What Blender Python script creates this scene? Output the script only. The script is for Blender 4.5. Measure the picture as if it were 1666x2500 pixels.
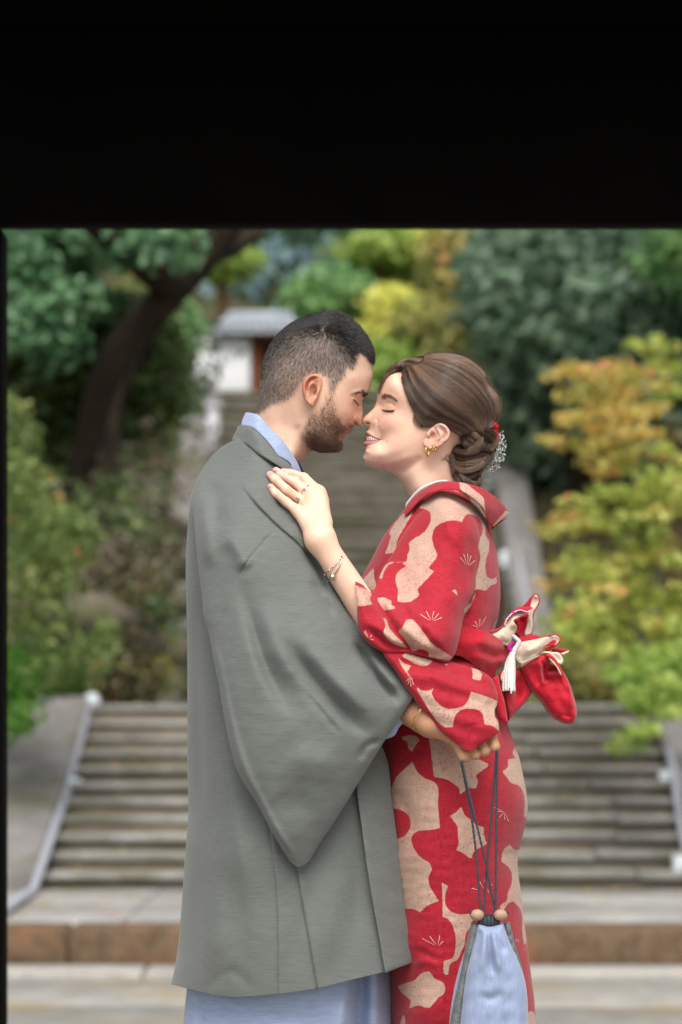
import bpy, math, random
import numpy as np
from mathutils import Vector
from mathutils.geometry import delaunay_2d_cdt

for _o in list(bpy.data.objects):
    bpy.data.objects.remove(_o)
scene = bpy.context.scene
COL = scene.collection
R = random.Random(11)
rng = np.random.default_rng(11)

# ------------------------------------------------------------------ camera, sky, sun, exposure
D = 3.8            # camera to the couple, metres
EYE = 1.11         # lens height above the paving
F = 85 / 36 * 2500.0
HOR = 1790.0       # row of the horizon in the photograph
cam_data = bpy.data.cameras.new('camera')
camera = bpy.data.objects.new('camera', cam_data)
COL.objects.link(camera)
camera.location = (0, -D, EYE)
camera.rotation_euler = (math.pi / 2, 0, 0)
cam_data.sensor_fit = 'VERTICAL'
cam_data.sensor_height = 36
cam_data.sensor_width = 24
cam_data.lens = 85
cam_data.shift_y = (HOR - 1250) / 2500
cam_data.clip_end = 600
cam_data.dof.use_dof = True
cam_data.dof.focus_distance = D - 0.12
cam_data.dof.aperture_fstop = 3.8
scene.camera = camera

world = bpy.data.worlds.new('World')
scene.world = world
world.use_nodes = True
wn = world.node_tree
wn.nodes.clear()
SUN_EL, SUN_AZ = 54, 176      # degrees; azimuth of the sun measured from +Y towards +X
sky = wn.nodes.new('ShaderNodeTexSky')
sky.sky_type = 'NISHITA'
sky.sun_disc = False
sky.sun_elevation = math.radians(SUN_EL)
sky.sun_rotation = math.radians(SUN_AZ)
sky.dust_density = 4.0
sky.air_density = 1.0
hs = wn.nodes.new('ShaderNodeHueSaturation')
hs.inputs['Saturation'].default_value = 0.3     # a cloudy, nearly grey sky
bg = wn.nodes.new('ShaderNodeBackground')
bg.inputs['Strength'].default_value = 0.122
wo = wn.nodes.new('ShaderNodeOutputWorld')
wn.links.new(sky.outputs[0], hs.inputs['Color'])
wn.links.new(hs.outputs[0], bg.inputs['Color'])
wn.links.new(bg.outputs[0], wo.inputs['Surface'])

sun_data = bpy.data.lights.new('sun', 'SUN')
sun = bpy.data.objects.new('sun', sun_data)
COL.objects.link(sun)
sun_data.energy = 1.35
sun_data.angle = math.radians(38)
sun_data.color = (1.0, 0.95, 0.88)
_el, _az = math.radians(SUN_EL), math.radians(SUN_AZ)
_dir = Vector((math.sin(_az) * math.cos(_el), math.cos(_az) * math.cos(_el), math.sin(_el)))
sun.rotation_euler = (-_dir).to_track_quat('-Z', 'Y').to_euler()
sun.location = _dir * 30

scene.view_settings.view_transform = 'Standard'
scene.view_settings.look = 'None'
scene.view_settings.gamma = 1
scene.view_settings.exposure = 0.84
scene.view_settings.use_curve_mapping = False
scene.render.engine = 'CYCLES'
scene.cycles.use_denoising = True
scene.cycles.max_bounces = 6
scene.cycles.diffuse_bounces = 3
scene.cycles.transparent_max_bounces = 8
scene.cycles.sample_clamp_indirect = 4

# ------------------------------------------------------------------ measuring helpers
def at(u, v, d):
    """world point seen at pixel (u, v) of the photograph, d metres in front of the lens"""
    return Vector(((u - 833) / F * d, d - D, EYE - (v - HOR) / F * d))

def unproj(U, V, Y):
    k = (D + Y) / F
    return np.stack([(U - 833) * k, Y, EYE - (V - HOR) * k], axis=-1)

def crop(x0, y0, sx, sy=None):
    sy = sy or sx
    return lambda pts: [(x0 + x / sx, y0 + y / sy) for x, y in pts]
c1 = crop(580, 720, 2.24)
c2 = crop(440, 980, 3.136)
c3 = crop(840, 1150, 2.6133)
c4 = crop(400, 1400, 2.1387)
c5 = crop(900, 1700, 2.9407)
m1 = crop(700, 880, 7.84)
m2 = crop(780, 880, 7.84)
w3 = crop(880, 860, 4.3556)
h4 = crop(640, 1130, 7.127)
b5 = crop(1160, 1430, 5.807)
h6 = crop(980, 1680, 5.6)

def lin(r, g, b, k=1.0):
    f = lambda c: (c / 255 / 12.92 if c / 255 <= 0.04045 else ((c / 255 + 0.055) / 1.055) ** 2.4) * k
    return (f(r), f(g), f(b))

# ------------------------------------------------------------------ object helpers
WLOC = {}
def setp(o, label=None, cat=None, group=None, kind=None):
    if label: o['label'] = label
    if cat: o['category'] = cat
    if group: o['group'] = group
    if kind: o['kind'] = kind
    return o

def thing(name, label, cat, loc=(0, 0, 0), group=None, kind=None):
    o = bpy.data.objects.new(name, None)
    o.empty_display_size = 0.1
    COL.objects.link(o)
    o.location = loc
    WLOC[o] = Vector(loc)
    return setp(o, label, cat, group, kind)

def mk_mesh(name, V, faces, mat=None, smooth=True):
    """V (n,3); faces: one (m,k) array or a list of them"""
    V = np.asarray(V, dtype=np.float32)
    if isinstance(faces, np.ndarray): faces = [faces]
    faces = [np.asarray(f, dtype=np.int32) for f in faces if len(f)]
    me = bpy.data.meshes.new(name)
    me.vertices.add(len(V))
    me.vertices.foreach_set('co', V.ravel())
    nl = sum(f.size for f in faces); nf = sum(len(f) for f in faces)
    me.loops.add(nl)
    me.polygons.add(nf)
    me.loops.foreach_set('vertex_index', np.concatenate([f.ravel() for f in faces]))
    st, acc = [], 0
    for f in faces:
        st.append(acc + np.arange(len(f)) * f.shape[1]); acc += f.size
    me.polygons.foreach_set('loop_start', np.concatenate(st).astype(np.int32))
    me.polygons.foreach_set('use_smooth', np.full(nf, smooth))
    me.update(calc_edges=True)
    me.validate()
    if mat is not None: me.materials.append(mat)
    return me

def put(name, V, faces, mat, parent=None, smooth=True, loc=None, attrs=None):
    V = np.asarray(V, dtype=float)
    base = WLOC[parent] if parent is not None else Vector((0, 0, 0))
    wl = Vector(loc) if loc is not None else base
    me = mk_mesh(name, V - np.array(wl), faces, mat, smooth)
    for k, a in (attrs or {}).items():
        a = np.asarray(a, dtype=np.float32)
        if a.ndim == 1:
            me.attributes.new(k, 'FLOAT', 'POINT').data.foreach_set('value', a)
        else:
            if a.shape[1] == 3: a = np.concatenate([a, np.ones((len(a), 1), np.float32)], 1)
            me.attributes.new(k, 'FLOAT_COLOR', 'POINT').data.foreach_set('color', a.ravel())
    o = bpy.data.objects.new(name, me)
    COL.objects.link(o)
    if parent is not None:
        o.parent = parent
        o.location = wl - base
    else:
        o.location = wl
    WLOC[o] = wl
    return o

def join(parts):
    """join (V, faces_list) pieces"""
    Vs, Fs, off = [], [], 0
    for V, fl in parts:
        if isinstance(fl, np.ndarray): fl = [fl]
        Vs.append(np.asarray(V, float))
        for f in fl:
            if len(f): Fs.append(np.asarray(f) + off)
        off += len(V)
    by = {}
    for f in Fs: by.setdefault(f.shape[1], []).append(f)
    return np.concatenate(Vs), [np.concatenate(x) for x in by.values()]

def box(x0, x1, y0, y1, z0, z1, c=0.008, jit=0.0):
    """chamfered box"""
    c = min(c, (x1 - x0) * .45, (y1 - y0) * .45, (z1 - z0) * .45)
    V, idx = [], {}
    for sx in (0, 1):
        for sy in (0, 1):
            for sz in (0, 1):
                for ax in range(3):
                    p = [(x0, x1)[sx], (y0, y1)[sy], (z0, z1)[sz]]
                    for k, s in enumerate((sx, sy, sz)):
                        if k != ax: p[k] += c if s == 0 else -c
                    idx[(sx, sy, sz, ax)] = len(V); V.append(p)
    Q, T = [], []
    def q(a, n):
        P = [np.array(V[i]) for i in a]
        nn = np.cross(P[1] - P[0], P[2] - P[0])
        return list(a) if np.dot(nn, n) > 0 else list(a)[::-1]
    for ax in range(3):
        o1, o2 = [k for k in range(3) if k != ax]
        for s in (0, 1):
            n = np.zeros(3); n[ax] = 1 if s else -1
            l = []
            for a, b in ((0, 0), (1, 0), (1, 1), (0, 1)):
                k = [0, 0, 0]; k[ax] = s; k[o1] = a; k[o2] = b
                l.append(idx[(*k, ax)])
            Q.append(q(l, n))
        for a in (0, 1):
            for b in (0, 1):
                k0 = [0, 0, 0]; k0[o1] = a; k0[o2] = b
                k1 = list(k0); k1[ax] = 1
                n = np.zeros(3); n[o1] = 1 if a else -1; n[o2] = 1 if b else -1
                Q.append(q([idx[(*k0, o1)], idx[(*k1, o1)], idx[(*k1, o2)], idx[(*k0, o2)]], n))
    for sx in (0, 1):
        for sy in (0, 1):
            for sz in (0, 1):
                n = np.array([sx, sy, sz]) * 2 - 1
                T.append(q([idx[(sx, sy, sz, a)] for a in range(3)], n))
    V = np.array(V, float)
    if jit: V += rng.uniform(-jit, jit, V.shape)
    return V, [np.array(Q), np.array(T)]

def tube(pts, rad, n=10, cap=True, flat=None):
    """swept tube; rad scalar or list; flat=(vector, k) squashes along a direction"""
    P = np.array([tuple(p) for p in pts], float)
    m = len(P)
    r = np.full(m, rad, float) if np.isscalar(rad) else np.interp(np.linspace(0, 1, m), np.linspace(0, 1, len(rad)), rad)
    T = np.gradient(P, axis=0); T /= np.linalg.norm(T, axis=1)[:, None] + 1e-12
    a = np.array([0, 0, 1.0]) if abs(T[0][2]) < .9 else np.array([1.0, 0, 0])
    N = np.cross(T[0], a); N /= np.linalg.norm(N)
    V = []
    th = np.linspace(0, 2 * math.pi, n, endpoint=False)
    for i in range(m):
        N = N - T[i] * np.dot(N, T[i]); N /= np.linalg.norm(N)
        B = np.cross(T[i], N)
        V.append(P[i] + r[i] * (np.cos(th)[:, None] * N + np.sin(th)[:, None] * B))
    V = np.concatenate(V)
    if flat is not None:
        ax, k = np.array(flat[0], float), flat[1]
        C = np.repeat(P, n, axis=0)
        dv = V - C
        V = C + dv - ax * (dv @ ax)[:, None] * (1 - k)
    i = np.arange(m - 1)[:, None] * n; j = np.arange(n)[None, :]; j2 = (j + 1) % n
    Q = np.stack([i + j, i + j2, i + n + j2, i + n + j], -1).reshape(-1, 4)
    fl = [Q]
    if cap:
        V = np.concatenate([V, P[:1], P[-1:]])
        jj = np.arange(n)
        a0 = np.stack([np.full(n, m * n), (jj + 1) % n, jj], -1)
        a1 = np.stack([np.full(n, m * n + 1), (m - 1) * n + jj, (m - 1) * n + (jj + 1) % n], -1)
        fl.append(np.concatenate([a0, a1]))
    return V, fl

def spline(pts, n):
    """Catmull-Rom through points of any dimension, n samples"""
    P = np.array([tuple(p) for p in pts], float)
    if len(P) == 2:
        t = np.linspace(0, 1, n)[:, None]; return P[0] * (1 - t) + P[1] * t
    E = np.concatenate([[2 * P[0] - P[1]], P, [2 * P[-1] - P[-2]]])
    L = np.concatenate([[0], np.cumsum(np.linalg.norm(np.diff(P, axis=0), axis=1))])
    s = np.linspace(0, L[-1], n)
    k = np.clip(np.searchsorted(L, s, side='right') - 1, 0, len(P) - 2)
    t = ((s - L[k]) / (L[k + 1] - L[k] + 1e-12))[:, None]
    a, b, c, d = E[k], E[k + 1], E[k + 2], E[k + 3]
    return .5 * (2 * b + (c - a) * t + (2 * a - 5 * b + 4 * c - d) * t ** 2 + (3 * b - a - 3 * c + d) * t ** 3)

def ball(c, r, n=10, sc=(1, 1, 1)):
    V = [(0, 0, 1)]
    m = n // 2
    for i in range(1, m):
        a = math.pi * i / m
        for j in range(n):
            b = 2 * math.pi * j / n
            V.append((math.sin(a) * math.cos(b), math.sin(a) * math.sin(b), math.cos(a)))
    V.append((0, 0, -1))
    T, Q = [], []
    for j in range(n):
        T.append((0, 1 + j, 1 + (j + 1) % n))
        e = 1 + (m - 2) * n
        T.append((len(V) - 1, e + (j + 1) % n, e + j))
        for i in range(m - 2):
            Q.append((1 + i * n + j, 1 + (i + 1) * n + j, 1 + (i + 1) * n + (j + 1) % n, 1 + i * n + (j + 1) % n))
    return np.array(V) * np.array(sc) * r + np.array(tuple(c)), [np.array(T), np.array(Q).reshape(-1, 4)]

# ------------------------------------------------------------------ materials
def new_mat(name):
    m = bpy.data.materials.new(name)
    m.use_nodes = True
    nt = m.node_tree
    return m, nt, nt.nodes['Principled BSDF']

def N(nt, t, **kw):
    n = nt.nodes.new(t)
    for k, v in kw.items():
        if k in n.inputs.keys(): n.inputs[k].default_value = v
        else: setattr(n, k, v)
    return n

def noise_fac(nt, scale, detail=3, rough=.55, stretch=(1, 1, 1), rot=(0, 0, 0), coord='Object'):
    tc = N(nt, 'ShaderNodeTexCoord')
    mp = N(nt, 'ShaderNodeMapping')
    mp.inputs['Scale'].default_value = stretch
    mp.inputs['Rotation'].default_value = rot
    nz = N(nt, 'ShaderNodeTexNoise', Scale=scale, Detail=detail, Roughness=rough)
    nt.links.new(tc.outputs[coord], mp.inputs['Vector'])
    nt.links.new(mp.outputs[0], nz.inputs['Vector'])
    return nz.outputs['Fac']

def ramp(nt, fac, stops):
    r = N(nt, 'ShaderNodeValToRGB')
    el = r.color_ramp.elements
    while len(el) < len(stops): el.new(.5)
    for e, (p, c) in zip(el, stops):
        e.position = p; e.color = (*c, 1) if len(c) == 3 else c
    nt.links.new(fac, r.inputs['Fac'])
    return r.outputs['Color']

def mixc(nt, fac, a, b, mode='MIX'):
    m = N(nt, 'ShaderNodeMix', data_type='RGBA', blend_type=mode)
    for sock, val in ((m.inputs[0], fac), (m.inputs[6], a), (m.inputs[7], b)):
        if isinstance(val, bpy.types.NodeSocket): nt.links.new(val, sock)
        elif isinstance(val, (int, float)): sock.default_value = val
        else: sock.default_value = (*val, 1)
    return m.outputs[2]

def math_n(nt, op, a, b=0.0, clamp=False):
    m = N(nt, 'ShaderNodeMath', operation=op, use_clamp=clamp)
    for s, val in ((m.inputs[0], a), (m.inputs[1], b)):
        if isinstance(val, bpy.types.NodeSocket): nt.links.new(val, s)
        else: s.default_value = val
    return m.outputs[0]

def bump(nt, b, height, strength=.3, dist=.01):
    bp = N(nt, 'ShaderNodeBump', Strength=strength, Distance=dist)
    nt.links.new(height, bp.inputs['Height'])
    nt.links.new(bp.outputs[0], b.inputs['Normal'])

def stone_mat(name, ca, cb, scale=6, rough=.9, bs=.4, spots=None):
    m, nt, b = new_mat(name)
    f = noise_fac(nt, scale, 6, .65)
    c = ramp(nt, f, [(.3, ca), (.7, cb)])
    if spots:
        f2 = noise_fac(nt, scale * .35, 4, .6)
        c = mixc(nt, math_n(nt, 'MULTIPLY', math_n(nt, 'SUBTRACT', f2, .5, True), 6, True), c, spots)
    nt.links.new(c, b.inputs['Base Color'])
    b.inputs['Roughness'].default_value = rough
    b.inputs['Specular IOR Level'].default_value = .25
    bump(nt, b, noise_fac(nt, scale * 8, 5), bs, .01)
    return m

def plain(name, col, rough=.5, metal=0, spec=.5, var=0.0, scale=8):
    m, nt, b = new_mat(name)
    b.inputs['Base Color'].default_value = (*col, 1)
    b.inputs['Roughness'].default_value = rough
    b.inputs['Metallic'].default_value = metal
    b.inputs['Specular IOR Level'].default_value = spec
    if var:
        f = noise_fac(nt, scale, 4)
        nt.links.new(ramp(nt, f, [(.25, tuple(c * (1 - var) for c in col)), (.75, tuple(min(1, c * (1 + var)) for c in col))]), b.inputs['Base Color'])
    return m

# ================================================================== SETTING
M = {}
M['paving'] = stone_mat('paving_stone', lin(126, 124, 118), lin(162, 159, 153), 5, .9, .4, lin(152, 138, 110))
M['landing'] = stone_mat('landing_stone', lin(132, 130, 127), lin(164, 162, 158), 4, .9, .4, lin(124, 118, 106))
M['kerb'] = stone_mat('rusty_kerb_stone', lin(72, 59, 45), lin(120, 99, 78), 11, .9, .6, lin(122, 88, 62))
M['lip'] = stone_mat('lip_stone', lin(140, 136, 130), lin(170, 166, 158), 6)
M['tread'] = stone_mat('tread_stone', lin(112, 110, 104), lin(152, 150, 144), 5, .9, .5, lin(104, 101, 86))
M['tread_shaded'] = stone_mat('shaded_tread_stone', lin(92, 88, 78), lin(128, 124, 112), 5, .9, .5, lin(84, 82, 62))  # darker copy for the upper flight, tree shade put into its colour
M['riser_shaded'] = stone_mat('shaded_riser_stone', lin(76, 70, 58), lin(108, 100, 86), 4, .95, .5, lin(76, 76, 52))  # risers of the upper flight, darkened for the same tree shade
M['riser'] = stone_mat('dark_riser_stone', lin(104, 95, 80), lin(140, 129, 112), 4, .95, .5, lin(104, 100, 70))  # darker and browner than the treads, with olive spots
M['coping'] = stone_mat('coping_stone', lin(104, 102, 100), lin(138, 134, 132), 4, .9, .5, lin(98, 98, 80))
M['rock'] = stone_mat('bank_rock', lin(66, 62, 54), lin(116, 108, 96), 3, .95, .8, lin(76, 80, 48))
M['earth'] = stone_mat('bank_earth', lin(44, 42, 26), lin(84, 78, 54), 1.2, 1, .9, lin(60, 74, 34))
M['steel'] = plain('pale_painted_pipe', lin(168, 170, 182), .45, 0, .5, .06)
M['steel2'] = plain('pale_bracket', lin(205, 214, 218), .4)
M['black_timber'] = plain('shade_blackened_timber', (.0030, .0024, .0021), .95, 0, .08, .3, 5)  # dark wood set near black, the shade under the gate is in the colour
M['plaster'] = plain('white_plaster', lin(232, 233, 236), .9, 0, .2, .03, 2)
M['brown_wood'] = plain('brown_timber', lin(122, 72, 48), .8, 0, .2, .25, 6)
M['tile'] = plain('grey_roof_tile', lin(168, 174, 184), .5, 0, .4, .2, 5)
M['bark'] = stone_mat('dark_bark', lin(22, 17, 12), lin(52, 42, 30), 3, 1, .9)
M['bark2'] = stone_mat('brown_bark', lin(74, 60, 40), lin(112, 94, 66), 3, 1, .9)
M['pole'] = plain('pale_grey_post', lin(186, 186, 192), .7)

def leaf_mat(name, dark, mid, light, extra=None, trans=.35):
    m = bpy.data.materials.new(name); m.use_nodes = True
    nt = m.node_tree; nt.nodes.clear()
    at_ = N(nt, 'ShaderNodeAttribute', attribute_name='leaf')
    st = [(.0, dark), (.45, mid), (.85, light)]
    if extra: st.append((.94, extra))
    c = ramp(nt, at_.outputs['Fac'], st)
    d = N(nt, 'ShaderNodeBsdfPrincipled')
    nt.links.new(c, d.inputs['Base Color'])
    d.inputs['Roughness'].default_value = .45
    t = N(nt, 'ShaderNodeBsdfTranslucent')
    nt.links.new(c, t.inputs['Color'])
    mx = N(nt, 'ShaderNodeMixShader')
    mx.inputs[0].default_value = trans
    nt.links.new(d.outputs[0], mx.inputs[1]); nt.links.new(t.outputs[0], mx.inputs[2])
    o = N(nt, 'ShaderNodeOutputMaterial')
    nt.links.new(mx.outputs[0], o.inputs['Surface'])
    return m
M['lf_ever'] = leaf_mat('evergreen_leaf', lin(46, 80, 50), lin(82, 126, 82), lin(138, 174, 128))
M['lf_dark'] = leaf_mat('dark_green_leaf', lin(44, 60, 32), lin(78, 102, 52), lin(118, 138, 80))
M['lf_blue'] = leaf_mat('blue_green_leaf', lin(62, 88, 68), lin(96, 126, 98), lin(150, 174, 144))
M['lf_maple'] = leaf_mat('turning_maple_leaf', lin(124, 144, 60), lin(172, 186, 86), lin(210, 208, 114), lin(228, 172, 108), .45)
M['lf_orange'] = leaf_mat('orange_maple_leaf', lin(166, 170, 84), lin(206, 190, 98), lin(226, 176, 110), lin(230, 140, 110), .45)
M['lf_green'] = leaf_mat('bright_green_leaf', lin(108, 140, 56), lin(152, 182, 82), lin(194, 210, 118), None, .45)
M['lf_yellow'] = leaf_mat('yellow_leaf', lin(160, 168, 70), lin(206, 208, 92), lin(236, 232, 124), None, .45)
M['lf_olive'] = leaf_mat('olive_leaf', lin(100, 108, 54), lin(142, 144, 78), lin(184, 170, 98), lin(206, 160, 94), .4)
M['lf_bush'] = leaf_mat('clipped_bush_leaf', lin(54, 100, 32), lin(90, 144, 50), lin(130, 178, 78), None, .3)
M['lf_mix'] = leaf_mat('autumn_shrub_leaf', lin(70, 94, 46), lin(112, 134, 70), lin(160, 172, 104), lin(218, 148, 84), .4)
M['lf_hill'] = leaf_mat('haze_blue_leaf', lin(100, 130, 138), lin(124, 154, 160), lin(154, 180, 178), None, .2)  # haze of distance put into the blue leaf colour
M['lf_mid'] = leaf_mat('mid_green_leaf', lin(78, 122, 72), lin(112, 160, 96), lin(156, 190, 120), None, .4)
M['lf_dry'] = leaf_mat('dry_undergrowth', lin(92, 82, 66), lin(130, 118, 98), lin(164, 152, 130), None, .2)

def leaf_cloud(centers, radii, n_per, size, squash=.75, up=.4):
    """leaf quads scattered round clump centres -> V, Q, attribute"""
    C = np.asarray(centers, float); k = len(C)
    rr = np.broadcast_to(np.asarray(radii, float), (k,))
    n = k * n_per
    ci = np.repeat(np.arange(k), n_per)
    d = rng.normal(size=(n, 3)); d /= np.linalg.norm(d, axis=1)[:, None]
    rad = rr[ci] * rng.uniform(.25, 1.0, n) ** .6
    P = C[ci] + d * rad[:, None] * np.array([1, 1, squash])
    nrm = d * .7 + rng.normal(size=(n, 3)) * .55 + np.array([0, -.1, up]); nrm /= np.linalg.norm(nrm, axis=1)[:, None]
    t = np.cross(nrm, rng.normal(size=(n, 3))); t /= np.linalg.norm(t, axis=1)[:, None]
    b = np.cross(nrm, t)
    s = size * rng.uniform(.6, 1.3, n)[:, None]
    V = np.stack([P - t * s, P + b * s * .5 + nrm * s * .12, P + t * s, P - b * s * .5 + nrm * s * .12], 1).reshape(-1, 3)
    Q = np.arange(n * 4).reshape(-1, 4)
    tone_c = rng.uniform(0, 1, k)
    tone = np.clip(.5 * tone_c[ci] + .5 * rng.uniform(0, 1, n) ** 1.3, 0, 1)
    return V, Q, np.repeat(tone, 4)

def foliage(name, centers, radii, n_per, size, mat, parent, squash=.75, tone=0.0):
    V, Q, a = leaf_cloud(centers, radii, n_per, size, squash)
    a = a + rng.normal(size=len(centers)).repeat(n_per * 4)[:len(a)] * .08
    return put(name, V, Q, mat, parent, smooth=False, attrs={'leaf': np.clip(a + tone, 0, 1)})

def ellipsoid_clumps(c, rx, ry, rz, n, shell=.5):
    d = rng.normal(size=(n, 3)); d /= np.linalg.norm(d, axis=1)[:, None]
    r = rng.uniform(shell, 1, n)[:, None]
    return np.array(tuple(c)) + d * r * np.array([rx, ry, rz])

def tree(name, label, cat, base, top, crown_c, crown_r, mat, n_clump, clump_r, n_per, leaf, bark, trunk_r, group=None, bend=0.0, limbs=5, squash=.75):
    base, top, crown_c = Vector(base), Vector(top), Vector(crown_c)
    t = thing(name, label, cat, base, group)
    mid = base.lerp(top, .5) + Vector((bend, 0, 0))
    parts = [tube(spline([base - Vector((0, 0, .3)), mid, top], 9), [trunk_r, trunk_r * .75, trunk_r * .45], 9)]
    cl = ellipsoid_clumps(crown_c, *crown_r, n_clump)
    for i in range(limbs):
        e = Vector(cl[R.randrange(len(cl))])
        s = mid.lerp(top, R.random())
        m = s.lerp(e, .5) + Vector((0, 0, .1 * crown_r[2]))
        parts.append(tube(spline([s, m, e], 6), [trunk_r * .4, trunk_r * .12], 6))
    V, f = join(parts)
    put('trunk', V, f, bark, t)
    foliage('crown', cl, clump_r * rng.uniform(.7, 1.3, n_clump), n_per, leaf, mat, t, squash)
    return t

# --- terrain: flat court, then banks that climb beside the two flights
def stair_z(d):
    return np.interp(d, [11.3, 11.31, 14.06, 16.9, 24.5, 32.1, 60, 110, 200], [0, .205, .205, 1.30, 1.30, 5.6, 9, 26, 60])
def ground_z(x, y):
    d = y + D
    base = stair_z(d)
    off = np.maximum(np.abs(x - .12) - np.where(d < 18, 2.6, 2.35), 0)
    bank = np.where(d > 13.2, np.minimum(off, 6) * np.interp(d, [13.2, 14.5, 24, 40], [0, .55, .75, .35]), 0)
    return base - .06 + bank + np.where(off > 0, .12 * np.sin(x * 2.1 + y * 1.3) * np.sin(y * 1.7 - x), 0) * (d > 13.5)
ys = np.concatenate([np.linspace(-12, 7.4, 14), np.linspace(7.7, 30, 70), np.linspace(31, 200, 40)])
xs = np.concatenate([np.linspace(-160, -13, 22), np.linspace(-12, 12, 73), np.linspace(13, 160, 22)])
X, Y = np.meshgrid(xs, ys)
Z = ground_z(X, Y)
i = np.arange(len(ys) - 1)[:, None] * len(xs); j = np.arange(len(xs) - 1)[None, :]
Q = np.stack([i + j, i + j + 1, i + len(xs) + j + 1, i + len(xs) + j], -1).reshape(-1, 4)
setp(put('ground', np.stack([X, Y, Z], -1).reshape(-1, 3), Q, M['earth']), kind='structure')

# --- paving of the court, slab by slab (0 = court level), with the lip stones
pav = setp(thing('pavement', 'pale stone slabs of the court in front of the rusty kerb', None, (0, 5, 0)), kind='structure')
pav['label'] = 'pale stone slabs of the court in front of the rusty kerb'
yy = [-6.0, -4.2, -2.4, -.6, 1.2, 2.9, 4.5, 6.0, 7.12]
for a, b in zip(yy[:-1], yy[1:]):
    xx = -1.53
    row = [xx]
    while row[-1] < 4: row.append(row[-1] + R.uniform(1.5, 2.1))
    row = [-3.2] + row if True else row
    for x0, x1 in zip(row[:-1], row[1:]):
        dz = R.uniform(-.004, .004)
        put('slab', *box(x0 + .006, x1 - .006, a + .006, b - .006, -.12, dz, .008), M['paving'], pav)
for k in range(6):
    x0 = -3.6 + k * 1.35
    put('lip_stone', *box(x0 + .005, x0 + 1.345, 7.15, 7.47, -.1, .035 + R.uniform(-.004, .004), .015), M['lip'], pav)

# --- rusty kerb and landing
kerb = setp(thing('stone_kerb', 'low rust stained stone kerb across the foot of the staircase', 'kerb', (0, 7.6, 0)))
xk = [-3.9, -2.6, -1.28, .35, 1.9, 3.2, 4.4]
for x0, x1 in zip(xk[:-1], xk[1:]):
    V, f = box(x0 + .004, x1 - .004, 7.5 + R.uniform(-.01, .01), 7.84, -.1, .2, .02)
    put('kerb_stone', V, f, M['kerb'], kerb)
land = setp(thing('landing', 'pale flat stone landing between kerb and lower steps', None, (0, 9, .2)), kind='structure')
land['label'] = 'pale flat stone landing between kerb and lower steps'
for a, b in ((7.85, 9.0), (9.0, 10.24)):
    row = [-3.9, -2.4, -1.05, .5, 2.0, 3.3, 4.4]
    for x0, x1 in zip(row[:-1], row[1:]):
        put('slab', *box(x0 + .004, x1 - .004, a + .004, b - .004, 0.02, .205 + R.uniform(-.004, .003), .008), M['landing'], land)

# --- staircases
def staircase(name, label, d0, z0, n, rise, tread, xl, xr, blocks, mt='tread', mr='riser'):
    t = thing(name, label, 'staircase', ((xl + xr) / 2, d0 - D, z0))
    for s in range(n):
        y0 = d0 - D + s * tread; z1 = z0 + (s + 1) * rise
        th = rise * .56
        cuts = [xl] + sorted(xl + (xr - xl) * (k + R.uniform(.3, .7)) / blocks for k in range(1, blocks)) + [xr] if blocks > 1 else [xl, xr]
        for a, b in zip(cuts[:-1], cuts[1:]):
            dz, dy = R.uniform(-.009, .007), R.uniform(-.014, .012)
            put('step_stone', *box(a + .003, b - .003, y0 + dy, y0 + tread + .12, z1 - th + dz, z1 + dz, .018, .004), M[mt], t)
        put('riser', *box(xl + .02, xr - .02, y0 + .035, y0 + tread + .1, z1 - rise - .02, z1 - th - .008, .004), M[mr], t)
    return t
st1 = staircase('stone_staircase', 'lower wide flight of stone steps behind the couple', 14.06, .205, 11, .1, .27, -1.74, 2.12, 3)
st2 = staircase('stone_staircase', 'upper steep flight of shade darkened stone steps climbing between the trees', 24.5, 1.30, 28, .154, .268, -1.62, 1.85, 1, 'tread_shaded', 'riser_shaded')
land2 = setp(put('upper_landing', *box(-2.5, 3.0, 13.24, 20.74, 1.0, 1.297, .01), M['landing']), kind='structure')

def coping(x0, x1, d0, z0, d1, z1, parent, h=.35, name='coping'):
    y0, y1 = d0 - D, d1 - D
    V, f = box(x0, x1, 0, 1, 0, 1, .02)
    V2 = V.copy()
    V2[:, 1] = y0 + (y1 - y0) * V[:, 1]
    V2[:, 2] = z0 + (z1 - z0) * V[:, 1] + (V[:, 2] - 1) * h
    return put(name, V2, f, M['coping'], parent)
coping(-2.38, -1.765, 13.95, .30, 16.95, 1.38, st1)
coping(2.15, 2.6, 13.95, .30, 16.95, 1.38, st1)
for k in range(4):
    a, b = k / 4, (k + 1) / 4 - .004
    for x0, x1 in ((-2.0, -1.64), (1.87, 2.25)):
        coping(x0, x1, 24.3 + 7.8 * a, 1.5 + 4.35 * a, 24.3 + 7.8 * b, 1.5 + 4.35 * b, st2, .6)

# --- pipe handrails
def rail(label, pts, brackets, r=.025):
    t = thing('handrail', label, 'handrail', pts[0], 'pipe handrails beside the steps')
    put('rail', *tube([Vector(p) for p in pts], r, 10), M['steel'], t)
    for b in brackets:
        b = Vector(b)
        put('bracket', *box(b.x - .05, b.x + .05, b.y - .05, b.y + .05, b.z - .3, b.z + .03, .012), M['steel2'], t)
    return t
def A(u, v, d): return tuple(at(u, v, d))
r1 = rail('pale pipe handrail on the left of the lower steps, bent at its foot', [A(-60, 2262, 11.0), A(6, 2226, 11.85), A(82, 2172, 13.5), A(155, 1960, 15.2), A(222, 1718, 16.9)], [A(181, 1912, 15.5)])
put('end_cap', *ball(at(225, 1712, 16.95), .062, 10), M['steel2'], r1)
rail('pale pipe handrail on the right of the lower steps under the maple', [A(1700, 2180, 13.9), A(1668, 2040, 14.6), A(1640, 1860, 15.7), A(1614, 1770, 16.6)], [A(1628, 1893, 15.6), A(1663, 2100, 14.3)])
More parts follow.
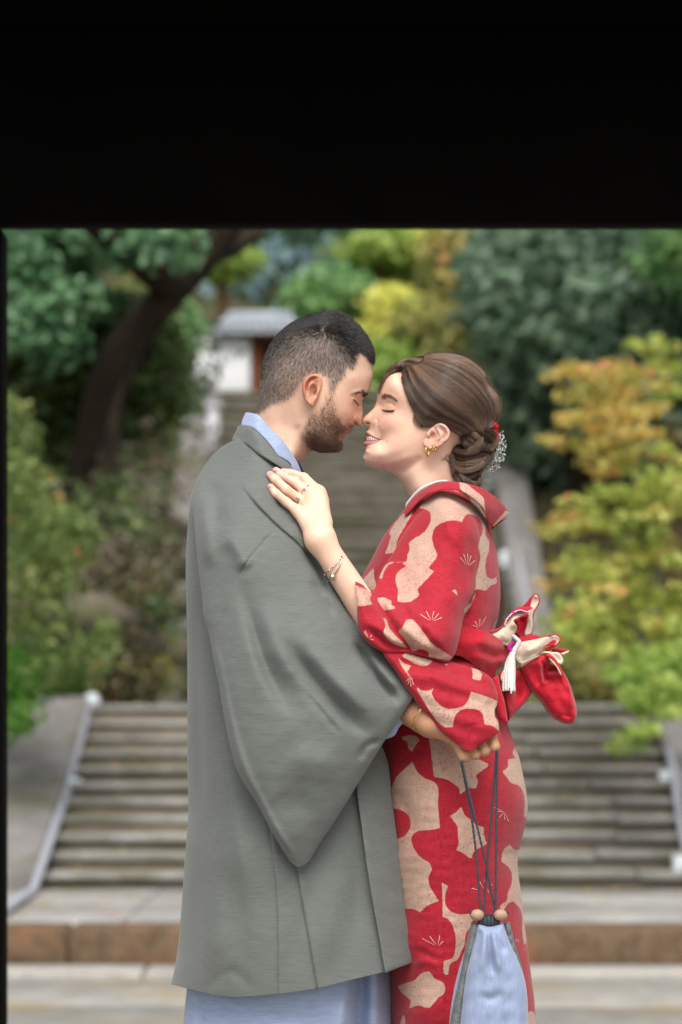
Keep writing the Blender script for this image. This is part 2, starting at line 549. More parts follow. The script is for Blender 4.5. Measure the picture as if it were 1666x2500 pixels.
rail('long pipe handrail climbing the right side of the upper flight', [A(1322, 1640, 24.6), A(1262, 1340, 27.4), A(1205, 1150, 29.6), A(1150, 1000, 31.6)], [A(1190, 1165, 29.4), A(1232, 1352, 27.3), A(1275, 1520, 25.6)])
rail('long pipe handrail climbing the left side of the upper flight', [A(432, 1700, 24.6), A(470, 1400, 27.2), A(505, 1180, 29.4), A(530, 1010, 31.6)], [A(455, 1500, 26.3), A(500, 1200, 29.2)])

# --- the small white walled gate house at the top of the steps
gh = thing('gate_house', 'small white plastered gate house with grey tiled roof atop the steps', 'building', at(560, 985, 33))
def bx(name, u0, u1, v0, v1, d0, d1, mat, par, c=.02):
    a, b = at(u0, v1, d0), at(u1, v0, d0)
    return put(name, *box(a.x, b.x, d0 - D, d1 - D, a.z, b.z, c), mat, par)
bx('wall', 468, 611, 820, 990, 33.0, 35.0, M['plaster'], gh)
bx('post', 616, 642, 800, 1010, 33.1, 33.35, M['brown_wood'], gh)
bx('beam', 535, 740, 802, 824, 32.98, 33.1, M['brown_wood'], gh)
bx('wall_cap', 464, 614, 812, 821, 32.95, 35.05, M['coping'], gh)
bx('door', 642, 740, 824, 1010, 33.6, 33.75, M['brown_wood'], gh)
bx('foundation', 470, 745, 986, 1060, 32.9, 35.1, M['coping'], gh)
ra, rb = at(522, 800, 32.8), at(735, 742, 32.8)
rf = put('roof', np.array([[ra.x, 28.95, ra.z], [rb.x, 28.95, ra.z], [rb.x - .12, 30, ra.z + .3], [ra.x + .12, 30, ra.z + .3], [ra.x, 31.8, ra.z], [rb.x, 31.8, ra.z],
     [ra.x, 28.95, ra.z - .07], [rb.x, 28.95, ra.z - .07], [ra.x, 31.8, ra.z - .07], [rb.x, 31.8, ra.z - .07]]),
     [np.array([[0, 1, 2, 3], [3, 2, 5, 4], [6, 7, 1, 0], [9, 8, 4, 5], [7, 6, 8, 9]]), np.array([[0, 3, 4], [1, 5, 2]]), np.array([[6, 0, 4, 8], [1, 7, 9, 5]])], M['tile'], gh, smooth=False)
for k in range(11):
    x = ra.x + .08 + (rb.x - ra.x - .16) * k / 10
    xt = ra.x + .18 + (rb.x - ra.x - .36) * k / 10
    put('roof_tile', *tube([(x, 28.92, ra.z + .02), (xt, 29.98, ra.z + .33)], .035, 6), M['tile'], rf)
put('ridge', *tube([(ra.x + .15, 30, ra.z + .34), (rb.x - .15, 30, ra.z + .34)], .06, 8), M['tile'], rf)
sp = thing('lamp_post', 'pale grey post standing below the white gate house wall', 'post', at(520, 1260, 30.5))
put('pole', *tube([at(520, 1280, 30.5), at(520, 986, 30.5)], .085, 10), M['pole'], sp)
put('cap', *box(*sum(((a - .11, a + .11) for a in at(520, 990, 30.5)[:2]), ()), at(520, 990, 30.5).z - .03, at(520, 990, 30.5).z + .03), M['pole'], sp)

# --- the black timber gate the couple stands in
gate = thing('timber_gate', 'shade blackened timber gate whose lintel fills the top of the picture', 'gate', (0, 1.3, 0))
lz = at(0, 562, 5.3).z
put('lintel', *box(-1.5, 1.6, 1.41, 1.5, lz, lz + .42, .008), M['black_timber'], gate)
for k in range(4):
    put('board', *box(-1.5, 1.6, 1.42 + .008 * (k % 2), 1.49, lz + .424 + k * .3, lz + .72 + k * .3, .008), M['black_timber'], gate)
xp = at(19, 0, 5.32).x
put('post', *box(xp - .34, xp, 1.38, 1.53, .05, lz - .003, .012), M['black_timber'], gate)
put('post', *box(.98, 1.32, 1.38, 1.53, .05, lz - .003, .012), M['black_timber'], gate)
for k in range(6):
    put('added_shade_board', *box(-1.7, 1.8, .1 + k * .26, .355 + k * .26, 2.74 + .012 * (k % 2), 2.79 + .012 * (k % 2), .006), M['black_timber'], gate)  # added planks out of view, they keep sun and sky off the lintel
for x in (xp - .17, 1.15):
    put('base_stone', *box(x - .21, x + .21, 1.14, 1.56, -.05, .05, .03), M['rock'], gate)

# --- rocks of the left bank
for k, (u, v, d, s) in enumerate([(300, 1230, 19.5, .5), (390, 1300, 21, .45), (330, 1420, 18.6, .5), (400, 1480, 19.5, .4), (250, 1330, 17.8, .5), (370, 1600, 18.2, .45), (300, 1560, 17.4, .4), (215, 1500, 16.9, .42), (420, 1390, 22, .4), (340, 1330, 20, .5)]):
    V, f = ball((0, 0, 0), 1, 12)
    V = V * (1 + .22 * np.sin(V @ rng.normal(size=(3, 3)) * 3).sum(1)[:, None] * .5) * np.array([1.2, .8, .6]) * s * .6
    c = at(u, v, d)
    o = put('rock', V + np.array(c), f, M['rock'], loc=c)
    setp(o, ['mossy grey rock at the top of the left bank', 'grey rock beside the upper steps on the left', 'long grey rock midway down the left bank', 'small grey rock near the left upper rail', 'rounded rock above the autumn shrub', 'low rock over the left end of the lower flight', 'rock half hidden in undergrowth by the lower landing', 'leftmost rock of the upper bank row', 'dark rock beside the foot of the upper flight', 'broad rock in the middle of the left bank'][k], 'rock', 'rocks of the left bank')

# --- trees and shrubs
gz = lambda x, y: float(ground_z(np.array([x]), np.array([y]))[0])
def gbase(u, d):
    x = (u - 833) / F * d; return (x, d - D, gz(x, d - D))
# left: leaning dark tree with heavy evergreen crown
t = thing('leaning_tree', 'dark leaning evergreen with thick black trunk over the left bank', 'tree', gbase(190, 20))
pts = [at(150, 1330, 17.7), at(205, 1120, 17.6), at(255, 930, 17.4), at(330, 810, 17.4), at(430, 700, 17.4), at(510, 610, 17.4), at(575, 520, 17.4), at(640, 420, 17.4)]
V1 = tube(spline([Vector(gbase(150, 17.7)) - Vector((0, 0, .4))] + pts, 30), [.1, .075, .08, .1, .125, .125, .11], 10)
V2 = tube(spline([at(430, 700, 17.4), at(350, 640, 17.0), at(250, 560, 16.7), at(160, 500, 16.4)], 8), [.15, .07], 7)
V3 = tube(spline([at(510, 610, 17.4), at(560, 610, 17.8), at(640, 560, 18.2)], 8), [.1, .04], 7)
put('trunk', *join([V1, V2, V3]), M['bark'], t)
cl = []
for (u, v, ru, rv, n) in [(100, 640, 120, 80, 22), (230, 600, 120, 50, 20), (90, 780, 120, 70, 20), (170, 720, 80, 50, 10), (390, 570, 60, 30, 5), (30, 700, 70, 120, 12), (300, 505, 260, 30, 20), (660, 505, 130, 24, 10), (880, 500, 200, 60, 14)]:
    for _ in range(n):
        cl.append(at(u + rng.normal() * ru * .5, v + rng.normal() * rv * .5, rng.uniform(18.4, 20.2)))
for (u, v, n) in [(200, 730, 2), (320, 620, 2), (90, 820, 5), (470, 570, 1)]:
    cl += [at(u + rng.normal() * 30, v + rng.normal() * 30, 16.8) for _ in range(n)]
foliage('crown', cl, rng.uniform(.14, .32, len(cl)), 80, .062, M['lf_ever'], t)
tree('slim_tree', 'slim brown trunked tree left of the white gate house', 'tree', gbase(185, 18.6), at(290, 830, 19), at(270, 840, 20.4), (.6, .4, .45), M['lf_dark'], 26, .3, 90, .06, M['bark'], .11, None, .05)
# dark thickets behind the left bank
def shrub(label, blobs, mat, d, cr, n_per, leaf, cat='shrub', name='shrub', group=None, stem=True, dd=.6, sq=.8):
    u0 = sum(b[0] for b in blobs) / len(blobs); v0 = max(b[1] + b[3] * .5 for b in blobs)
    bs = at(u0, v0, d)
    t = thing(name, label, cat, bs, group)
    cl = []
    for (u, v, ru, rv, n) in blobs:
        for _ in range(n):
            cl.append(at(u + np.clip(rng.normal(), -1.8, 1.8) * ru * .5, v + np.clip(rng.normal(), -1.8, 1.8) * rv * .5, d + rng.uniform(-dd, dd)))
    foliage('foliage', cl, cr * rng.uniform(.7, 1.3, len(cl)), n_per, leaf, mat, t, sq)
    if stem:
        g = Vector((bs.x, bs.y, gz(bs.x, bs.y) - .1))
        ps = [tube(spline([g, g.lerp(Vector(c), .5) + Vector((0, 0, .1)), c], 5), [.035, .008], 5) for c in cl[::max(1, len(cl) // 7)]]
        put('stem', *join(ps), M['bark2'], t)
    return t
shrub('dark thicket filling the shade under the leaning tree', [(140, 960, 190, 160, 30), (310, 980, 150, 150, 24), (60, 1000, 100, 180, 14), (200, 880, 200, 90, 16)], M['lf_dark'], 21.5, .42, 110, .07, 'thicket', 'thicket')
shrub('olive shrub beside the pale post and the gate house', [(345, 940, 40, 110, 9), (350, 770, 40, 60, 5)], M['lf_olive'], 26, .42, 100, .07)
shrub('green shrub behind the slim tree trunk', [(360, 920, 80, 120, 12), (385, 830, 50, 80, 7)], M['lf_mid'], 23.5, .4, 100, .07)
shrub('dry brown undergrowth on the upper left bank', [(330, 1190, 150, 90, 22), (290, 1420, 130, 120, 20)], M['lf_dry'], 20, .34, 60, .03)
shrub('grey brown brush covering the rocks of the left bank', [(300, 1330, 130, 150, 12), (240, 1480, 160, 150, 12)], M['lf_dry'], 17.2, .26, 70, .024)
shrub('dark low evergreen scrub between the brown brush', [(280, 1280, 160, 140, 11), (300, 1520, 140, 180, 14), (180, 1480, 120, 120, 8)], M['lf_dark'], 17.6, .28, 60, .05)
shrub('brown leafless undergrowth over the lower left bank', [(320, 1560, 90, 110, 16), (230, 1540, 140, 90, 14)], M['lf_olive'], 18, .26, 80, .045)
shrub('autumn shrub with green and orange leaves at the left edge', [(40, 1180, 80, 110, 16), (90, 1290, 120, 100, 16), (30, 1030, 50, 50, 7), (50, 1400, 110, 110, 14), (150, 1410, 110, 70, 7), (130, 1500, 140, 60, 8), (150, 1620, 150, 60, 9), (200, 1330, 60, 50, 4)], M['lf_mix'], 14.6, .15, 44, .036, stem=False)
shrub('round bright green clipped bush above the left coping', [(50, 1640, 110, 80, 26), (20, 1720, 70, 80, 10)], M['lf_bush'], 15.2, .15, 150, .022, 'bush', 'bush', stem=False)
# right: dark blue green trees, maples
for k, (u, v, d, ru, rv, lab) in enumerate([(1420, 780, 29, 230, 300, 'tall blue green evergreen behind the orange maple'), (1290, 700, 33, 130, 210, 'blue green evergreen rising beside the upper flight'), (1600, 800, 27, 150, 330, 'dark blue green evergreen at the right edge'), (1310, 1080, 30, 120, 190, 'low dark evergreen over the right coping wall')]):
    c = at(u, v, d)
    tree('evergreen_tree', lab, 'tree', gbase(u, d), c + Vector((0, 0, rv / F * d * .5)), c, (ru / F * d, .9, rv / F * d), M['lf_blue'], int(ru * rv / 420), .5, 70, .11, M['bark'], .17, 'blue green evergreens right of the steps')
t = tree('green_tree', 'lighter green tree in the upper right corner', 'tree', gbase(1660, 31), at(1640, 560, 31), at(1660, 590, 25.5), (.45, .4, .45), M['lf_mid'], 16, .3, 90, .06, M['bark2'], .1)
def maple(label, blobs, d, mat, cr, n_per, leaf, base_u, limbs):
    g = Vector(gbase(base_u, d))
    t = thing('maple_tree', label, 'tree', g, 'turning maples right of the steps')
    cl = []
    for (u, v, ru, rv, n) in blobs:
        for _ in range(max(3, int(n * .62))):
            cl.append(at(u + np.clip(rng.normal(), -1.7, 1.7) * ru * .5, v + np.clip(rng.normal(), -1.7, 1.7) * rv * .5, d + rng.uniform(-.5, .5)))
    foliage('crown', cl, cr * rng.uniform(.6, 1.3, len(cl)), n_per, leaf, mat, t, .35)
    ps = []
    for L in limbs:
        ps.append(tube(spline([g] + [at(u, v, d) for u, v in L], 12), [.06, .02, .008], 6))
    put('trunk', *join(ps), M['bark2'], t)
maple('orange topped maple with spreading leaf sprays by the right coping', [(1410, 890, 60, 50, 9), (1460, 950, 90, 60, 13), (1500, 1010, 110, 50, 14), (1440, 1060, 110, 50, 12), (1560, 1060, 130, 60, 14), (1480, 1000, 180, 120, 12), (1540, 920, 60, 40, 5), (1500, 1120, 120, 40, 10), (1350, 1290, 70, 30, 9), (1440, 1270, 100, 40, 9), (1430, 1380, 140, 60, 14), (1380, 1420, 80, 50, 8)], 15.5, M['lf_orange'], .15, 26, .04, 1720, [[(1650, 1400), (1560, 1200), (1440, 920)], [(1640, 1420), (1500, 1330), (1350, 1290)], [(1640, 1300), (1600, 1100)]])
maple('yellow green maple in front of the right handrail', [(1560, 1180, 140, 60, 18), (1500, 1260, 130, 60, 18), (1600, 1300, 120, 90, 16), (1520, 1380, 160, 60, 20), (1600, 1440, 120, 70, 16), (1480, 1450, 130, 60, 16), (1420, 1520, 110, 50, 14), (1560, 1540, 150, 60, 18), (1640, 1180, 60, 120, 12), (1390, 1570, 80, 40, 8), (1640, 960, 60, 140, 12), (1590, 1500, 130, 120, 14)], 14.6, M['lf_maple'], .15, 24, .042, 1760, [[(1680, 1500), (1600, 1350), (1480, 1260)], [(1690, 1600), (1560, 1520), (1400, 1540)], [(1660, 1300), (1640, 1000)]])
maple('green maple branch hanging low over the right handrail', [(1620, 1620, 100, 70, 16), (1600, 1720, 90, 70, 16), (1640, 1680, 60, 90, 12), (1580, 1790, 70, 40, 9), (1560, 1640, 80, 40, 7)], 13.8, M['lf_green'], .13, 34, .04, 1790, [[(1720, 1700), (1640, 1660), (1560, 1650)], [(1700, 1740), (1640, 1740), (1580, 1790)]])
shrub('low green shrubs along the foot of the right coping wall', [(1440, 1640, 130, 70, 16), (1340, 1660, 90, 50, 8), (1560, 1660, 120, 60, 10)], M['lf_olive'], 19.5, .2, 90, .04)
# centre distance
for k, (u, v, d, ru, rv, mt, lab) in enumerate([(800, 735, 44, 100, 60, 'lf_mid', 'rounded green tree behind the man at the top of the steps'), (960, 830, 40, 60, 120, 'lf_yellow', 'bright yellow tree between the two heads'), (1110, 720, 42, 70, 170, 'lf_olive', 'tall brown and yellow tree above the woman'), (930, 610, 48, 110, 55, 'lf_green', 'wide green tree under the black lintel'), (1010, 660, 50, 110, 110, 'lf_green', 'bushy green tree beyond the yellow one'), (1110, 590, 46, 80, 50, 'lf_yellow', 'yellow crown touching the lintel on the right'), (545, 615, 38, 45, 70, 'lf_green', 'light green tree right of the leaning trunk'), (1060, 850, 38, 90, 60, 'lf_olive', 'low olive brown tree above the part of her hair'), (900, 930, 36, 120, 60, 'lf_green', 'green hedge like tree at the stair head')]):
    c = at(u, v, d)
    tree('autumn_tree', lab, 'tree', gbase(u, d), c + Vector((0, 0, rv / F * d * .3)), c, (ru / F * d, .8, rv / F * d), M[mt], int(ru * rv / 260) + 8, .5, 60, .12, M['bark2'], .14, 'autumn trees at the top of the steps')
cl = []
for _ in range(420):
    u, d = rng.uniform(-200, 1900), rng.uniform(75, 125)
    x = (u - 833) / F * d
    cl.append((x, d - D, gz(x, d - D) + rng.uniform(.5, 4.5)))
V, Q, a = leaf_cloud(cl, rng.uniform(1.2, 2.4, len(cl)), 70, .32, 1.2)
setp(put('hillside_forest', V, Q, M['lf_hill'], None, False, attrs={'leaf': a}), 'forest covering the far hillside, coloured blue for haze', 'forest', None, 'stuff')

# woods on the banks to either side, and leaves blown over the stone
cl = []
for sgn in (-1, 1):
    for _ in range(330):
        d = rng.uniform(17, 48)
        lim = 838 / F * d + 1.2
        x = sgn * (lim + rng.uniform(0, 11) ** 1.0)
        cl.append((x, d - D, gz(x, d - D) + rng.uniform(.2, 6.5)))
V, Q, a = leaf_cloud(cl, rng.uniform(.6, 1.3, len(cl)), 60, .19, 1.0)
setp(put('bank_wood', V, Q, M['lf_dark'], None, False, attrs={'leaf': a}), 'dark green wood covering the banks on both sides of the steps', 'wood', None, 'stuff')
lv, lq = [], []
for i in range(170):
    if rng.uniform() < .45:
        x, y, z = rng.uniform(-2.6, 3.0), rng.uniform(7.9, 10.1), .212
    else:
        k = rng.integers(0, 11); x, y, z = rng.uniform(-1.7, 2.1), 14.06 - D + .27 * k + rng.uniform(.03, .25), .205 + .1 * (k + 1) + .012
    a_ = rng.uniform(0, 6.28); s_ = rng.uniform(.018, .04)
    c_, n_ = math.cos(a_) * s_, math.sin(a_) * s_
    lv += [(x - c_, y - n_, z), (x + n_ * .6, y - c_ * .6, z + .008), (x + c_, y + n_, z + .003), (x - n_ * .6, y + c_ * .6, z + .01)]
    lq.append([4 * i, 4 * i + 1, 4 * i + 2, 4 * i + 3])
setp(put('fallen_leaves', np.array(lv), np.array(lq), M['lf_orange'], None, False, attrs={'leaf': np.repeat(rng.uniform(0, 1, 170), 4)}), 'small fallen leaves scattered over the landing and lower steps', 'leaves', None, 'stuff')

# ================================================================== FIGURE TOOLS
def smooth_poly(pts, closed=True, step=4.0, corner=50):
    """Hermite curve through traced points, sharp where the outline turns sharply; returns dense points"""
    P = np.array(pts, float); n = len(P)
    nx, pv = np.roll(P, -1, 0), np.roll(P, 1, 0)
    a, b = P - pv, nx - P
    ang = np.degrees(np.abs(np.arctan2(a[:, 0] * b[:, 1] - a[:, 1] * b[:, 0], (a * b).sum(1))))
    sharp = ang > corner
    out = []
    for i in range(n):
        j = (i + 1) % n
        d = P[j] - P[i]; L = np.linalg.norm(d)
        def tan(k, dirn):
            if sharp[k]: return d
            la, lb = np.linalg.norm(a[k]) + 1e-6, np.linalg.norm(b[k]) + 1e-6
            t = (a[k] / la * lb + b[k] / lb * la) / (la + lb)
            return t * L
        t0, t1 = tan(i, 1), tan(j, -1)
        m = max(1, int(round(L / step)))
        t = (np.arange(m) / m)[:, None]
        h = (2 * t ** 3 - 3 * t ** 2 + 1) * P[i] + (t ** 3 - 2 * t ** 2 + t) * t0 + (-2 * t ** 3 + 3 * t ** 2) * P[j] + (t ** 3 - t ** 2) * t1
        out.append(h)
    return np.concatenate(out)

def seg_dist(Q, P, closed=True):
    """distance of points Q to polyline P -> (dist, segment index, t, signed side)"""
    A_ = P if closed else P[:-1]
    B_ = np.roll(P, -1, 0) if closed else P[1:]
    bd = np.full(len(Q), 1e9); bi = np.zeros(len(Q), int); bt = np.zeros(len(Q)); bs = np.zeros(len(Q))
    for s in range(0, len(Q), 4000):
        q = Q[s:s + 4000]
        ab = B_ - A_
        aq = q[:, None, :] - A_[None]
        t = np.clip((aq * ab).sum(-1) / ((ab ** 2).sum(-1) + 1e-9), 0, 1)
        dv = aq - t[..., None] * ab
        d = np.sqrt((dv ** 2).sum(-1))
        k = d.argmin(1); r = np.arange(len(q))
        bd[s:s + 4000] = d[r, k]; bi[s:s + 4000] = k; bt[s:s + 4000] = t[r, k]
        c = ab[k, 0] * aq[r, k, 1] - ab[k, 1] * aq[r, k, 0]
        bs[s:s + 4000] = np.sign(c)
    return bd, bi, bt, bs

def inside(Q, P):
    x, y = Q[:, 0][:, None], Q[:, 1][:, None]
    x0, y0 = P[:, 0], P[:, 1]; x1, y1 = np.roll(x0, -1), np.roll(y0, -1)
    out = np.zeros(len(Q), bool)
    for s in range(0, len(Q), 8000):
        xs, ys = x[s:s + 8000], y[s:s + 8000]
        c = ((y0 > ys) != (y1 > ys)) & (xs < (x1 - x0) * (ys - y0) / (y1 - y0 + 1e-12) + x0)
        out[s:s + 8000] = c.sum(1) % 2 == 1
    return out

def psdf(Q, P):
    """signed distance to a polygon, positive inside"""
    d = seg_dist(Q, P)[0]
    return np.where(inside(Q, P), d, -d)

def sstep(x, a, b):
    t = np.clip((x - a) / (b - a), 0, 1); return t * t * (3 - 2 * t)

class TPS:
    def __init__(s, pts, val, lam=1e-3):
        s.P = np.array(pts, float) / 100; n = len(s.P)
        K = s.k(s.P, s.P) + lam * np.eye(n)
        H = np.concatenate([np.ones((n, 1)), s.P], 1)
        Amat = np.block([[K, H], [H.T, np.zeros((3, 3))]])
        s.w = np.linalg.solve(Amat, np.concatenate([np.array(val, float), np.zeros(3)]))
    def k(s, a, b):
        r2 = ((a[:, None] - b[None]) ** 2).sum(-1)
        return .5 * r2 * np.log(r2 + 1e-12)
    def __call__(s, Q):
        out = np.zeros(len(Q))
        for i in range(0, len(Q), 6000):
            q = Q[i:i + 6000] / 100
            out[i:i + 6000] = s.k(q, s.P) @ s.w[:-3] + s.w[-3] + q @ s.w[-2:]
        return out

def fold(Q, pts, amp, wl, wr=None, taper=.25):
    """ridge (amp > 0) or groove along a traced line; wl / wr widths on its left / right, all in px"""
    wr = wr or wl
    P = spline(pts, max(8, 6 * len(pts)))
    d, i, t, sd = seg_dist(Q, P, False)
    s = (i + t) / (len(P) - 1)
    w = np.where(sd < 0, wl, wr)
    tp = sstep(s, -.001, taper) * sstep(1 - s, -.001, taper) if taper else 1
    return amp * np.exp(-(d / w) ** 2) * tp

def gauss(Q, c, ru, rv, amp, ang=0):
    ca, sa = math.cos(math.radians(ang)), math.sin(math.radians(ang))
    dx, dy = Q[:, 0] - c[0], Q[:, 1] - c[1]
    a, b = dx * ca + dy * sa, -dx * sa + dy * ca
    return amp * np.exp(-(a / ru) ** 2 - (b / rv) ** 2)

def ripple(Q, scale, seed, n=5):
    """smooth pseudo random field, about -1..1"""
    r = np.random.default_rng(seed)
    out = np.zeros(len(Q))
    for _ in range(n):
        a = r.uniform(0, 2 * math.pi); f = r.uniform(.6, 1.6) / scale
        out += np.sin((Q[:, 0] * math.cos(a) + Q[:, 1] * math.sin(a)) * f * 6.28 + r.uniform(0, 6.28))
    return out / n * 1.4

class Sheet:
    """a body filled from a traced outline: front and back surfaces over a mid surface"""
    def __init__(s, poly, g=7.0, refine=(), corner=50, step=4.0, smooth=True, rings=(1.2, 3.4), lines=()):
        s.B = smooth_poly(poly, True, step, corner) if smooth else np.array(poly, float)
        lo, hi = s.B.min(0), s.B.max(0)
        gx = np.arange(lo[0], hi[0], g); gy = np.arange(lo[1], hi[1], g * .866)
        GX, GY = np.meshgrid(gx, gy); GX = GX + (np.arange(len(gy))[:, None] % 2) * g / 2
        pts = np.stack([GX.ravel(), GY.ravel()], 1)
        mind = np.full(len(pts), rings[-1] + g * .55)
        sets = [(pts, rings[-1] + g * .55)]
        e = np.roll(s.B, -1, 0) - np.roll(s.B, 1, 0)
        nrm = np.stack([-e[:, 1], e[:, 0]], 1) / (np.linalg.norm(e, axis=1)[:, None] + 1e-9)
        area = .5 * np.sum(s.B[:, 0] * np.roll(s.B[:, 1], -1) - np.roll(s.B[:, 0], -1) * s.B[:, 1])
        if area < 0: nrm = -nrm
        for r in rings: sets.append((s.B + nrm * r, r * .93))
        for (x0, y0, x1, y1, sp) in refine:
            a, b = np.meshgrid(np.arange(x0, x1, sp), np.arange(y0, y1, sp))
            sets.append((np.stack([a.ravel(), b.ravel()], 1), 2.0))
        lpts = []
        for L in lines:
            P_ = spline(L, max(4, int(np.linalg.norm(np.diff(np.array(L), axis=0), axis=1).sum() / 3.5)))
            t_ = np.gradient(P_, axis=0); t_ /= np.linalg.norm(t_, axis=1)[:, None]
            n_ = np.stack([-t_[:, 1], t_[:, 0]], 1)
            lpts += [P_ + n_ * o for o in (-4.5, -1.7, 0, 1.7, 4.5)]
        if lpts:
            lp = np.concatenate(lpts)
            sets[0] = (pts[(((pts[:, None] - lp[None, ::3]) ** 2).sum(-1).min(1)) > 16], sets[0][1])
            sets.append((lp, 2.5))
        keep = []
        for p, md in sets:
            ins = inside(p, s.B)
            p = p[ins]
            if not len(p): continue
            d = seg_dist(p, s.B)[0]
            keep.append(p[d > md])
        I = np.concatenate(keep)
        if refine:      # drop coarse grid points inside refined boxes
            n0 = len(keep[0]); ok = np.ones(len(I), bool)
            for (x0, y0, x1, y1, sp) in refine:
                ok[:n0] &= ~((I[:n0, 0] > x0) & (I[:n0, 0] < x1) & (I[:n0, 1] > y0) & (I[:n0, 1] < y1))
            I = I[ok]
        allp = np.concatenate([s.B, I])
        r = delaunay_2d_cdt([Vector(p) for p in allp.tolist()], [], [list(range(len(s.B)))], 1, 1e-4)
        s.Q = np.array([tuple(v) for v in r[0]])
        s.T = np.array([f for f in r[2] if len(f) == 3])
        p0, p1, p2 = (s.Q[s.T[:, k]] for k in range(3))
        ar = (p1[:, 0] - p0[:, 0]) * (p2[:, 1] - p0[:, 1]) - (p1[:, 1] - p0[:, 1]) * (p2[:, 0] - p0[:, 0])
        s.T[ar > 0] = s.T[ar > 0][:, ::-1]      # v runs downwards; make the normals face the camera
        s.d, s.si, s.st, _ = seg_dist(s.Q, s.B)
        s.bnd = s.d < 1e-3
    def solid(s, mid, tf, tb=None, mirror=None, lip=0.0):
        """tf / tb: thickness to front / back per vertex; lip: thickness kept at the border (open cloth edge)"""
        tb = tf if tb is None else tb
        yf = mid - np.maximum(tf, lip)
        yb = (2 * mirror - yf) if mirror is not None else mid + np.maximum(tb, lip)
        if lip == 0: yf = np.where(s.bnd, mid, yf); yb = np.where(s.bnd, mid, yb)
        Vf = unproj(s.Q[:, 0], s.Q[:, 1], yf)
        Vb = Vf.copy(); Vb[:, 1] = yb
        n = len(s.Q)
        s.yf = yf
        if lip == 0:
            mp = np.arange(n) + n
            mp[s.bnd] = np.arange(n)[s.bnd]
            used = ~s.bnd
            new = np.cumsum(used) - 1 + n
            mp = np.where(used, new, np.arange(n))
            V = np.concatenate([Vf, Vb[used]])
            s.src = np.concatenate([np.arange(n), np.arange(n)[used]])
            return V, [np.concatenate([s.T, mp[s.T][:, ::-1]])]
        V = np.concatenate([Vf, Vb])
        s.src = np.concatenate([np.arange(n), np.arange(n)])
        e = np.concatenate([s.T[:, [0, 1]], s.T[:, [1, 2]], s.T[:, [2, 0]]])
        key = np.sort(e, 1); k = key[:, 0] * n + key[:, 1]
        u, inv, cnt = np.unique(k, return_inverse=True, return_counts=True)
        be = e[cnt[inv] == 1]
        Qs = np.stack([be[:, 1], be[:, 0], be[:, 0] + n, be[:, 1] + n], 1)
        return V, [np.concatenate([s.T, s.T[:, ::-1] + n]), Qs]

def edge_round(d, r):
    return np.sqrt(np.clip(1 - (1 - np.clip(d / r, 0, 1)) ** 2, 0, 1))

# --- signed distance bodies and surface nets
def capsule(P, a, b, ra, rb):
    a, b = np.array(tuple(a)), np.array(tuple(b))
    ab = b - a
    t = np.clip(((P - a) @ ab) / (ab @ ab + 1e-12), 0, 1)
    return np.linalg.norm(P - a - t[:, None] * ab, axis=1) - (ra + (rb - ra) * t)

def ellip(P, c, r, Mx=None):
    q = P - np.array(tuple(c))
    if Mx is not None: q = q @ Mx
    k = np.linalg.norm(q / np.array(r), axis=1)
    return (k - 1) * min(r)

def smin(a, b, k):
    h = np.clip(.5 + .5 * (b - a) / k, 0, 1)
    return b + (a - b) * h - k * h * (1 - h)

def nets(fn, lo, hi, h):
    lo, hi = np.array(lo, float), np.array(hi, float)
    n = np.ceil((hi - lo) / h).astype(int) + 1
    ax = [lo[k] + np.arange(n[k]) * h for k in range(3)]
    G = np.stack(np.meshgrid(*ax, indexing='ij'), -1).reshape(-1, 3)
    f = np.concatenate([fn(G[i:i + 400000]) for i in range(0, len(G), 400000)]).reshape(n)
    sgn = f < 0
    c8 = [sgn[i:n[0] - 1 + i, j:n[1] - 1 + j, k:n[2] - 1 + k] for i in (0, 1) for j in (0, 1) for k in (0, 1)]
    cnt = sum(c.astype(int) for c in c8)
    act = (cnt > 0) & (cnt < 8)
    ids = np.full(act.shape, -1); ids[act] = np.arange(act.sum())
    I, J, K = np.nonzero(act)
    acc = np.zeros((len(I), 3)); num = np.zeros(len(I))
    cor = [(i, j, k) for i in (0, 1) for j in (0, 1) for k in (0, 1)]
    for a in range(8):
        for b in range(a + 1, 8):
            ca, cb = np.array(cor[a]), np.array(cor[b])
            if abs(ca - cb).sum() != 1: continue
            fa, fb = f[I + ca[0], J + ca[1], K + ca[2]], f[I + cb[0], J + cb[1], K + cb[2]]
            m = (fa < 0) != (fb < 0)
            t = np.where(m, fa / (fa - fb + 1e-15), 0)
            acc += np.where(m[:, None], ca + (cb - ca) * t[:, None], 0); num += m
    V = lo + (np.stack([I, J, K], 1) + acc / num[:, None]) * h
    quads = []
    for ax_ in range(3):
        o1, o2 = [(1, 2), (2, 0), (0, 1)][ax_]
        sl0 = [slice(None)] * 3; sl1 = [slice(None)] * 3
        sl0[ax_] = slice(0, n[ax_] - 1); sl1[ax_] = slice(1, n[ax_])
        ch = sgn[tuple(sl0)] != sgn[tuple(sl1)]
        E = np.array(np.nonzero(ch)).T
        ok = (E[:, o1] > 0) & (E[:, o2] > 0) & (E[:, o1] < n[o1] - 1) & (E[:, o2] < n[o2] - 1)
        E = E[ok]
        def cell(d1, d2):
            c = E.copy(); c[:, o1] -= d1; c[:, o2] -= d2
            return ids[c[:, 0], c[:, 1], c[:, 2]]
        q = np.stack([cell(1, 1), cell(0, 1), cell(0, 0), cell(1, 0)], 1)
        s0 = sgn[tuple(sl0)][tuple(E.T)] if ax_ == -1 else sgn[E[:, 0], E[:, 1], E[:, 2]]
        q[~s0] = q[~s0][:, ::-1]
        quads.append(q)
    Qd = np.concatenate(quads)
    return V, Qd[(Qd >= 0).all(1)]

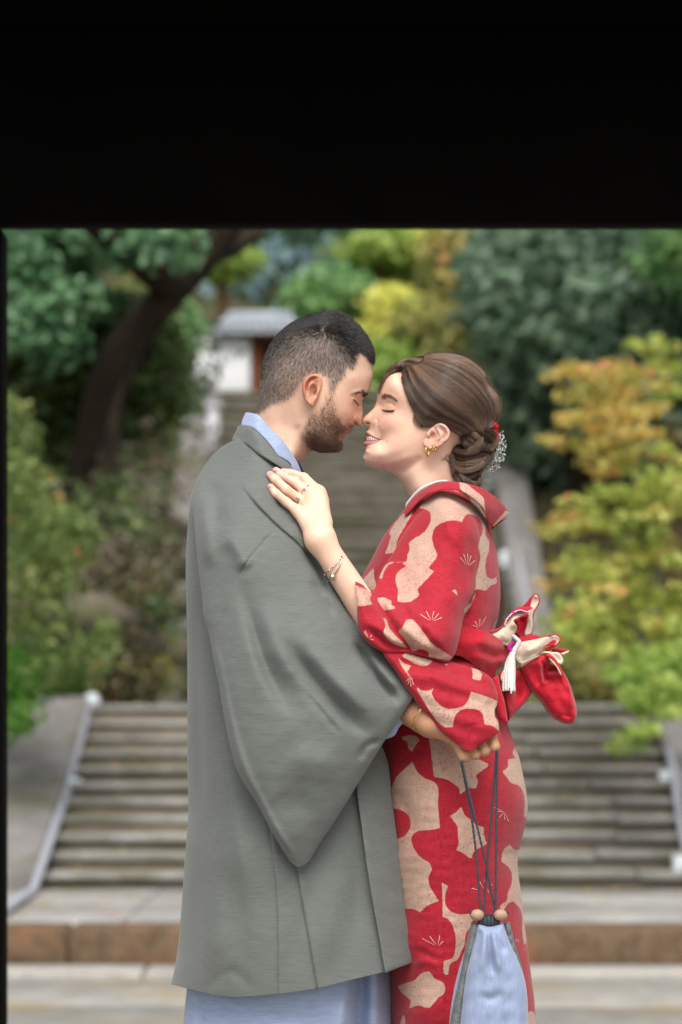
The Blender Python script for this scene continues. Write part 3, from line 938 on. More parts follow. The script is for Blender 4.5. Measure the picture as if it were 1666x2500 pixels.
# --- hair
def hair(name, S, r0, r1, mat, parent, tone=None):
    """S (n, k, 3) world points of the strands"""
    n, k, _ = S.shape
    hc = bpy.data.hair_curves.new(name)
    hc.add_curves([k] * n)
    base = np.array(WLOC[parent])
    hc.attributes['position'].data.foreach_set('vector', (S - base).astype(np.float32).ravel())
    ra = hc.attributes.new('radius', 'FLOAT', 'POINT') if 'radius' not in hc.attributes else hc.attributes['radius']
    ra.data.foreach_set('value', np.tile(np.linspace(r0, r1, k), n).astype(np.float32))
    tn = rng.uniform(0, 1, n) if tone is None else tone
    hc.attributes.new('tone', 'FLOAT', 'CURVE').data.foreach_set('value', np.asarray(tn, np.float32))
    hc.materials.append(mat)
    o = bpy.data.objects.new(name, hc)
    COL.objects.link(o)
    o.parent = parent
    WLOC[o] = Vector(base)
    return o

def hair_mat(name, a, b, rough=.35, spec=.5):
    m, nt, bs = new_mat(name)
    hi = N(nt, 'ShaderNodeAttribute', attribute_name='tone')
    nt.links.new(ramp(nt, hi.outputs['Fac'], [(.1, a), (.9, b)]), bs.inputs['Base Color'])
    bs.inputs['Roughness'].default_value = rough
    bs.inputs['Specular IOR Level'].default_value = spec
    return m

def skin_mat(name, rough=.5):
    m, nt, b = new_mat(name)
    a = N(nt, 'ShaderNodeAttribute', attribute_name='Col')
    f = noise_fac(nt, 60, 4, .6)
    c = mixc(nt, .5, a.outputs['Color'], ramp(nt, f, [(.3, (.9, .84, .82)), (.7, (1, 1, 1))]), 'MULTIPLY')
    f2 = noise_fac(nt, 420, 3, .7)
    c = mixc(nt, .4, c, ramp(nt, f2, [(.36, (.9, .83, .8)), (.6, (1, 1, 1))]), 'MULTIPLY')
    nt.links.new(c, b.inputs['Base Color'])
    b.inputs['Roughness'].default_value = rough
    b.inputs['Specular IOR Level'].default_value = .3
    b.inputs['Subsurface Weight'].default_value = .12
    b.inputs['Subsurface Radius'].default_value = (1, .35, .2)
    b.inputs['Subsurface Scale'].default_value = .006
    bump(nt, b, noise_fac(nt, 500, 3, .7), .3, .001)
    return m

def cloth_mat(name, ca, cb, rot, rough=.6, sheen=.2, slub=(60, 60, 900), strength=.1, spec=.3):
    """plain weave with thin slubs along one direction (rot in radians about Y)"""
    m, nt, b = new_mat(name)
    f = noise_fac(nt, 1.0, 3, .6, slub, (0, rot, 0))
    g = noise_fac(nt, 3.0, 3)
    c = ramp(nt, f, [(.3, ca), (.6, cb)])
    sl = noise_fac(nt, 1.0, 1, .5, (slub[0] * .35, slub[1] * .35, slub[2] * .6), (0, rot, 0))
    c = mixc(nt, math_n(nt, 'MULTIPLY', math_n(nt, 'SUBTRACT', sl, .64, True), 4, True), c, tuple(x * .72 for x in ca))
    c = mixc(nt, .2, c, ramp(nt, g, [(.3, (.86, .87, .86)), (.7, (1, 1, 1))]), 'MULTIPLY')
    nt.links.new(c, b.inputs['Base Color'])
    b.inputs['Roughness'].default_value = rough
    b.inputs['Specular IOR Level'].default_value = spec
    b.inputs['Sheen Weight'].default_value = sheen
    b.inputs['Sheen Roughness'].default_value = .5
    bump(nt, b, f, strength, .002)
    return m

# ================================================================== THE MAN
_lin0 = lin
def lin(r, g, b, k=1.0): return _lin0(r, g, b, .8 * k)      # the couple's base colours
def wpt(u, v, y): return unproj(np.array([float(u)]), np.array([float(v)]), np.array([float(y)]))[0]
SKIN_M = np.array(lin(230, 191, 166, 1.1)); SKIN_W = np.array(lin(248, 207, 182, 1.13))
M['skin_m'] = skin_mat('man_skin', .48)
M['skin_w'] = skin_mat('woman_skin', .42)
HG_A, HG_B = lin(103, 107, 103), lin(115, 119, 115)
M['haori'] = cloth_mat('grey_slub_silk', HG_A, HG_B, 0, .68, .2, spec=.2)
M['haori_s'] = cloth_mat('grey_slub_silk_sleeve', HG_A, HG_B, math.radians(38), .68, .2, spec=.2)
M['blue'] = cloth_mat('pale_blue_cotton', lin(158, 174, 208), lin(172, 188, 220), 0, .75, .2, (40, 40, 300), .15, .2)
M['navy'] = plain('dark_navy_cord', lin(24, 28, 56), .7)
M['hair_m'] = hair_mat('man_dark_hair', lin(16, 14, 15), lin(72, 64, 62), .4)
M['hair_fade'] = hair_mat('man_faded_hair', lin(58, 50, 47), lin(158, 144, 135), .45)
M['beard'] = hair_mat('man_beard_hair', lin(66, 48, 38), lin(160, 126, 102), .45)

def vnormals(V, T):
    fn = np.cross(V[T[:, 1]] - V[T[:, 0]], V[T[:, 2]] - V[T[:, 0]])
    Nn = np.zeros_like(V)
    for k in range(3): np.add.at(Nn, T[:, k], fn)
    return Nn / (np.linalg.norm(Nn, axis=1)[:, None] + 1e-12)

def sample_surface(V, T, Qpx, n, mask_fn):
    """random roots on triangles, accepted with probability mask_fn(px)"""
    Nn = vnormals(V, T)
    a = np.linalg.norm(np.cross(V[T[:, 1]] - V[T[:, 0]], V[T[:, 2]] - V[T[:, 0]]), axis=1)
    outs = [[], [], []]; got = 0
    for _ in range(40):
        t = rng.choice(len(T), n * 2, p=a / a.sum())
        r1, r2 = np.sqrt(rng.uniform(0, 1, n * 2)), rng.uniform(0, 1, n * 2)
        w = np.stack([1 - r1, r1 * (1 - r2), r1 * r2], 1)
        px = (Qpx[T[t]] * w[..., None]).sum(1)
        ok = rng.uniform(0, 1, len(px)) < mask_fn(px)
        outs[0].append(((V[T[t]] * w[..., None]).sum(1))[ok]); outs[1].append(((Nn[T[t]] * w[..., None]).sum(1))[ok]); outs[2].append(px[ok])
        got += ok.sum()
        if got >= n: break
    return [np.concatenate(o)[:n] for o in outs]

def grow(P, Nn, px, dirfn, length, lift, k=5, curl=.0, jit=.25):
    """short strands from roots: direction in image px space projected on the surface"""
    d2 = dirfn(px); d2 = d2 / (np.linalg.norm(d2, axis=1)[:, None] + 1e-9)
    t = np.stack([d2[:, 0], np.zeros(len(d2)), -d2[:, 1]], 1) + rng.normal(size=(len(d2), 3)) * jit
    t -= Nn * (t * Nn).sum(1)[:, None]; t /= np.linalg.norm(t, axis=1)[:, None] + 1e-9
    L = length(px) * rng.uniform(.7, 1.15, len(px)); lf = lift(px)
    s = np.linspace(0, 1, k)
    S = P[:, None, :] + L[:, None, None] * (t[:, None, :] * (s[None, :, None]) * np.cos(lf)[:, None, None] + Nn[:, None, :] * (np.sin(lf)[:, None] * (s[None] - curl * s[None] ** 2))[..., None])
    return S

def ear_mesh(outline, y_out, y_in, ridges, thick=.006):
    """an ear: rim and hollows on a leaf shaped sheet, mirrored to the other side of the head later"""
    s = Sheet(outline, g=1.8, rings=(.8, 2.0), step=2)
    m = y_in(s.Q) if callable(y_in) else np.full(len(s.Q), y_in)
    tf = thick * edge_round(s.d, 5.0)
    for r in ridges: tf = tf + r(s.Q) * sstep(s.d, 0, 3)
    V, f = s.solid(m, tf, np.full(len(s.Q), .004) * edge_round(s.d, 4))
    return s, V, f

man = thing('person', 'man in grey haori jacket over blue kimono, short dark hair and trimmed beard, eyes closed', 'person', tuple(wpt(690, 3514, 0)))

# ---- head and neck
mh_poly = c1([(100, 650), (110, 600), (119, 520), (131, 440), (148, 350), (178, 280), (224, 216), (292, 160), (370, 126), (440, 110), (510, 108), (570, 122), (630, 162), (680, 208), (716, 256), (737, 310)]) + \
    m2([(1020, 180), (1032, 270), (1008, 400), (968, 540), (930, 632), (872, 684), (826, 745), (820, 820), (828, 900), (833, 980), (828, 1080), (822, 1170), (806, 1230), (772, 1260), (742, 1262), (716, 1250), (664, 1238), (640, 1265), (628, 1298), (594, 1345), (545, 1368), (515, 1378), (525, 1392), (490, 1445), (448, 1482), (436, 1512), (440, 1570), (438, 1640), (420, 1690), (375, 1730), (300, 1748), (150, 1752), (0, 1745)]) + \
    m1([(470, 1712), (400, 1810), (250, 1950), (205, 1990)]) + [(735, 1165), (700, 1200), (640, 1165), (600, 1085), (606, 1040)]
mh = Sheet(mh_poly, g=3.4, refine=[(850, 940, 890, 1075, 1.7)], corner=75, step=3)
anch = [(330, 330, 73), (250, 400, 69), (200, 480, 60), (450, 250, 70), (560, 230, 60), (640, 300, 51), (300, 230, 58), (420, 170, 50), (690, 400, 37), (640, 450, 57), (560, 450, 67), (480, 450, 71), (600, 500, 61), (632, 590, 46), (560, 600, 63), (500, 600, 68), (690, 540, 27), (706, 500, 26), (670, 590, 15.5), (668, 640, 11.5), (650, 700, 16.5), (672, 692, 10.5), (600, 660, 48), (620, 700, 34), (590, 745, 29), (615, 738, 20), (550, 830, 19), (555, 800, 26), (480, 800, 49), (420, 760, 60), (400, 700, 64), (450, 700, 63), (520, 740, 49), (480, 840, 32), (330, 700, 59), (300, 800, 57), (340, 840, 50), (250, 720, 52), (180, 650, 47), (400, 520, 70), (330, 550, 66), (240, 560, 60), (260, 820, 57), (300, 900, 56), (200, 760, 52), (380, 840, 38)]
ap = c1([(x, y) for x, y, w in anch]) + mh.B[::3].tolist()
av = [(w / 1000) ** 2 for x, y, w in anch] + [0] * len(mh.B[::3])
mW = TPS(ap, np.array(av) * 1e3, 2e-4)
def man_half(Q):
    return np.sqrt(np.maximum(mW(Q) / 1e3, 1e-7))
Q = mh.Q
tf = man_half(Q)
cheek_line = m2([(660, 850), (690, 940), (688, 1030), (650, 1120), (560, 1190), (480, 1290)])
disp = fold(Q, cheek_line, -.0028, 3.0, 5) + gauss(Q, m2([(560, 1010)])[0], 20, 18, .004) \
    + gauss(Q, m2([(690, 770)])[0], 10, 7, .0032, 50) + fold(Q, m2([(600, 690), (690, 690), (790, 740)]), -.0016, 2.5) \
    + fold(Q, m2([(640, 735), (700, 800), (760, 868)]), -.0016, 1.8) \
    + fold(Q, m2([(600, 640), (760, 600), (930, 632)]), .0022, 6) + gauss(Q, m2([(690, 1195)])[0], 5.5, 3, -.005, 48) \
    + gauss(Q, m2([(690, 1110)])[0], 8, 8, .0018) + fold(Q, m2([(350, 1430), (440, 1376), (525, 1374)]), -.003, 2.2) \
    + gauss(Q, m2([(560, 1320)])[0], 8, 4, .0012, -30) + gauss(Q, m2([(460, 1430)])[0], 8, 4, .0016, -40) + gauss(Q, m2([(400, 1510)])[0], 8, 4, -.0015, -30) \
    + fold(Q, m1([(250, 1330), (300, 1560), (480, 1700), (640, 1760)]), .0, 6) + fold(Q, m1([(250, 1180), (210, 1400), (330, 1720), (480, 1790)]), -.004, 9, 12) \
    + ripple(Q, 60, 3) * .0006
tf = np.maximum(tf + disp * sstep(mh.d, 0, 5), 2e-4)
V, f = mh.solid(np.zeros(len(Q)), tf, mirror=0.0)
front_T, front_V = mh.T, V[:len(Q)]
# tint
mlow = lambda P, poly, s: sstep(psdf(P, smooth_poly(poly)), -s, s)
HAIR_M = c1([(96, 655), (100, 560), (110, 440), (130, 330), (170, 250), (230, 190), (300, 140), (380, 100), (520, 80), (640, 150), (720, 230), (760, 300), (756, 376), (742, 372), (720, 356), (698, 330), (668, 314), (648, 322), (642, 392), (618, 418), (600, 396), (590, 436), (562, 476), (536, 520), (505, 505), (490, 440), (440, 424), (380, 440), (340, 490), (312, 535), (290, 560), (240, 585), (180, 605), (140, 635)])
TOP_M = c1([(100, 400), (140, 330), (215, 265), (300, 205), (380, 175), (450, 168), (520, 180), (590, 225), (640, 275), (690, 318), (742, 372), (780, 380), (780, 250), (700, 150), (520, 40), (330, 80), (160, 220), (80, 380)])
BEARD = m1([(800, 480), (950, 480), (930, 700), (930, 850), (960, 1000), (1050, 1150), (1085, 1240), (1150, 1195), (1262, 1205), (1282, 1262), (1130, 1290), (1050, 1400), (1000, 1490), (1062, 1530), (1072, 1660), (1040, 1720), (950, 1760), (700, 1775), (560, 1750), (470, 1705), (370, 1600), (300, 1480), (330, 1300), (420, 1110), (560, 960), (700, 820), (760, 680), (800, 560)])
LIP_U = m2([(425, 1385), (480, 1335), (540, 1292), (600, 1284), (640, 1294), (600, 1350), (545, 1372), (490, 1362)])
LIP_L = m2([(395, 1440), (440, 1385), (490, 1366), (530, 1380), (500, 1425), (452, 1484), (440, 1500), (405, 1490)])
col = np.tile(SKIN_M, (len(Q), 1))
def blend(col, w, c, k=1.0):
    w = (w * k)[:, None]; return col * (1 - w) + np.array(c) * w
col = blend(col, gauss(Q, m2([(500, 1000)])[0], 45, 40, 1), lin(224, 164, 140), .5)
col = blend(col, gauss(Q, m2([(740, 1190)])[0], 22, 25, 1), lin(212, 146, 122), .5)
col = blend(col, mlow(Q, LIP_U, 2), lin(186, 108, 98), .85)
col = blend(col, mlow(Q, LIP_L, 2), lin(206, 122, 112), .9)
col = blend(col, fold(Q, m2([(360, 1425), (440, 1376), (520, 1374)]), 1, 1.6), lin(110, 56, 48), .8)
col = blend(col, gauss(Q, m2([(692, 1197)])[0], 5, 2.4, 1, 48), lin(60, 28, 22), .9)
col = blend(col, fold(Q, m2([(640, 738), (700, 800), (760, 866)]), 1, 1.5), lin(60, 36, 28), .85)
col = blend(col, gauss(Q, m2([(690, 760)])[0], 14, 9, 1, 50), lin(200, 144, 120), .5)
rag = ripple(Q, 9, 5) * 3
bm = sstep(psdf(Q, smooth_poly(BEARD)) + rag, -8, 10)
low = sstep(Q[:, 1], 1010, 1095)
col = blend(col, bm, lin(176, 140, 116), .45)
col = blend(col, bm * low, lin(126, 98, 82), .5)
hm = sstep(psdf(Q, smooth_poly(HAIR_M)) + rag, -9, 8)
col = blend(col, hm, lin(152, 136, 126), .76)
topm = sstep(psdf(Q, smooth_poly(TOP_M)), -60, 14) * hm
col = blend(col, topm, lin(44, 38, 38), .95)
backm = hm * sstep(-Q[:, 0], -700, -640)
col = blend(col, backm * .5, lin(70, 60, 56), .8)
parts = [(V, f, col[mh.src])]
# ---- ear (both sides)
EAR_M = m1([(655, 300), (600, 265), (530, 258), (450, 278), (380, 322), (322, 400), (296, 500), (300, 620), (332, 722), (390, 812), (450, 872), (492, 896), (530, 872), (542, 815), (590, 735), (650, 600), (690, 490), (705, 410), (695, 345)])
e_r = [lambda P: fold(P, m1([(640, 330), (560, 292), (470, 300), (390, 365), (342, 470), (340, 600), (378, 720)]), .0052, 4.0),
       lambda P: fold(P, m1([(610, 385), (530, 335), (440, 385), (392, 480), (390, 600), (410, 690)]), -.0050, 3.6),
       lambda P: fold(P, m1([(590, 470), (500, 440), (440, 500), (432, 600), (470, 690)]), .0028, 4),
       lambda P: gauss(P, m1([(510, 570)])[0], 8, 12, -.0095, 10), lambda P: gauss(P, m1([(545, 615)])[0], 4, 8, -.006, 15),
       lambda P: gauss(P, m1([(590, 600)])[0], 5, 8, .003, 20), lambda P: gauss(P, m1([(490, 810)])[0], 9, 9, .002)]
es, eV, ef = ear_mesh(EAR_M, 0, lambda P: -.0705 - .014 * sstep(-P[:, 0], -785, -740) * 1.0 + .004 * sstep(P[:, 0], 778, 790), e_r)
ecol = np.tile(np.array(lin(226, 168, 140)), (len(es.Q), 1))
ecol = blend(ecol, fold(es.Q, m1([(600, 300), (470, 300), (360, 400), (320, 520), (330, 640)]), 1, 8), lin(224, 136, 112), .7)
ecol = blend(ecol, gauss(es.Q, m1([(540, 600)])[0], 4, 8, 1, 15), lin(90, 40, 28), .9)
ecol = blend(ecol, gauss(es.Q, m1([(570, 390)])[0], 6, 5, 1), lin(170, 84, 64), .8)
ecol = blend(ecol, fold(es.Q, m1([(600, 385), (530, 335), (440, 385), (392, 480), (390, 600)]), 1, 3), lin(196, 116, 92), .7)
ecol = blend(ecol, gauss(es.Q, m1([(500, 560)])[0], 8, 12, 1), lin(186, 110, 88), .6)
parts.append((eV, ef, ecol[es.src]))
eV2 = eV.copy(); eV2[:, 1] *= -1
parts.append((eV2, [x[:, ::-1] for x in ef], ecol[es.src]))
# ---- torso, arms and legs under the clothes
def fat(P, c, r): return ellip(P, c, r)
def man_body(P):
    d = fat(P, wpt(618, 1390, 0), (.088, .125, .15))
    d = smin(d, fat(P, wpt(668, 1600, 0), (.1, .135, .2)), .06)
    d = smin(d, fat(P, wpt(676, 1850, 0), (.1, .14, .14)), .06)
    d = smin(d, capsule(P, wpt(632, 1270, 0), wpt(672, 1140, 0), .06, .04), .03)
    for s in (-1, 1):
        d = smin(d, capsule(P, wpt(674, 1900, .08 * s), wpt(668, 2650, .09 * s), .08, .055), .03)
        d = smin(d, capsule(P, wpt(668, 2650, .09 * s), wpt(640, 3400, .09 * s), .055, .036), .02)
        d = smin(d, capsule(P, wpt(635, 3455, .09 * s), wpt(890, 3475, .11 * s), .03, .026), .02)
        d = smin(d, capsule(P, wpt(625, 1330, .07 * s), wpt(625, 1330, .115 * s), .05, .042), .03)
    d = smin(d, capsule(P, wpt(625, 1330, -.115), wpt(720, 1640, -.165), .042, .036), .03)
    d = smin(d, capsule(P, wpt(720, 1640, -.17), wpt(985, 1722, -.19), .036, .022), .02)
    d = smin(d, capsule(P, wpt(625, 1330, .115), wpt(760, 1640, .19), .042, .036), .03)
    d = smin(d, capsule(P, wpt(760, 1640, .2), wpt(1040, 1600, .2), .038, .026), .02)
    pal = fat(P, wpt(1110, 1600, .205), (.045, .016, .036))
    d = smin(d, pal, .02)
    for k in range(4):
        d = smin(d, capsule(P, wpt(1140, 1565 + 22 * k, .205), wpt(1225 - 8 * abs(k - 1), 1560 + 26 * k, .195), .0085, .007), .008)
    return smin(d, capsule(P, wpt(1080, 1570, .2), wpt(1130, 1530, .19), .011, .009), .01)
bV, bQ = nets(man_body, wpt(400, 3514, -.3) - np.array([0, 0, .01]), wpt(1260, 1050, .3), .0085)
parts.append((bV, [bQ], np.tile(SKIN_M, (len(bV), 1))))
# ---- near hand, a loose fist round the cords of the bag
HY = -.232
MCP = [(1112, 1806), (1143, 1806), (1172, 1796), (1196, 1780)]
PIP = [(1133, 1846), (1161, 1843), (1184, 1834), (1208, 1823)]
FR = [.0094, .0074, .0080, .0080]
def man_hand(P):
    pal = capsule(P, wpt(985, 1722, -.196), wpt(1050, 1768, HY), .024, .0205)
    for k in range(4):
        pal = smin(pal, capsule(P, wpt(1058, 1770 - 5 * k, HY + .004), wpt(*MCP[k], HY - .001), .0165, .0095), .008)
    out = pal
    for k in range(4):
        a = wpt(*MCP[k], HY - .004); b = wpt(*PIP[k], HY - .009)
        c = wpt(PIP[k][0] - 4, PIP[k][1] - 6, HY + .024); e = wpt(PIP[k][0] - 20, PIP[k][1] - 26, HY + .03)
        fg = smin(capsule(P, a, b, FR[k], FR[k]), capsule(P, b, c, FR[k], FR[k] * .92), .002)
        fg = smin(fg, capsule(P, c, e, FR[k] * .92, FR[k] * .8), .003)
        out = np.minimum(out, smin(pal, fg, .0025)) if k else smin(pal, fg, .0025)
    th = smin(capsule(P, wpt(1070, 1770, HY + .02), wpt(1118, 1822, HY + .034), .0125, .0105), capsule(P, wpt(1118, 1822, HY + .034), wpt(1158, 1826, HY + .042), .0105, .0085), .004)
    return smin(out, th, .008)
hV, hQ = nets(man_hand, wpt(975, 1880, HY) - np.array([0, .05, 0]), wpt(1240, 1690, HY) + np.array([0, .075, 0]), .0014)
hcol = np.tile(np.array(lin(206, 156, 122)), (len(hV), 1))
parts.append((hV, [hQ], hcol))
Vb, fb = join([(p[0], p[1]) for p in parts])
man_body_o = put('body', Vb, fb, M['skin_m'], man, attrs={'Col': np.concatenate([p[2] for p in parts])})

# ---- hair, beard, brow, lashes
whorl = np.array(c1([(470, 185)])[0])
hpoly, tpoly, bpoly = smooth_poly(HAIR_M), smooth_poly(TOP_M), smooth_poly(BEARD)
mk = lambda px: sstep(psdf(px, hpoly), -4, 12)
tp = lambda px: sstep(psdf(px, tpoly) + rng.normal(size=len(px)) * 8, -34, 16)
def hdir(px):
    d = px - whorl
    d = d / (np.linalg.norm(d, axis=1)[:, None] + 6)
    side = 1 - tp(px)
    fr = sstep(px[:, 0], 800, 900)
    d = d + side[:, None] * np.array([-.25, .75]) + (tp(px) * (1 - .2 * fr))[:, None] * np.array([.35, -.2])
    return d
P, Nn, px = sample_surface(front_V, front_T, Q, 7000, lambda p: mk(p) * (1 - tp(p)) * (.45 + .55 * sstep(-p[:, 1], -985, -850)))
S = grow(P, Nn, px, hdir, lambda p: .0035 + .0035 * sstep(-p[:, 1], -960, -830), lambda p: np.full(len(p), .3), 4, .4, .22)
hair('hair', S, .0002, .0001, M['hair_fade'], man)
P, Nn, px = sample_surface(front_V, front_T, Q, 9000, lambda p: mk(p) * tp(p))
P2 = P.copy(); P2[:, 1] *= -1; N2 = Nn.copy(); N2[:, 1] *= -1
P, Nn, px = np.concatenate([P, P2[:4000]]), np.concatenate([Nn, N2[:4000]]), np.concatenate([px, px[:4000]])
S = grow(P, Nn, px, hdir, lambda p: .005 + .006 * sstep(p[:, 0], 690, 800) - .004 * sstep(p[:, 0], 850, 900), lambda p: .45 + .4 * sstep(p[:, 0], 760, 860), 5, .25, .3)
hair('hair', S, .00034, .00012, M['hair_m'], man)
P, Nn, px = sample_surface(front_V, front_T, Q, 1500, lambda p: mk(p) * tp(p) * (.25 + .75 * sstep(p[:, 0], 740, 830)))
P2 = P.copy(); P2[:, 1] *= -1; N2 = Nn.copy(); N2[:, 1] *= -1
P, Nn, px = np.concatenate([P, P2[:700]]), np.concatenate([Nn, N2[:700]]), np.concatenate([px, px[:700]])
S = grow(P, Nn, px, hdir, lambda p: .006 + .008 * sstep(p[:, 0], 720, 800) - .006 * sstep(p[:, 0], 850, 900), lambda p: .45 + .45 * sstep(p[:, 0], 750, 830), 6, .2, .35)
hair('hair', S, .0006, .0001, M['hair_m'], man)
def bdir(px):
    k = sstep(px[:, 1], 960, 1060)[:, None]
    j = sstep(-px[:, 0], -800, -750)[:, None]
    return np.array([-.35, 1.0]) * (1 - k) + k * (np.array([.75, .55]) * (1 - j) + np.array([.5, .45]) * j)
bmask = lambda p: sstep(psdf(p, bpoly) + rng.normal(size=len(p)) * 4, -4, 12) * (.35 + .65 * sstep(p[:, 1], 990, 1080)) * (1 - .85 * mlow(p, LIP_U, 2)) * (1 - .95 * mlow(p, LIP_L, 2))
P, Nn, px = sample_surface(front_V, front_T, Q, 3600, bmask)
S = grow(P, Nn, px, bdir, lambda p: .004 + .0035 * sstep(p[:, 1], 1000, 1090), lambda p: np.full(len(p), .35), 5, .5, .4)
hair('beard', S, .00018, .00008, M['beard'], man)
BROW = m2([(590, 655), (640, 622), (750, 590), (860, 572), (940, 625), (925, 650), (860, 665), (840, 632), (750, 618), (650, 642)])
P, Nn, px = sample_surface(front_V, front_T, Q, 900, lambda p: mlow(p, BROW, 1.5) * (.35 + .65 * sstep(p[:, 0], 860, 890)))
S = grow(P, Nn, px, lambda p: np.tile([-1.0, -.05], (len(p), 1)) + np.stack([0 * p[:, 0], .25 * sstep(-p[:, 0], -880, -860)], 1), lambda p: np.full(len(p), .006), lambda p: np.full(len(p), .25), 4, .5, .2)
hair('eyebrow', S, .00013, .00005, M['hair_m'], man)
def lashes(parent, line, half_fn, n, drop, length, mat, r=.00014):
    L = spline(line, n)
    y = -half_fn(L) - .0012
    P0 = unproj(L[:, 0], L[:, 1], y)
    s = np.linspace(0, 1, 5)
    tgt = np.array(drop)
    d = tgt[None] + rng.normal(size=(n, 3)) * .18
    S = P0[:, None] + length * rng.uniform(.7, 1.1, n)[:, None, None] * (d[:, None] * s[None, :, None] + np.array([0, -.15, .25]) * (s ** 2)[None, :, None])
    return hair('eyelashes', S, r, r * .4, mat, parent)
lashes(man, m2([(650, 740), (700, 798), (758, 866)]), man_half, 60, (.45, -.55, -.6), .0055, M['hair_m'])

# ---- blue kimono under the jacket
bk_poly = [(722, 1150), (765, 1205), (804, 1276), (836, 1359), (862, 1440), (900, 1600), (930, 1800), (952, 2100), (964, 2377), (962, 2520), (955, 3000), (940, 3380), (470, 3380), (440, 2800), (448, 2500), (456, 2420), (500, 2000), (520, 1400), (540, 1250), (620, 1165)]
s = Sheet(bk_poly, g=11)
aw = [(640, 1300, .15), (700, 1250, .12), (650, 1500, .16), (780, 1500, .15), (680, 1800, .165), (840, 1800, .15), (700, 2100, .165), (860, 2150, .15), (700, 2450, .165), (560, 2450, .14), (880, 2450, .13), (700, 3000, .16), (560, 3000, .15), (860, 3000, .13), (700, 3370, .16), (520, 3370, .12), (900, 3370, .11), (800, 1380, .08), (760, 1260, .05)]
W2 = TPS([a[:2] for a in aw] + s.B[::6].tolist(), [a[2] ** 2 * 1e3 for a in aw] + [.0] * len(s.B[::6]), 1e-3)
tf = np.sqrt(np.maximum(W2(s.Q) / 1e3, 4e-6))
tf += fold(s.Q, c4([(1010, 1900), (1030, 2200), (1010, 2600)]), -.045, 17, 26, 0) + fold(s.Q, c4([(960, 1900), (950, 2150), (890, 2500)]), .010, 22, 10, 0) + fold(s.Q, c4([(190, 1900), (190, 2700)]), -.007, 14, 4, 0) + fold(s.Q, c4([(770, 2000), (772, 2700)]), -.003, 3, 3, 0) + fold(s.Q, c4([(1110, 1900), (1120, 2700)]), .012, 10, 18, 0) + .003 * ripple(s.Q, 160, 8)
V, f = s.solid(np.zeros(len(s.Q)), np.maximum(tf, .003) * sstep(s.d, -.1, 3), lip=.003)
put('kimono', V, f, M['blue'], man)
s = Sheet(c2([(467, 190), (478, 140), (500, 88), (520, 84), (542, 88), (590, 100), (640, 145), (700, 210), (780, 290), (840, 370), (900, 470), (940, 550), (960, 620), (900, 640), (870, 545), (845, 482), (750, 412), (680, 322), (600, 242), (530, 192)]), g=5)
ky = TPS(c2([(467, 190), (500, 88), (590, 100), (700, 210), (780, 290), (840, 370), (940, 545), (870, 545), (750, 412), (600, 242), (530, 192)]), [-.035, -.02, -.062, -.07, -.069, -.062, -.035, -.075, -.095, -.088, -.07])
tf = .004 * edge_round(s.d, 4) + fold(s.Q, c2([(500, 95), (510, 150), (530, 190)]), -.002, 3) + fold(s.Q, c2([(545, 95), (640, 190), (760, 330), (890, 520)]), .0012, 12) + .0008 * ripple(s.Q, 40, 4)
put('kimono_collar', *s.solid(ky(s.Q), tf, lip=.0015), M['blue'], man)
put('undershirt_edge', *tube([wpt(*p, y) for p, y in zip(c2([(898, 462), (915, 500), (936, 548), (950, 600)]), (-.05, -.046, -.04, -.035))], .0028, 8), M['navy'], man)

# ---- haori: body, front band, sleeve with shoulder, collar
hb_poly = [(520, 1150), (486, 1178), (469, 1202), (462, 1250), (457, 1310), (454, 1400), (456, 1493), (458, 1681), (458, 1868), (460, 1985), (451, 2102), (443, 2218), (433, 2326), (419, 2403), (461, 2414), (522, 2429), (568, 2434), (620, 2432), (676, 2427), (725, 2421), (774, 2413), (868, 2390), (944, 2372), (930, 2290), (905, 2150), (880, 1990), (872, 1900), (880, 1700), (860, 1560), (830, 1450), (770, 1280), (700, 1170), (600, 1120)]
seam1, seam2 = c4([(545, 1250), (572, 1480), (594, 1800), (597, 2230)]), c4([(690, 1500), (720, 1700), (765, 1950), (806, 2190)])
s = Sheet(hb_poly, g=8, lines=[seam1, seam2])
edgeZ = [(486, 1178), (469, 1202), (457, 1310), (454, 1400), (456, 1493), (458, 1600), (458, 1700), (458, 1868), (460, 1985), (451, 2102), (443, 2218), (433, 2326), (419, 2403), (520, 1150)]
aw = [(600, 1200, .14), (560, 1300, .15), (540, 1500, .14), (545, 1700, .15), (560, 1900, .17), (550, 2100, .182), (540, 2300, .18), (500, 2415, .15), (580, 2432, .19), (680, 1300, .19), (680, 1600, .198), (700, 1900, .2), (700, 2200, .204), (680, 2427, .208), (774, 2413, .203), (868, 2390, .192), (940, 2372, .178), (905, 2150, .176), (876, 1900, .175), (850, 1600, .17), (770, 1290, .13), (700, 1175, .1), (600, 1125, .06), (800, 2150, .192)]
W2 = TPS([a[:2] for a in aw] + edgeZ, [a[2] ** 2 * 1e3 for a in aw] + [0] * len(edgeZ), 1e-4)
tf = np.sqrt(np.maximum(W2(s.Q) / 1e3, 1e-6))
seam1, seam2 = c4([(545, 1250), (572, 1480), (594, 1800), (597, 2230)]), c4([(690, 1500), (720, 1700), (765, 1950), (806, 2190)])
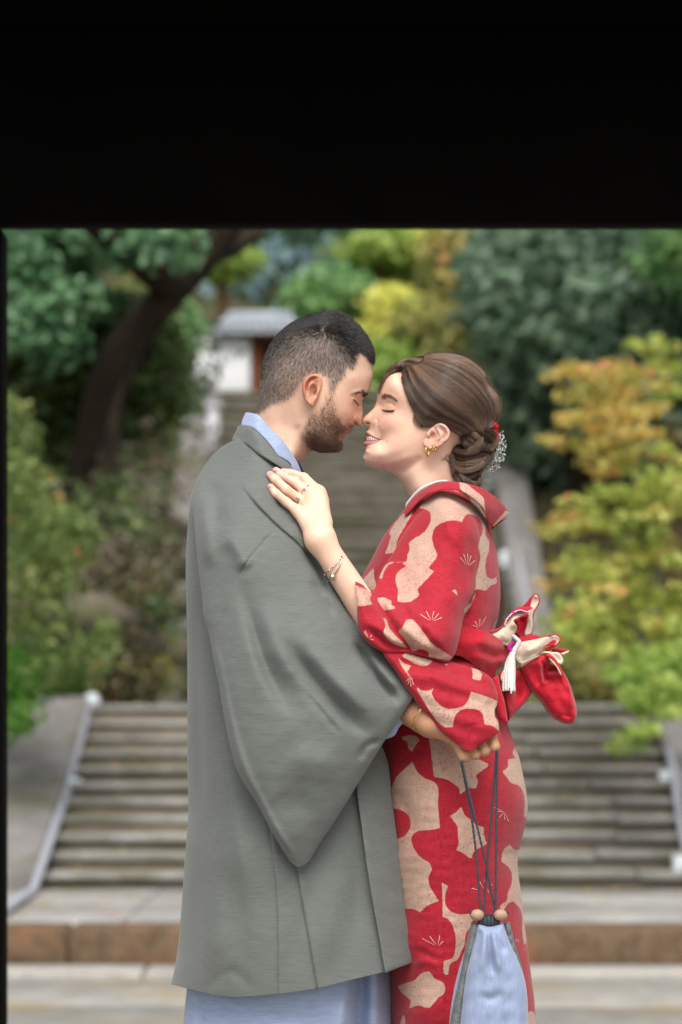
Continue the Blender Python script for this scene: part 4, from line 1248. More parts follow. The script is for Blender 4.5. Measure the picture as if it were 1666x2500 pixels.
tf += fold(s.Q, seam1, -.004, 1.6, 1.6, 0) + fold(s.Q, seam2, -.004, 1.6, 1.6, 0) + fold(s.Q, seam1, .004, 16, .5, 0) + fold(s.Q, seam2, .006, 22, .5, 0) \
    + fold(s.Q, c4([(150, 100), (165, 500), (185, 1000), (200, 1300)]), -.012, 16, 24) + fold(s.Q, c4([(205, 350), (260, 700), (320, 1000), (390, 1400), (430, 1800)]), .010, 20, 30) \
    + fold(s.Q, c4([(150, 1350), (170, 1700), (150, 2150)]), -.007, 18, 26, .4) + fold(s.Q, c4([(330, 1300), (380, 1600), (400, 2150)]), -.006, 26, 40, .4) \
    + fold(s.Q, c4([(260, 1500), (270, 1800), (240, 2180)]), .006, 24, 30, .4) + fold(s.Q, c4([(880, 1500), (870, 1800), (860, 2100)]), .008, 30, 40, .4) + fold(s.Q, c4([(780, 1600), (720, 1900), (720, 2150)]), -.004, 20, 30, .4) \
    + fold(s.Q, c4([(990, 1250), (1010, 1600), (1000, 2000)]), -.006, 22, 22, .4) + fold(s.Q, c4([(200, 2190), (350, 2080), (480, 2200)]), -.003, 14) + .0016 * ripple(s.Q, 220, 21) + .0003 * ripple(s.Q, 60, 22)
hbV, hbF = s.solid(np.zeros(len(s.Q)), np.maximum(tf, .002), lip=.002)
put('haori', hbV, hbF, M['haori'], man)
s = Sheet([(866, 1860), (931, 1816), (944, 1850), (957, 1952), (971, 2055), (985, 2190), (993, 2245), (1001, 2275), (1009, 2331), (1008, 2350), (975, 2362), (941, 2376), (930, 2310), (905, 2170), (885, 2030), (872, 1930)], g=7)
tf = .006 * edge_round(s.d, 5) + fold(s.Q, c4([(1130, 1950), (1200, 1990), (1275, 1960)]), .002, 5) + .0015 * ripple(s.Q, 60, 31)
yb = TPS([(870, 1900), (931, 1816), (941, 2376), (1008, 2350), (985, 2190), (905, 2150), (957, 1952)], [-.185, -.15, -.186, -.125, -.13, -.186, -.14])
put('haori_band', *s.solid(yb(s.Q), tf, lip=.003), M['haori'], man)
sl_poly = c2([(395, 305)]) + [(540, 1092), (505, 1130), (484, 1164), (470, 1200), (474, 1267), (484, 1379), (494, 1460), (500, 1510), (510, 1545), (518, 1590), (536, 1681), (550, 1765), (564, 1830), (582, 1886), (602, 1922), (625, 1957), (662, 2027), (699, 2088), (712, 2106), (727, 2116), (738, 2115), (748, 2108), (774, 2069), (821, 1999), (868, 1924), (938, 1811), (975, 1755), (1009, 1702), (961, 1624), (914, 1568), (868, 1517), (836, 1462), (815, 1400), (790, 1330), (760, 1262), (730, 1200), (716, 1150)] + c2([(830, 490), (750, 432), (680, 345), (600, 290), (520, 290), (450, 285)])
s = Sheet(sl_poly, g=6, corner=42, lines=[c2([(430, 570), (500, 690), (580, 790), (750, 960), (900, 1090), (1050, 1270), (1120, 1420), (1190, 1568)]), c2([(760, 965), (640, 1080), (500, 1250), (410, 1420)]), c4([(735, 600), (800, 690), (930, 850)]), c2([(930, 1110), (1040, 1270), (1130, 1500)]), c4([(985, 340), (1060, 460), (1140, 580), (1235, 690)])])
sy = [(566, 1078, -.055), (505, 1130, -.05), (470, 1200, -.09), (474, 1267, -.13), (494, 1460, -.18), (518, 1590, -.205), (550, 1765, -.222), (602, 1922, -.234), (662, 2027, -.236), (727, 2116, -.222), (821, 1999, -.226), (868, 1924, -.228), (938, 1811, -.234), (1009, 1702, -.238), (961, 1624, -.222), (914, 1568, -.205), (868, 1517, -.19), (815, 1400, -.165), (760, 1262, -.125), (716, 1150, -.085), (640, 1100, -.088), (600, 1072, -.075)]
mid = TPS([a[:2] for a in sy], [a[2] for a in sy], 1e-3)(s.Q)
tw = [(580, 1160, .05), (640, 1200, .072), (560, 1250, .07), (680, 1300, .07), (590, 1400, .066), (700, 1500, .066), (620, 1600, .058), (800, 1560, .055), (720, 1720, .058), (640, 1800, .046), (860, 1680, .05), (760, 1860, .042), (680, 1950, .03), (900, 1740, .035), (820, 1880, .034), (730, 2040, .02), (750, 1400, .05), (530, 1200, .045), (860, 1600, .035), (930, 1680, .025), (690, 1190, .04), (540, 1500, .035)]
W2 = TPS([a[:2] for a in tw] + s.B[::7].tolist(), [a[2] ** 2 * 1e4 for a in tw] + [.0] * len(s.B[::7]), 1e-3)
tf = np.sqrt(np.maximum(W2(s.Q) / 1e4, 9e-6))
Q = s.Q
FO = fold(Q, c4([(395, 0), (440, 150), (490, 330), (540, 480), (620, 650), (720, 800)]), -.015, 40, 17, .45) + fold(Q, c4([(455, 60), (520, 260), (600, 450), (720, 640)]), .008, 30, 30, .4) \
    + fold(Q, c4([(585, 285), (660, 390), (760, 530), (880, 670), (1000, 790), (1140, 865)]), -.017, 36, 15, .4) + fold(Q, c4([(640, 250), (760, 420), (900, 580), (1050, 720), (1180, 800)]), .008, 26, 28, .4) \
    + fold(Q, c4([(735, 600), (800, 690), (930, 850)]), -.0022, 9) + fold(Q, c4([(985, 340), (1060, 460), (1140, 580), (1235, 690)]), -.012, 13, 8) + fold(Q, c4([(1060, 400), (1130, 500), (1240, 620)]), .006, 12) \
    + fold(Q, c4([(760, 20), (830, 130), (900, 240)]), -.005, 8) + fold(Q, c2([(350, 1000), (440, 1130), (520, 1300)]), .007, 20) \
    + fold(Q, c2([(430, 570), (500, 690), (580, 790), (750, 960), (900, 1090), (1050, 1270), (1120, 1420), (1190, 1568)]), -.0032, 2, 6) + fold(Q, c2([(470, 600), (620, 780), (800, 960), (960, 1120)]), .004, 14) \
    + fold(Q, c2([(930, 1110), (1040, 1270), (1130, 1500)]), -.009, 10) + fold(Q, c2([(250, 600), (270, 800), (300, 1000)]), -.006, 22) \
    + fold(Q, c2([(200, 640), (190, 900), (230, 1300)]), .006, 18) + fold(Q, c2([(720, 740), (830, 900), (870, 980)]), -.006, 12) \
    + fold(Q, c2([(760, 965), (640, 1075), (500, 1250), (410, 1420)]), -.0012, 2.2) \
    + fold(Q, c4([(1145, 870), (1060, 900), (1020, 980)]), -.004, 8) + fold(Q, c4([(640, 900), (760, 980), (960, 1010)]), .007, 45, 45, .4) + fold(Q, c4([(560, 1150), (680, 1200), (820, 1180)]), -.004, 40, 40, .4) \
    + fold(Q, c4([(250, 330), (330, 700), (420, 1010), (560, 1290), (680, 1490)]), .004, 10, 14, .1) + .0014 * ripple(Q, 220, 41) + .00025 * ripple(Q, 50, 42)
tf = np.maximum(tf + 1.65 * FO * sstep(s.d, 0, 16), .002)
slV, slF = s.solid(mid, tf, np.full(len(Q), .012) * edge_round(s.d, 12), lip=.002)
put('haori_sleeve', slV, slF, M['haori_s'], man)
slS, slY = s, s.yf
slV2 = slV.copy(); slV2[:, 1] = -slV2[:, 1] + .03
put('haori_sleeve', slV2, [x[:, ::-1] for x in slF], M['haori_s'], man)
s = Sheet(c2([(396, 302), (404, 276), (428, 232), (446, 190), (458, 183), (490, 186), (530, 195), (600, 240), (680, 328), (750, 414), (830, 472), (862, 510), (884, 552), (900, 620), (860, 600), (800, 530), (700, 462), (600, 402), (520, 338), (455, 298)]), g=5)
hy = TPS(c2([(400, 290), (450, 186), (530, 195), (600, 240), (750, 414), (884, 552), (800, 530), (700, 462), (600, 402), (520, 338), (455, 298)]), [-.045, -.04, -.082, -.1, -.108, -.1, -.122, -.128, -.118, -.098, -.07])
tf = .005 * edge_round(s.d, 5) + fold(s.Q, c2([(400, 285), (450, 270), (510, 305)]), -.004, 3) + fold(s.Q, c2([(470, 195), (600, 310), (800, 490)]), .002, 14) + .001 * ripple(s.Q, 45, 51)
put('haori_collar', *s.solid(hy(s.Q), tf, lip=.002), M['haori'], man)
hcS, hcY = s, s.yf
# blue lining showing inside the sleeve mouth
s = Sheet(c3([(440, 1450), (468, 1490), (420, 1560), (350, 1640), (320, 1690), (260, 1712), (180, 1745), (150, 1700), (300, 1560), (400, 1440)]), g=6)
put('sleeve_lining', *s.solid(np.full(len(s.Q), -.212), .006 * edge_round(s.d, 6) + fold(s.Q, c3([(440, 1480), (330, 1640), (250, 1710)]), -.003, 5), lip=.001), M['blue'], man)
# wrist bracelet
c = wpt(1037, 1756, HY)
th = np.linspace(0, 2 * math.pi, 26)
ax = np.array(wpt(1050, 1768, HY) - wpt(985, 1722, -.196)); ax /= np.linalg.norm(ax)
e1 = np.cross(ax, [0, 1, 0]); e1 /= np.linalg.norm(e1); e2 = np.cross(ax, e1)
M['gold'] = plain('gold', lin(236, 190, 96), .22, 1)
ring = [c + .0225 * (math.cos(a) * e1 + math.sin(a) * e2) + ax * .0012 * math.sin(9 * a) for a in th]
put('bracelet', *tube(ring, .0009, 6), M['gold'], man)

# ================================================================== THE WOMAN
woman = thing('person', 'woman in red kimono with beige plum pattern, brown hair in a low bun, eyes lowered', 'person', tuple(wpt(1090, 3514, 0)))
M['hair_w'] = hair_mat('brown_hair', lin(40, 29, 24), lin(136, 108, 88), .36, .45)
M['hair_base'] = plain('dark_brown_hair_base', lin(54, 40, 32), .6, 0, .3, .2, 40)
M['lash'] = plain('black_lash', lin(18, 16, 20), .5)
M['teeth'] = plain('teeth', lin(236, 228, 214), .25, 0, .5)

def kimono_mat(name, red=lin(186, 33, 52), beige=lin(212, 174, 154)):
    m, nt, b = new_mat(name)
    a = N(nt, 'ShaderNodeAttribute', attribute_name='print').outputs['Fac']
    n1 = noise_fac(nt, 150, 4, .7)
    d = math_n(nt, 'ADD', a, math_n(nt, 'MULTIPLY', math_n(nt, 'SUBTRACT', n1, .5), 5.5))
    fac = math_n(nt, 'ADD', math_n(nt, 'MULTIPLY', d, .8), .5, True)
    weave = noise_fac(nt, 1, 2, .6, (90, 90, 620))
    weave2 = noise_fac(nt, 1, 2, .6, (620, 620, 80))
    w = math_n(nt, 'MULTIPLY', math_n(nt, 'ADD', weave, weave2), .5)
    rc = ramp(nt, w, [(.36, tuple(c * .66 for c in red)), (.6, tuple(min(1, c * 1.12) for c in red))])
    rc = mixc(nt, .5, rc, ramp(nt, noise_fac(nt, 5, 4), [(.3, (.84, .8, .82)), (.7, (1, 1, 1))]), 'MULTIPLY')
    bc = ramp(nt, w, [(.34, tuple(c * .76 for c in beige)), (.6, beige)])
    pinkish = math_n(nt, 'MULTIPLY', math_n(nt, 'SUBTRACT', noise_fac(nt, 7, 3), .5, True), 2.2, True)
    bc = mixc(nt, pinkish, bc, lin(216, 150, 142))
    sp = math_n(nt, 'MULTIPLY', math_n(nt, 'SUBTRACT', noise_fac(nt, 300, 3, .75), .56, True), 12, True)
    patch = math_n(nt, 'MULTIPLY', math_n(nt, 'SUBTRACT', noise_fac(nt, 14, 3), .36, True), 5, True)
    bc = mixc(nt, math_n(nt, 'MULTIPLY', math_n(nt, 'MULTIPLY', sp, patch), .75), bc, lin(128, 66, 66))
    nt.links.new(mixc(nt, fac, rc, bc), b.inputs['Base Color'])
    b.inputs['Roughness'].default_value = .75
    b.inputs['Specular IOR Level'].default_value = .2
    b.inputs['Sheen Weight'].default_value = .15
    bump(nt, b, w, .22, .0015)
    return m
M['kimono'] = kimono_mat('red_plum_kimono_cloth')
def obi_mat():
    m, nt, b = new_mat('red_damask_silk')
    br = N(nt, 'ShaderNodeTexVoronoi', feature='DISTANCE_TO_EDGE', Scale=42)
    tc = N(nt, 'ShaderNodeTexCoord'); nt.links.new(tc.outputs['Object'], br.inputs['Vector'])
    line = math_n(nt, 'SUBTRACT', 1, math_n(nt, 'MULTIPLY', br.outputs[0], 11, True), True)
    c = mixc(nt, math_n(nt, 'MULTIPLY', line, .32), lin(204, 20, 46), lin(140, 6, 28))
    nt.links.new(c, b.inputs['Base Color'])
    b.inputs['Roughness'].default_value = .62
    b.inputs['Specular IOR Level'].default_value = .22
    b.inputs['Sheen Weight'].default_value = .2
    bump(nt, b, noise_fac(nt, 1, 3, .6, (30, 30, 260)), .2, .002)
    return m
M['obi'] = obi_mat()
M['lining'] = plain('beige_silk_lining', lin(222, 204, 182), .6, 0, .3, .05, 30)
M['fan'] = plain('pale_pink_print', lin(236, 196, 184), .8, 0, .2)

# --- beige patches of the print, traced
PR_UP = [c3(p) for p in [
 [(480, 240), (500, 205), (560, 165), (640, 140), (700, 150), (760, 185), (830, 220), (880, 270), (903, 310), (905, 360), (905, 410), (926, 445), (925, 500), (905, 580), (905, 640), (920, 680), (950, 690), (975, 672), (978, 715), (925, 740), (905, 766), (870, 755), (840, 755), (845, 660), (862, 600), (870, 540), (857, 490), (865, 440), (885, 390), (880, 340), (860, 305), (825, 280), (790, 275), (770, 290), (755, 326), (720, 316), (640, 325), (600, 345), (575, 375), (563, 420), (570, 470), (596, 542), (560, 590), (540, 620), (572, 640), (530, 690), (500, 720), (470, 760), (482, 790), (450, 820), (390, 838), (340, 832), (345, 760), (328, 690), (340, 650), (370, 625), (402, 605), (362, 586), (402, 578), (405, 540), (420, 490), (413, 460), (450, 430), (500, 400), (540, 350), (556, 300), (545, 258), (510, 242)],
 [(735, 70), (780, 80), (830, 120), (890, 172), (900, 230), (910, 306), (872, 255), (820, 205), (790, 150), (745, 115)],
 [(458, 225), (430, 280), (385, 360), (350, 420), (310, 520), (262, 530), (290, 450), (302, 412), (283, 400), (320, 340), (390, 262)],
 [(392, 582), (300, 592), (262, 630), (242, 690), (224, 686), (245, 630), (280, 588), (340, 574)],
 [(100, 712), (150, 660), (195, 608), (193, 680), (206, 730), (185, 768), (150, 732)],
 [(70, 726), (120, 745), (182, 780), (165, 820), (188, 850), (120, 860), (70, 864)],
 [(208, 810), (250, 806), (306, 830), (300, 850), (338, 876), (260, 890), (238, 860)],
 [(243, 926), (270, 945), (290, 1000), (322, 1040), (352, 1070), (412, 1132), (340, 1112), (280, 1072), (252, 1030), (265, 990)],
 [(398, 952), (430, 943), (470, 980), (510, 1030), (552, 1090), (620, 1140), (692, 1185), (670, 1212), (600, 1196), (543, 1187), (540, 1160), (500, 1135), (440, 1152), (400, 1090), (370, 1050), (343, 1020), (372, 1000)],
 [(770, 925), (775, 870), (800, 850), (825, 800), (838, 742), (839, 800), (815, 852), (790, 890)],
 [(945, 1010), (960, 965), (990, 930), (978, 975), (955, 1014)], [(688, 765), (714, 756), (732, 799)]]]
PR_DR = [c3(p) for p in [
 [(395, 1158), (450, 1175), (520, 1195), (572, 1206), (540, 1236), (480, 1241), (420, 1212), (370, 1180)],
 [(640, 1226), (662, 1231), (655, 1244)], [(813, 1254), (850, 1265), (880, 1290), (871, 1336), (820, 1326), (822, 1285)],
 [(335, 1180), (392, 1230), (432, 1240), (402, 1282), (432, 1312), (462, 1372), (502, 1400), (545, 1398), (576, 1384), (560, 1420), (575, 1450), (610, 1490), (660, 1516), (720, 1513), (775, 1490), (800, 1450), (808, 1408), (870, 1424), (940, 1450), (985, 1470), (985, 1520), (960, 1560), (982, 1600), (995, 1665), (950, 1626), (897, 1617), (893, 1580), (868, 1530), (820, 1518), (750, 1524), (710, 1562), (695, 1632), (650, 1636), (618, 1618), (570, 1562), (520, 1484), (470, 1402), (430, 1330), (380, 1262)]]]
PR_LO = [c5(p) for p in [
 [(225, 295), (300, 280), (345, 284), (367, 320), (330, 362), (315, 396), (288, 380), (285, 340)],
 [(432, 262), (470, 582), (540, 590), (600, 620), (650, 662), (660, 702), (690, 682), (700, 655), (772, 662), (786, 610), (770, 570), (800, 545), (872, 495), (830, 470), (760, 440), (640, 400), (560, 330), (480, 280)],
 [(172, 640), (215, 560), (260, 520), (317, 468), (350, 540), (410, 590), (480, 620), (500, 800), (515, 945), (440, 960), (350, 970), (312, 1000), (330, 1100), (380, 1160), (440, 1200), (456, 1240), (430, 1300), (440, 1360), (480, 1430), (506, 1470), (450, 1490), (400, 1520), (370, 1552), (330, 1530), (255, 1525), (235, 1330), (205, 1130), (195, 1030), (260, 1002), (302, 930), (290, 860), (240, 820), (165, 800), (145, 700)],
 [(667, 788), (690, 850), (740, 890), (770, 920), (826, 940), (830, 1000), (852, 1060), (800, 1085), (760, 1110), (740, 1168), (710, 1150), (680, 1125), (626, 1100), (650, 1060), (640, 1000), (640, 940), (610, 890), (583, 860), (630, 830)],
 [(1050, 368), (1080, 430), (1125, 540), (1150, 680), (1155, 790), (1140, 850), (1112, 885), (1122, 760), (1115, 700), (1080, 640), (1020, 620), (985, 570), (957, 540), (1000, 510), (1000, 450), (1062, 445), (1035, 410)],
 [(1015, 1062), (1035, 1090), (1060, 1106), (1090, 1100), (1075, 1200), (1090, 1300), (1115, 1400), (1105, 1480), (1120, 1600), (1135, 1700), (1122, 1850), (1105, 1700), (1085, 1520), (1040, 1470), (1000, 1490), (970, 1542), (943, 1532), (950, 1500), (990, 1470), (1000, 1420), (1030, 1330), (1025, 1260), (990, 1210), (957, 1190), (965, 1110)],
 [(528, 1338), (572, 1360), (550, 1430), (560, 1510), (600, 1550), (680, 1565), (740, 1560), (752, 1620), (700, 1700), (690, 1780), (660, 1850), (640, 1890), (590, 1920), (570, 2002), (538, 1992), (540, 1900), (600, 1880), (625, 1800), (625, 1720), (600, 1640), (560, 1590), (533, 1585)],
 [(205, 2082), (260, 2060), (330, 2040), (380, 1990), (440, 1974), (470, 2020), (540, 2060), (540, 2140), (510, 2160), (470, 2200), (440, 2236), (360, 2220), (288, 2242), (305, 2190), (280, 2160), (240, 2130)],
 [(250, 2288), (266, 2320), (262, 2370), (300, 2450), (260, 2560), (225, 2450), (240, 2310)],
 [(1150, 2265), (1180, 2258), (1200, 2300), (1215, 2400), (1150, 2460), (1130, 2360)],
 [(600, 2500), (760, 2440), (900, 2520), (840, 2700), (640, 2680)], [(300, 2800), (420, 2740), (520, 2860), (430, 3050), (320, 2980)]]]
def printed(Q, polys):
    out = np.full(len(Q), -30.0)
    for p in polys:
        P = smooth_poly(p, True, 6, 62)
        lo, hi = P.min(0) - 30, P.max(0) + 30
        m = ((Q > lo) & (Q < hi)).all(1)
        if m.any(): out[m] = np.maximum(out[m], psdf(Q[m], P))
    return np.clip(out, -30, 30)

def drape(sheet, y, strokes, parent, w=1.7, name='blossom_print'):
    """thin printed strokes lying on a cloth surface"""
    parts = []
    for a, b in strokes:
        a, b = np.array(a), np.array(b)
        t = np.linspace(0, 1, 6)[:, None]
        L = a * (1 - t) + b * t
        n = np.array([-(b - a)[1], (b - a)[0]]); n = n / np.linalg.norm(n)
        wd = (w * (.35 + .65 * t))
        pts = np.concatenate([L - n * wd / 2, L + n * wd / 2])
        j = ((pts[:, None] - sheet.Q[None]) ** 2).sum(-1)
        k = np.argsort(j, 1)[:, :6]
        wgt = 1 / (np.take_along_axis(j, k, 1) + 1)
        yy_ = (y[k] * wgt).sum(1) / wgt.sum(1) - .0012
        V = unproj(pts[:, 0], pts[:, 1], yy_)
        i = np.arange(5)
        parts.append((V, [np.stack([i, i + 1, i + 7, i + 6], 1)]))
    V, f = join(parts)
    return put(name, V, f, M['fan'], parent)
def fan(cv, base, ends):
    b = cv([base])[0]
    out = []
    for e in cv(ends):
        e = np.array(e); bb = np.array(b)
        out.append((bb + (e - bb) * .2, e))
    return out

# ---- head and neck
wh_poly = w3([(430, 186), (350, 196), (268, 264), (222, 345), (196, 420)]) + \
    m2([(1120, 610), (1108, 690), (1098, 752), (1078, 835), (1038, 912), (975, 975), (900, 1042), (852, 1088), (828, 1135), (823, 1185), (848, 1220), (895, 1240), (938, 1268), (950, 1290), (932, 1338), (897, 1362), (884, 1398), (895, 1446), (918, 1462), (906, 1500), (912, 1540), (870, 1552), (848, 1580), (850, 1618), (868, 1650), (886, 1690), (876, 1738), (850, 1800), (834, 1860)]) + \
    w3([(27, 1085), (30, 1140), (58, 1188), (120, 1220), (200, 1236), (290, 1256), (350, 1282), (420, 1350), (480, 1432), (512, 1510), (532, 1575)]) + [(1006, 1240), (1030, 1275), (1080, 1275), (1130, 1240), (1150, 1195)] + \
    w3([(1090, 1330), (1040, 1240), (1040, 1150), (1120, 1080), (1220, 1000), (1300, 900), (1350, 780), (1370, 640), (1350, 500), (1290, 350), (1200, 230), (1080, 140), (930, 90), (780, 80), (640, 100), (520, 145)])
wh = Sheet(wh_poly, g=3.4, refine=[(884, 1010, 936, 1092, 1.6), (930, 950, 972, 1010, 1.8)], corner=80, step=3)
anch = [(330, 300, 44), (400, 400, 56), (250, 420, 30), (480, 500, 63), (300, 470, 37), (380, 620, 47), (280, 610, 33), (215, 570, 15.5), (130, 660, 10), (145, 735, 14.5), (80, 715, 8.5), (300, 720, 44), (420, 740, 56), (550, 740, 63), (250, 820, 38), (215, 930, 28), (120, 900, 18), (70, 965, 12), (90, 1120, 23), (60, 1050, 17), (200, 1080, 40), (200, 1180, 27), (400, 1050, 51), (550, 1000, 58), (600, 1090, 54), (450, 1180, 40), (600, 1300, 46), (750, 1250, 49), (800, 1400, 49), (620, 1450, 46), (850, 1130, 52), (700, 850, 66), (700, 500, 71), (900, 450, 73), (1100, 550, 67), (900, 250, 60), (650, 250, 57), (1100, 350, 54), (1000, 850, 60), (1200, 700, 50), (330, 950, 48), (320, 850, 46), (700, 1050, 56), (540, 1200, 44), (900, 1250, 47)]
ap = w3([(x, y) for x, y, w in anch]) + wh.B[::3].tolist()
wW = TPS(ap, np.array([(w / 1000) ** 2 for x, y, w in anch] + [0] * len(wh.B[::3])) * 1e3, 2e-4)
def wom_half(Q): return np.sqrt(np.maximum(wW(Q) / 1e3, 1e-7))
Q = wh.Q
UL = m2([(884, 1398), (896, 1362), (930, 1378), (1000, 1426), (1100, 1476), (1184, 1508), (1186, 1526), (1100, 1502), (1000, 1462), (930, 1452), (895, 1448)])
LL = m2([(848, 1580), (868, 1550), (915, 1546), (1000, 1552), (1100, 1536), (1184, 1520), (1130, 1562), (1040, 1600), (960, 1620), (900, 1636), (866, 1646), (848, 1612)])
GAP = m2([(896, 1450), (930, 1454), (1000, 1464), (1100, 1504), (1180, 1520), (1100, 1536), (1000, 1550), (915, 1545), (902, 1500)])
tf = wom_half(Q)
eye_l = m2([(1205, 948), (1250, 962), (1330, 978), (1400, 972), (1440, 960)])
disp = gauss(Q, m2([(1330, 890)])[0], 15, 9, .0034, 5) + fold(Q, m2([(1250, 850), (1310, 800), (1400, 830), (1480, 905)]), -.0016, 3) + fold(Q, eye_l, -.0012, 1.8) \
    + fold(Q, m2([(1200, 700), (1300, 650), (1400, 690), (1480, 780)]), .0014, 6) + gauss(Q, m2([(1050, 1190)])[0], 7, 9, .0030, 20) \
    + fold(Q, m2([(1085, 1080), (1115, 1170), (1085, 1270)]), -.0016, 2.5) + gauss(Q, m2([(925, 1205)])[0], 6, 2.4, -.004, 15) \
    + fold(Q, m2([(1115, 1230), (1150, 1340), (1185, 1440)]), -.0012, 3.5, 5) + gauss(Q, m2([(1290, 1180)])[0], 26, 26, .0035) \
    + np.clip(psdf(Q, smooth_poly(UL)), 0, 4) / 4 * .0013 + np.clip(psdf(Q, smooth_poly(LL)), 0, 5) / 5 * .0018 - np.clip(psdf(Q, smooth_poly(GAP)) + 1, 0, 3) / 3 * .004 \
    + gauss(Q, m2([(1196, 1520)])[0], 4, 4, -.0018) + gauss(Q, m2([(900, 1690)])[0], 10, 5, -.001) + fold(Q, w3([(340, 1300), (480, 1250), (600, 1170), (660, 1080)]), -.0035, 11, 9) \
    + fold(Q, w3([(60, 1170), (250, 1190), (420, 1150), (580, 1070)]), .002, 9)
tf = np.maximum(tf + disp * sstep(wh.d, 0, 4), 2e-4)
V, f = wh.solid(np.zeros(len(Q)), tf, mirror=0.0)
whV, whT = V[:len(Q)], wh.T
col = np.tile(SKIN_W, (len(Q), 1))
col = blend(col, gauss(Q, m2([(1330, 1150)])[0], 34, 30, 1), lin(238, 170, 150), .55)
col = blend(col, gauss(Q, m2([(900, 1150)])[0], 16, 16, 1), lin(232, 166, 148), .5)
col = blend(col, gauss(Q, m2([(1340, 850)])[0], 18, 9, 1, 10), lin(204, 158, 128), .55)
col = blend(col, mlow(Q, UL, 1.0), lin(176, 92, 94), .95)
col = blend(col, mlow(Q, LL, 1.0), lin(214, 124, 124), .9)
col = blend(col, mlow(Q, GAP, 1.0), lin(150, 96, 86), .9)
col = blend(col, gauss(Q, m2([(928, 1206)])[0], 5.5, 2.0, 1, 15), lin(84, 36, 28), .9)
col = blend(col, fold(Q, eye_l, 1, 1.6), lin(46, 40, 46), .9)
col = blend(col, fold(Q, m2([(1250, 845), (1310, 800), (1400, 830), (1480, 905)]), 1, 2.5), lin(196, 142, 116), .6)
HLINE = w3([(196, 425), (222, 345), (268, 264), (350, 196), (432, 190), (447, 280), (482, 400), (532, 530), (592, 640), (612, 725), (650, 792), (700, 800), (770, 778)])
hd = seg_dist(Q, spline(HLINE, 80), False)[0]
col = blend(col, np.exp(-(hd / 9.0) ** 2), lin(150, 108, 86), .45)  # shade of the hair painted on the skin as a darker band
for (x, y) in [(1035, 1865), (1298, 1550)]:
    col = blend(col, gauss(Q, m2([(x, y)])[0], 1.6, 1.6, 1), lin(150, 90, 70), .8)
parts = [(V, f, col[wh.src])]
# ear
EAR_W = w3([(770, 790), (810, 764), (850, 752), (900, 770), (942, 815), (960, 858), (950, 912), (905, 968), (840, 1010), (780, 1030), (735, 1042), (690, 1015), (664, 975), (676, 932), (706, 900), (705, 860), (735, 820)])
e_r = [lambda P: fold(P, w3([(800, 780), (860, 768), (915, 800), (942, 860), (925, 920), (860, 975)]), .004, 4),
       lambda P: fold(P, w3([(830, 800), (880, 830), (895, 880), (860, 940)]), -.0026, 3),
       lambda P: fold(P, w3([(800, 800), (840, 850), (850, 900), (810, 950)]), .0024, 3.2),
       lambda P: gauss(P, w3([(770, 890)])[0], 9, 7, -.0075, -60), lambda P: gauss(P, w3([(722, 890)])[0], 4, 6, .003), lambda P: gauss(P, w3([(800, 825)])[0], 4, 9, -.003, -25)]
es, eV, ef = ear_mesh(EAR_W, 0, lambda P: -.0705 - .012 * sstep(P[:, 0], 1050, 1095), e_r)
ecol = np.tile(np.array(lin(238, 194, 174)), (len(es.Q), 1))
ecol = blend(ecol, gauss(es.Q, w3([(765, 890)])[0], 9, 8, 1, -60), lin(206, 130, 112), .8)
ecol = blend(ecol, gauss(es.Q, w3([(725, 903)])[0], 3, 2.5, 1), lin(120, 60, 48), .9)
ecol = blend(ecol, fold(es.Q, w3([(830, 800), (880, 830), (895, 880), (860, 940)]), 1, 4), lin(226, 160, 140), .7)
parts.append((eV, ef, ecol[es.src]))
eV2 = eV.copy(); eV2[:, 1] *= -1
parts.append((eV2, [x[:, ::-1] for x in ef], ecol[es.src]))

# ---- near hand and forearm
def haori_y(u, v):
    out = 0
    for S_, yf in ((slS, slY), (hcS, hcY)):
        d = ((S_.Q - np.array([u, v])) ** 2).sum(1); k = d.argmin()
        if d[k] < 150 or S_ is slS: out = min(out, yf[k])
    return out
def hp(x, y, off): 
    u, v = h4([(x, y)])[0]
    return wpt(u, v, haori_y(u, v) - off)
FW = {'pinky': [(640, 850), (430, 690), (245, 535), (150, 420)], 'ring': [(730, 700), (420, 475), (240, 300), (145, 210)], 'middle': [(880, 580), (580, 350), (345, 225), (245, 140)], 'index': [(985, 520), (730, 265), (490, 190), (370, 158)]}
FRW = {'pinky': (.0080, .0070, .0064, .0054), 'ring': (.0086, .0077, .0072, .0060), 'middle': (.0088, .0078, .0072, .0060), 'index': (.0090, .0078, .0068, .0056)}
FOF = {'pinky': (.020, .012, .008, .006), 'ring': (.026, .018, .011, .007), 'middle': (.036, .026, .014, .009), 'index': (.034, .030, .018, .010)}
JT = {k: [hp(x, y, o) for (x, y), o in zip(v, FOF[k])] for k, v in FW.items()}
WR = wpt(784, 1322, min(haori_y(740, 1300), -.13) - .024)
EL = wpt(935, 1556, -.19)
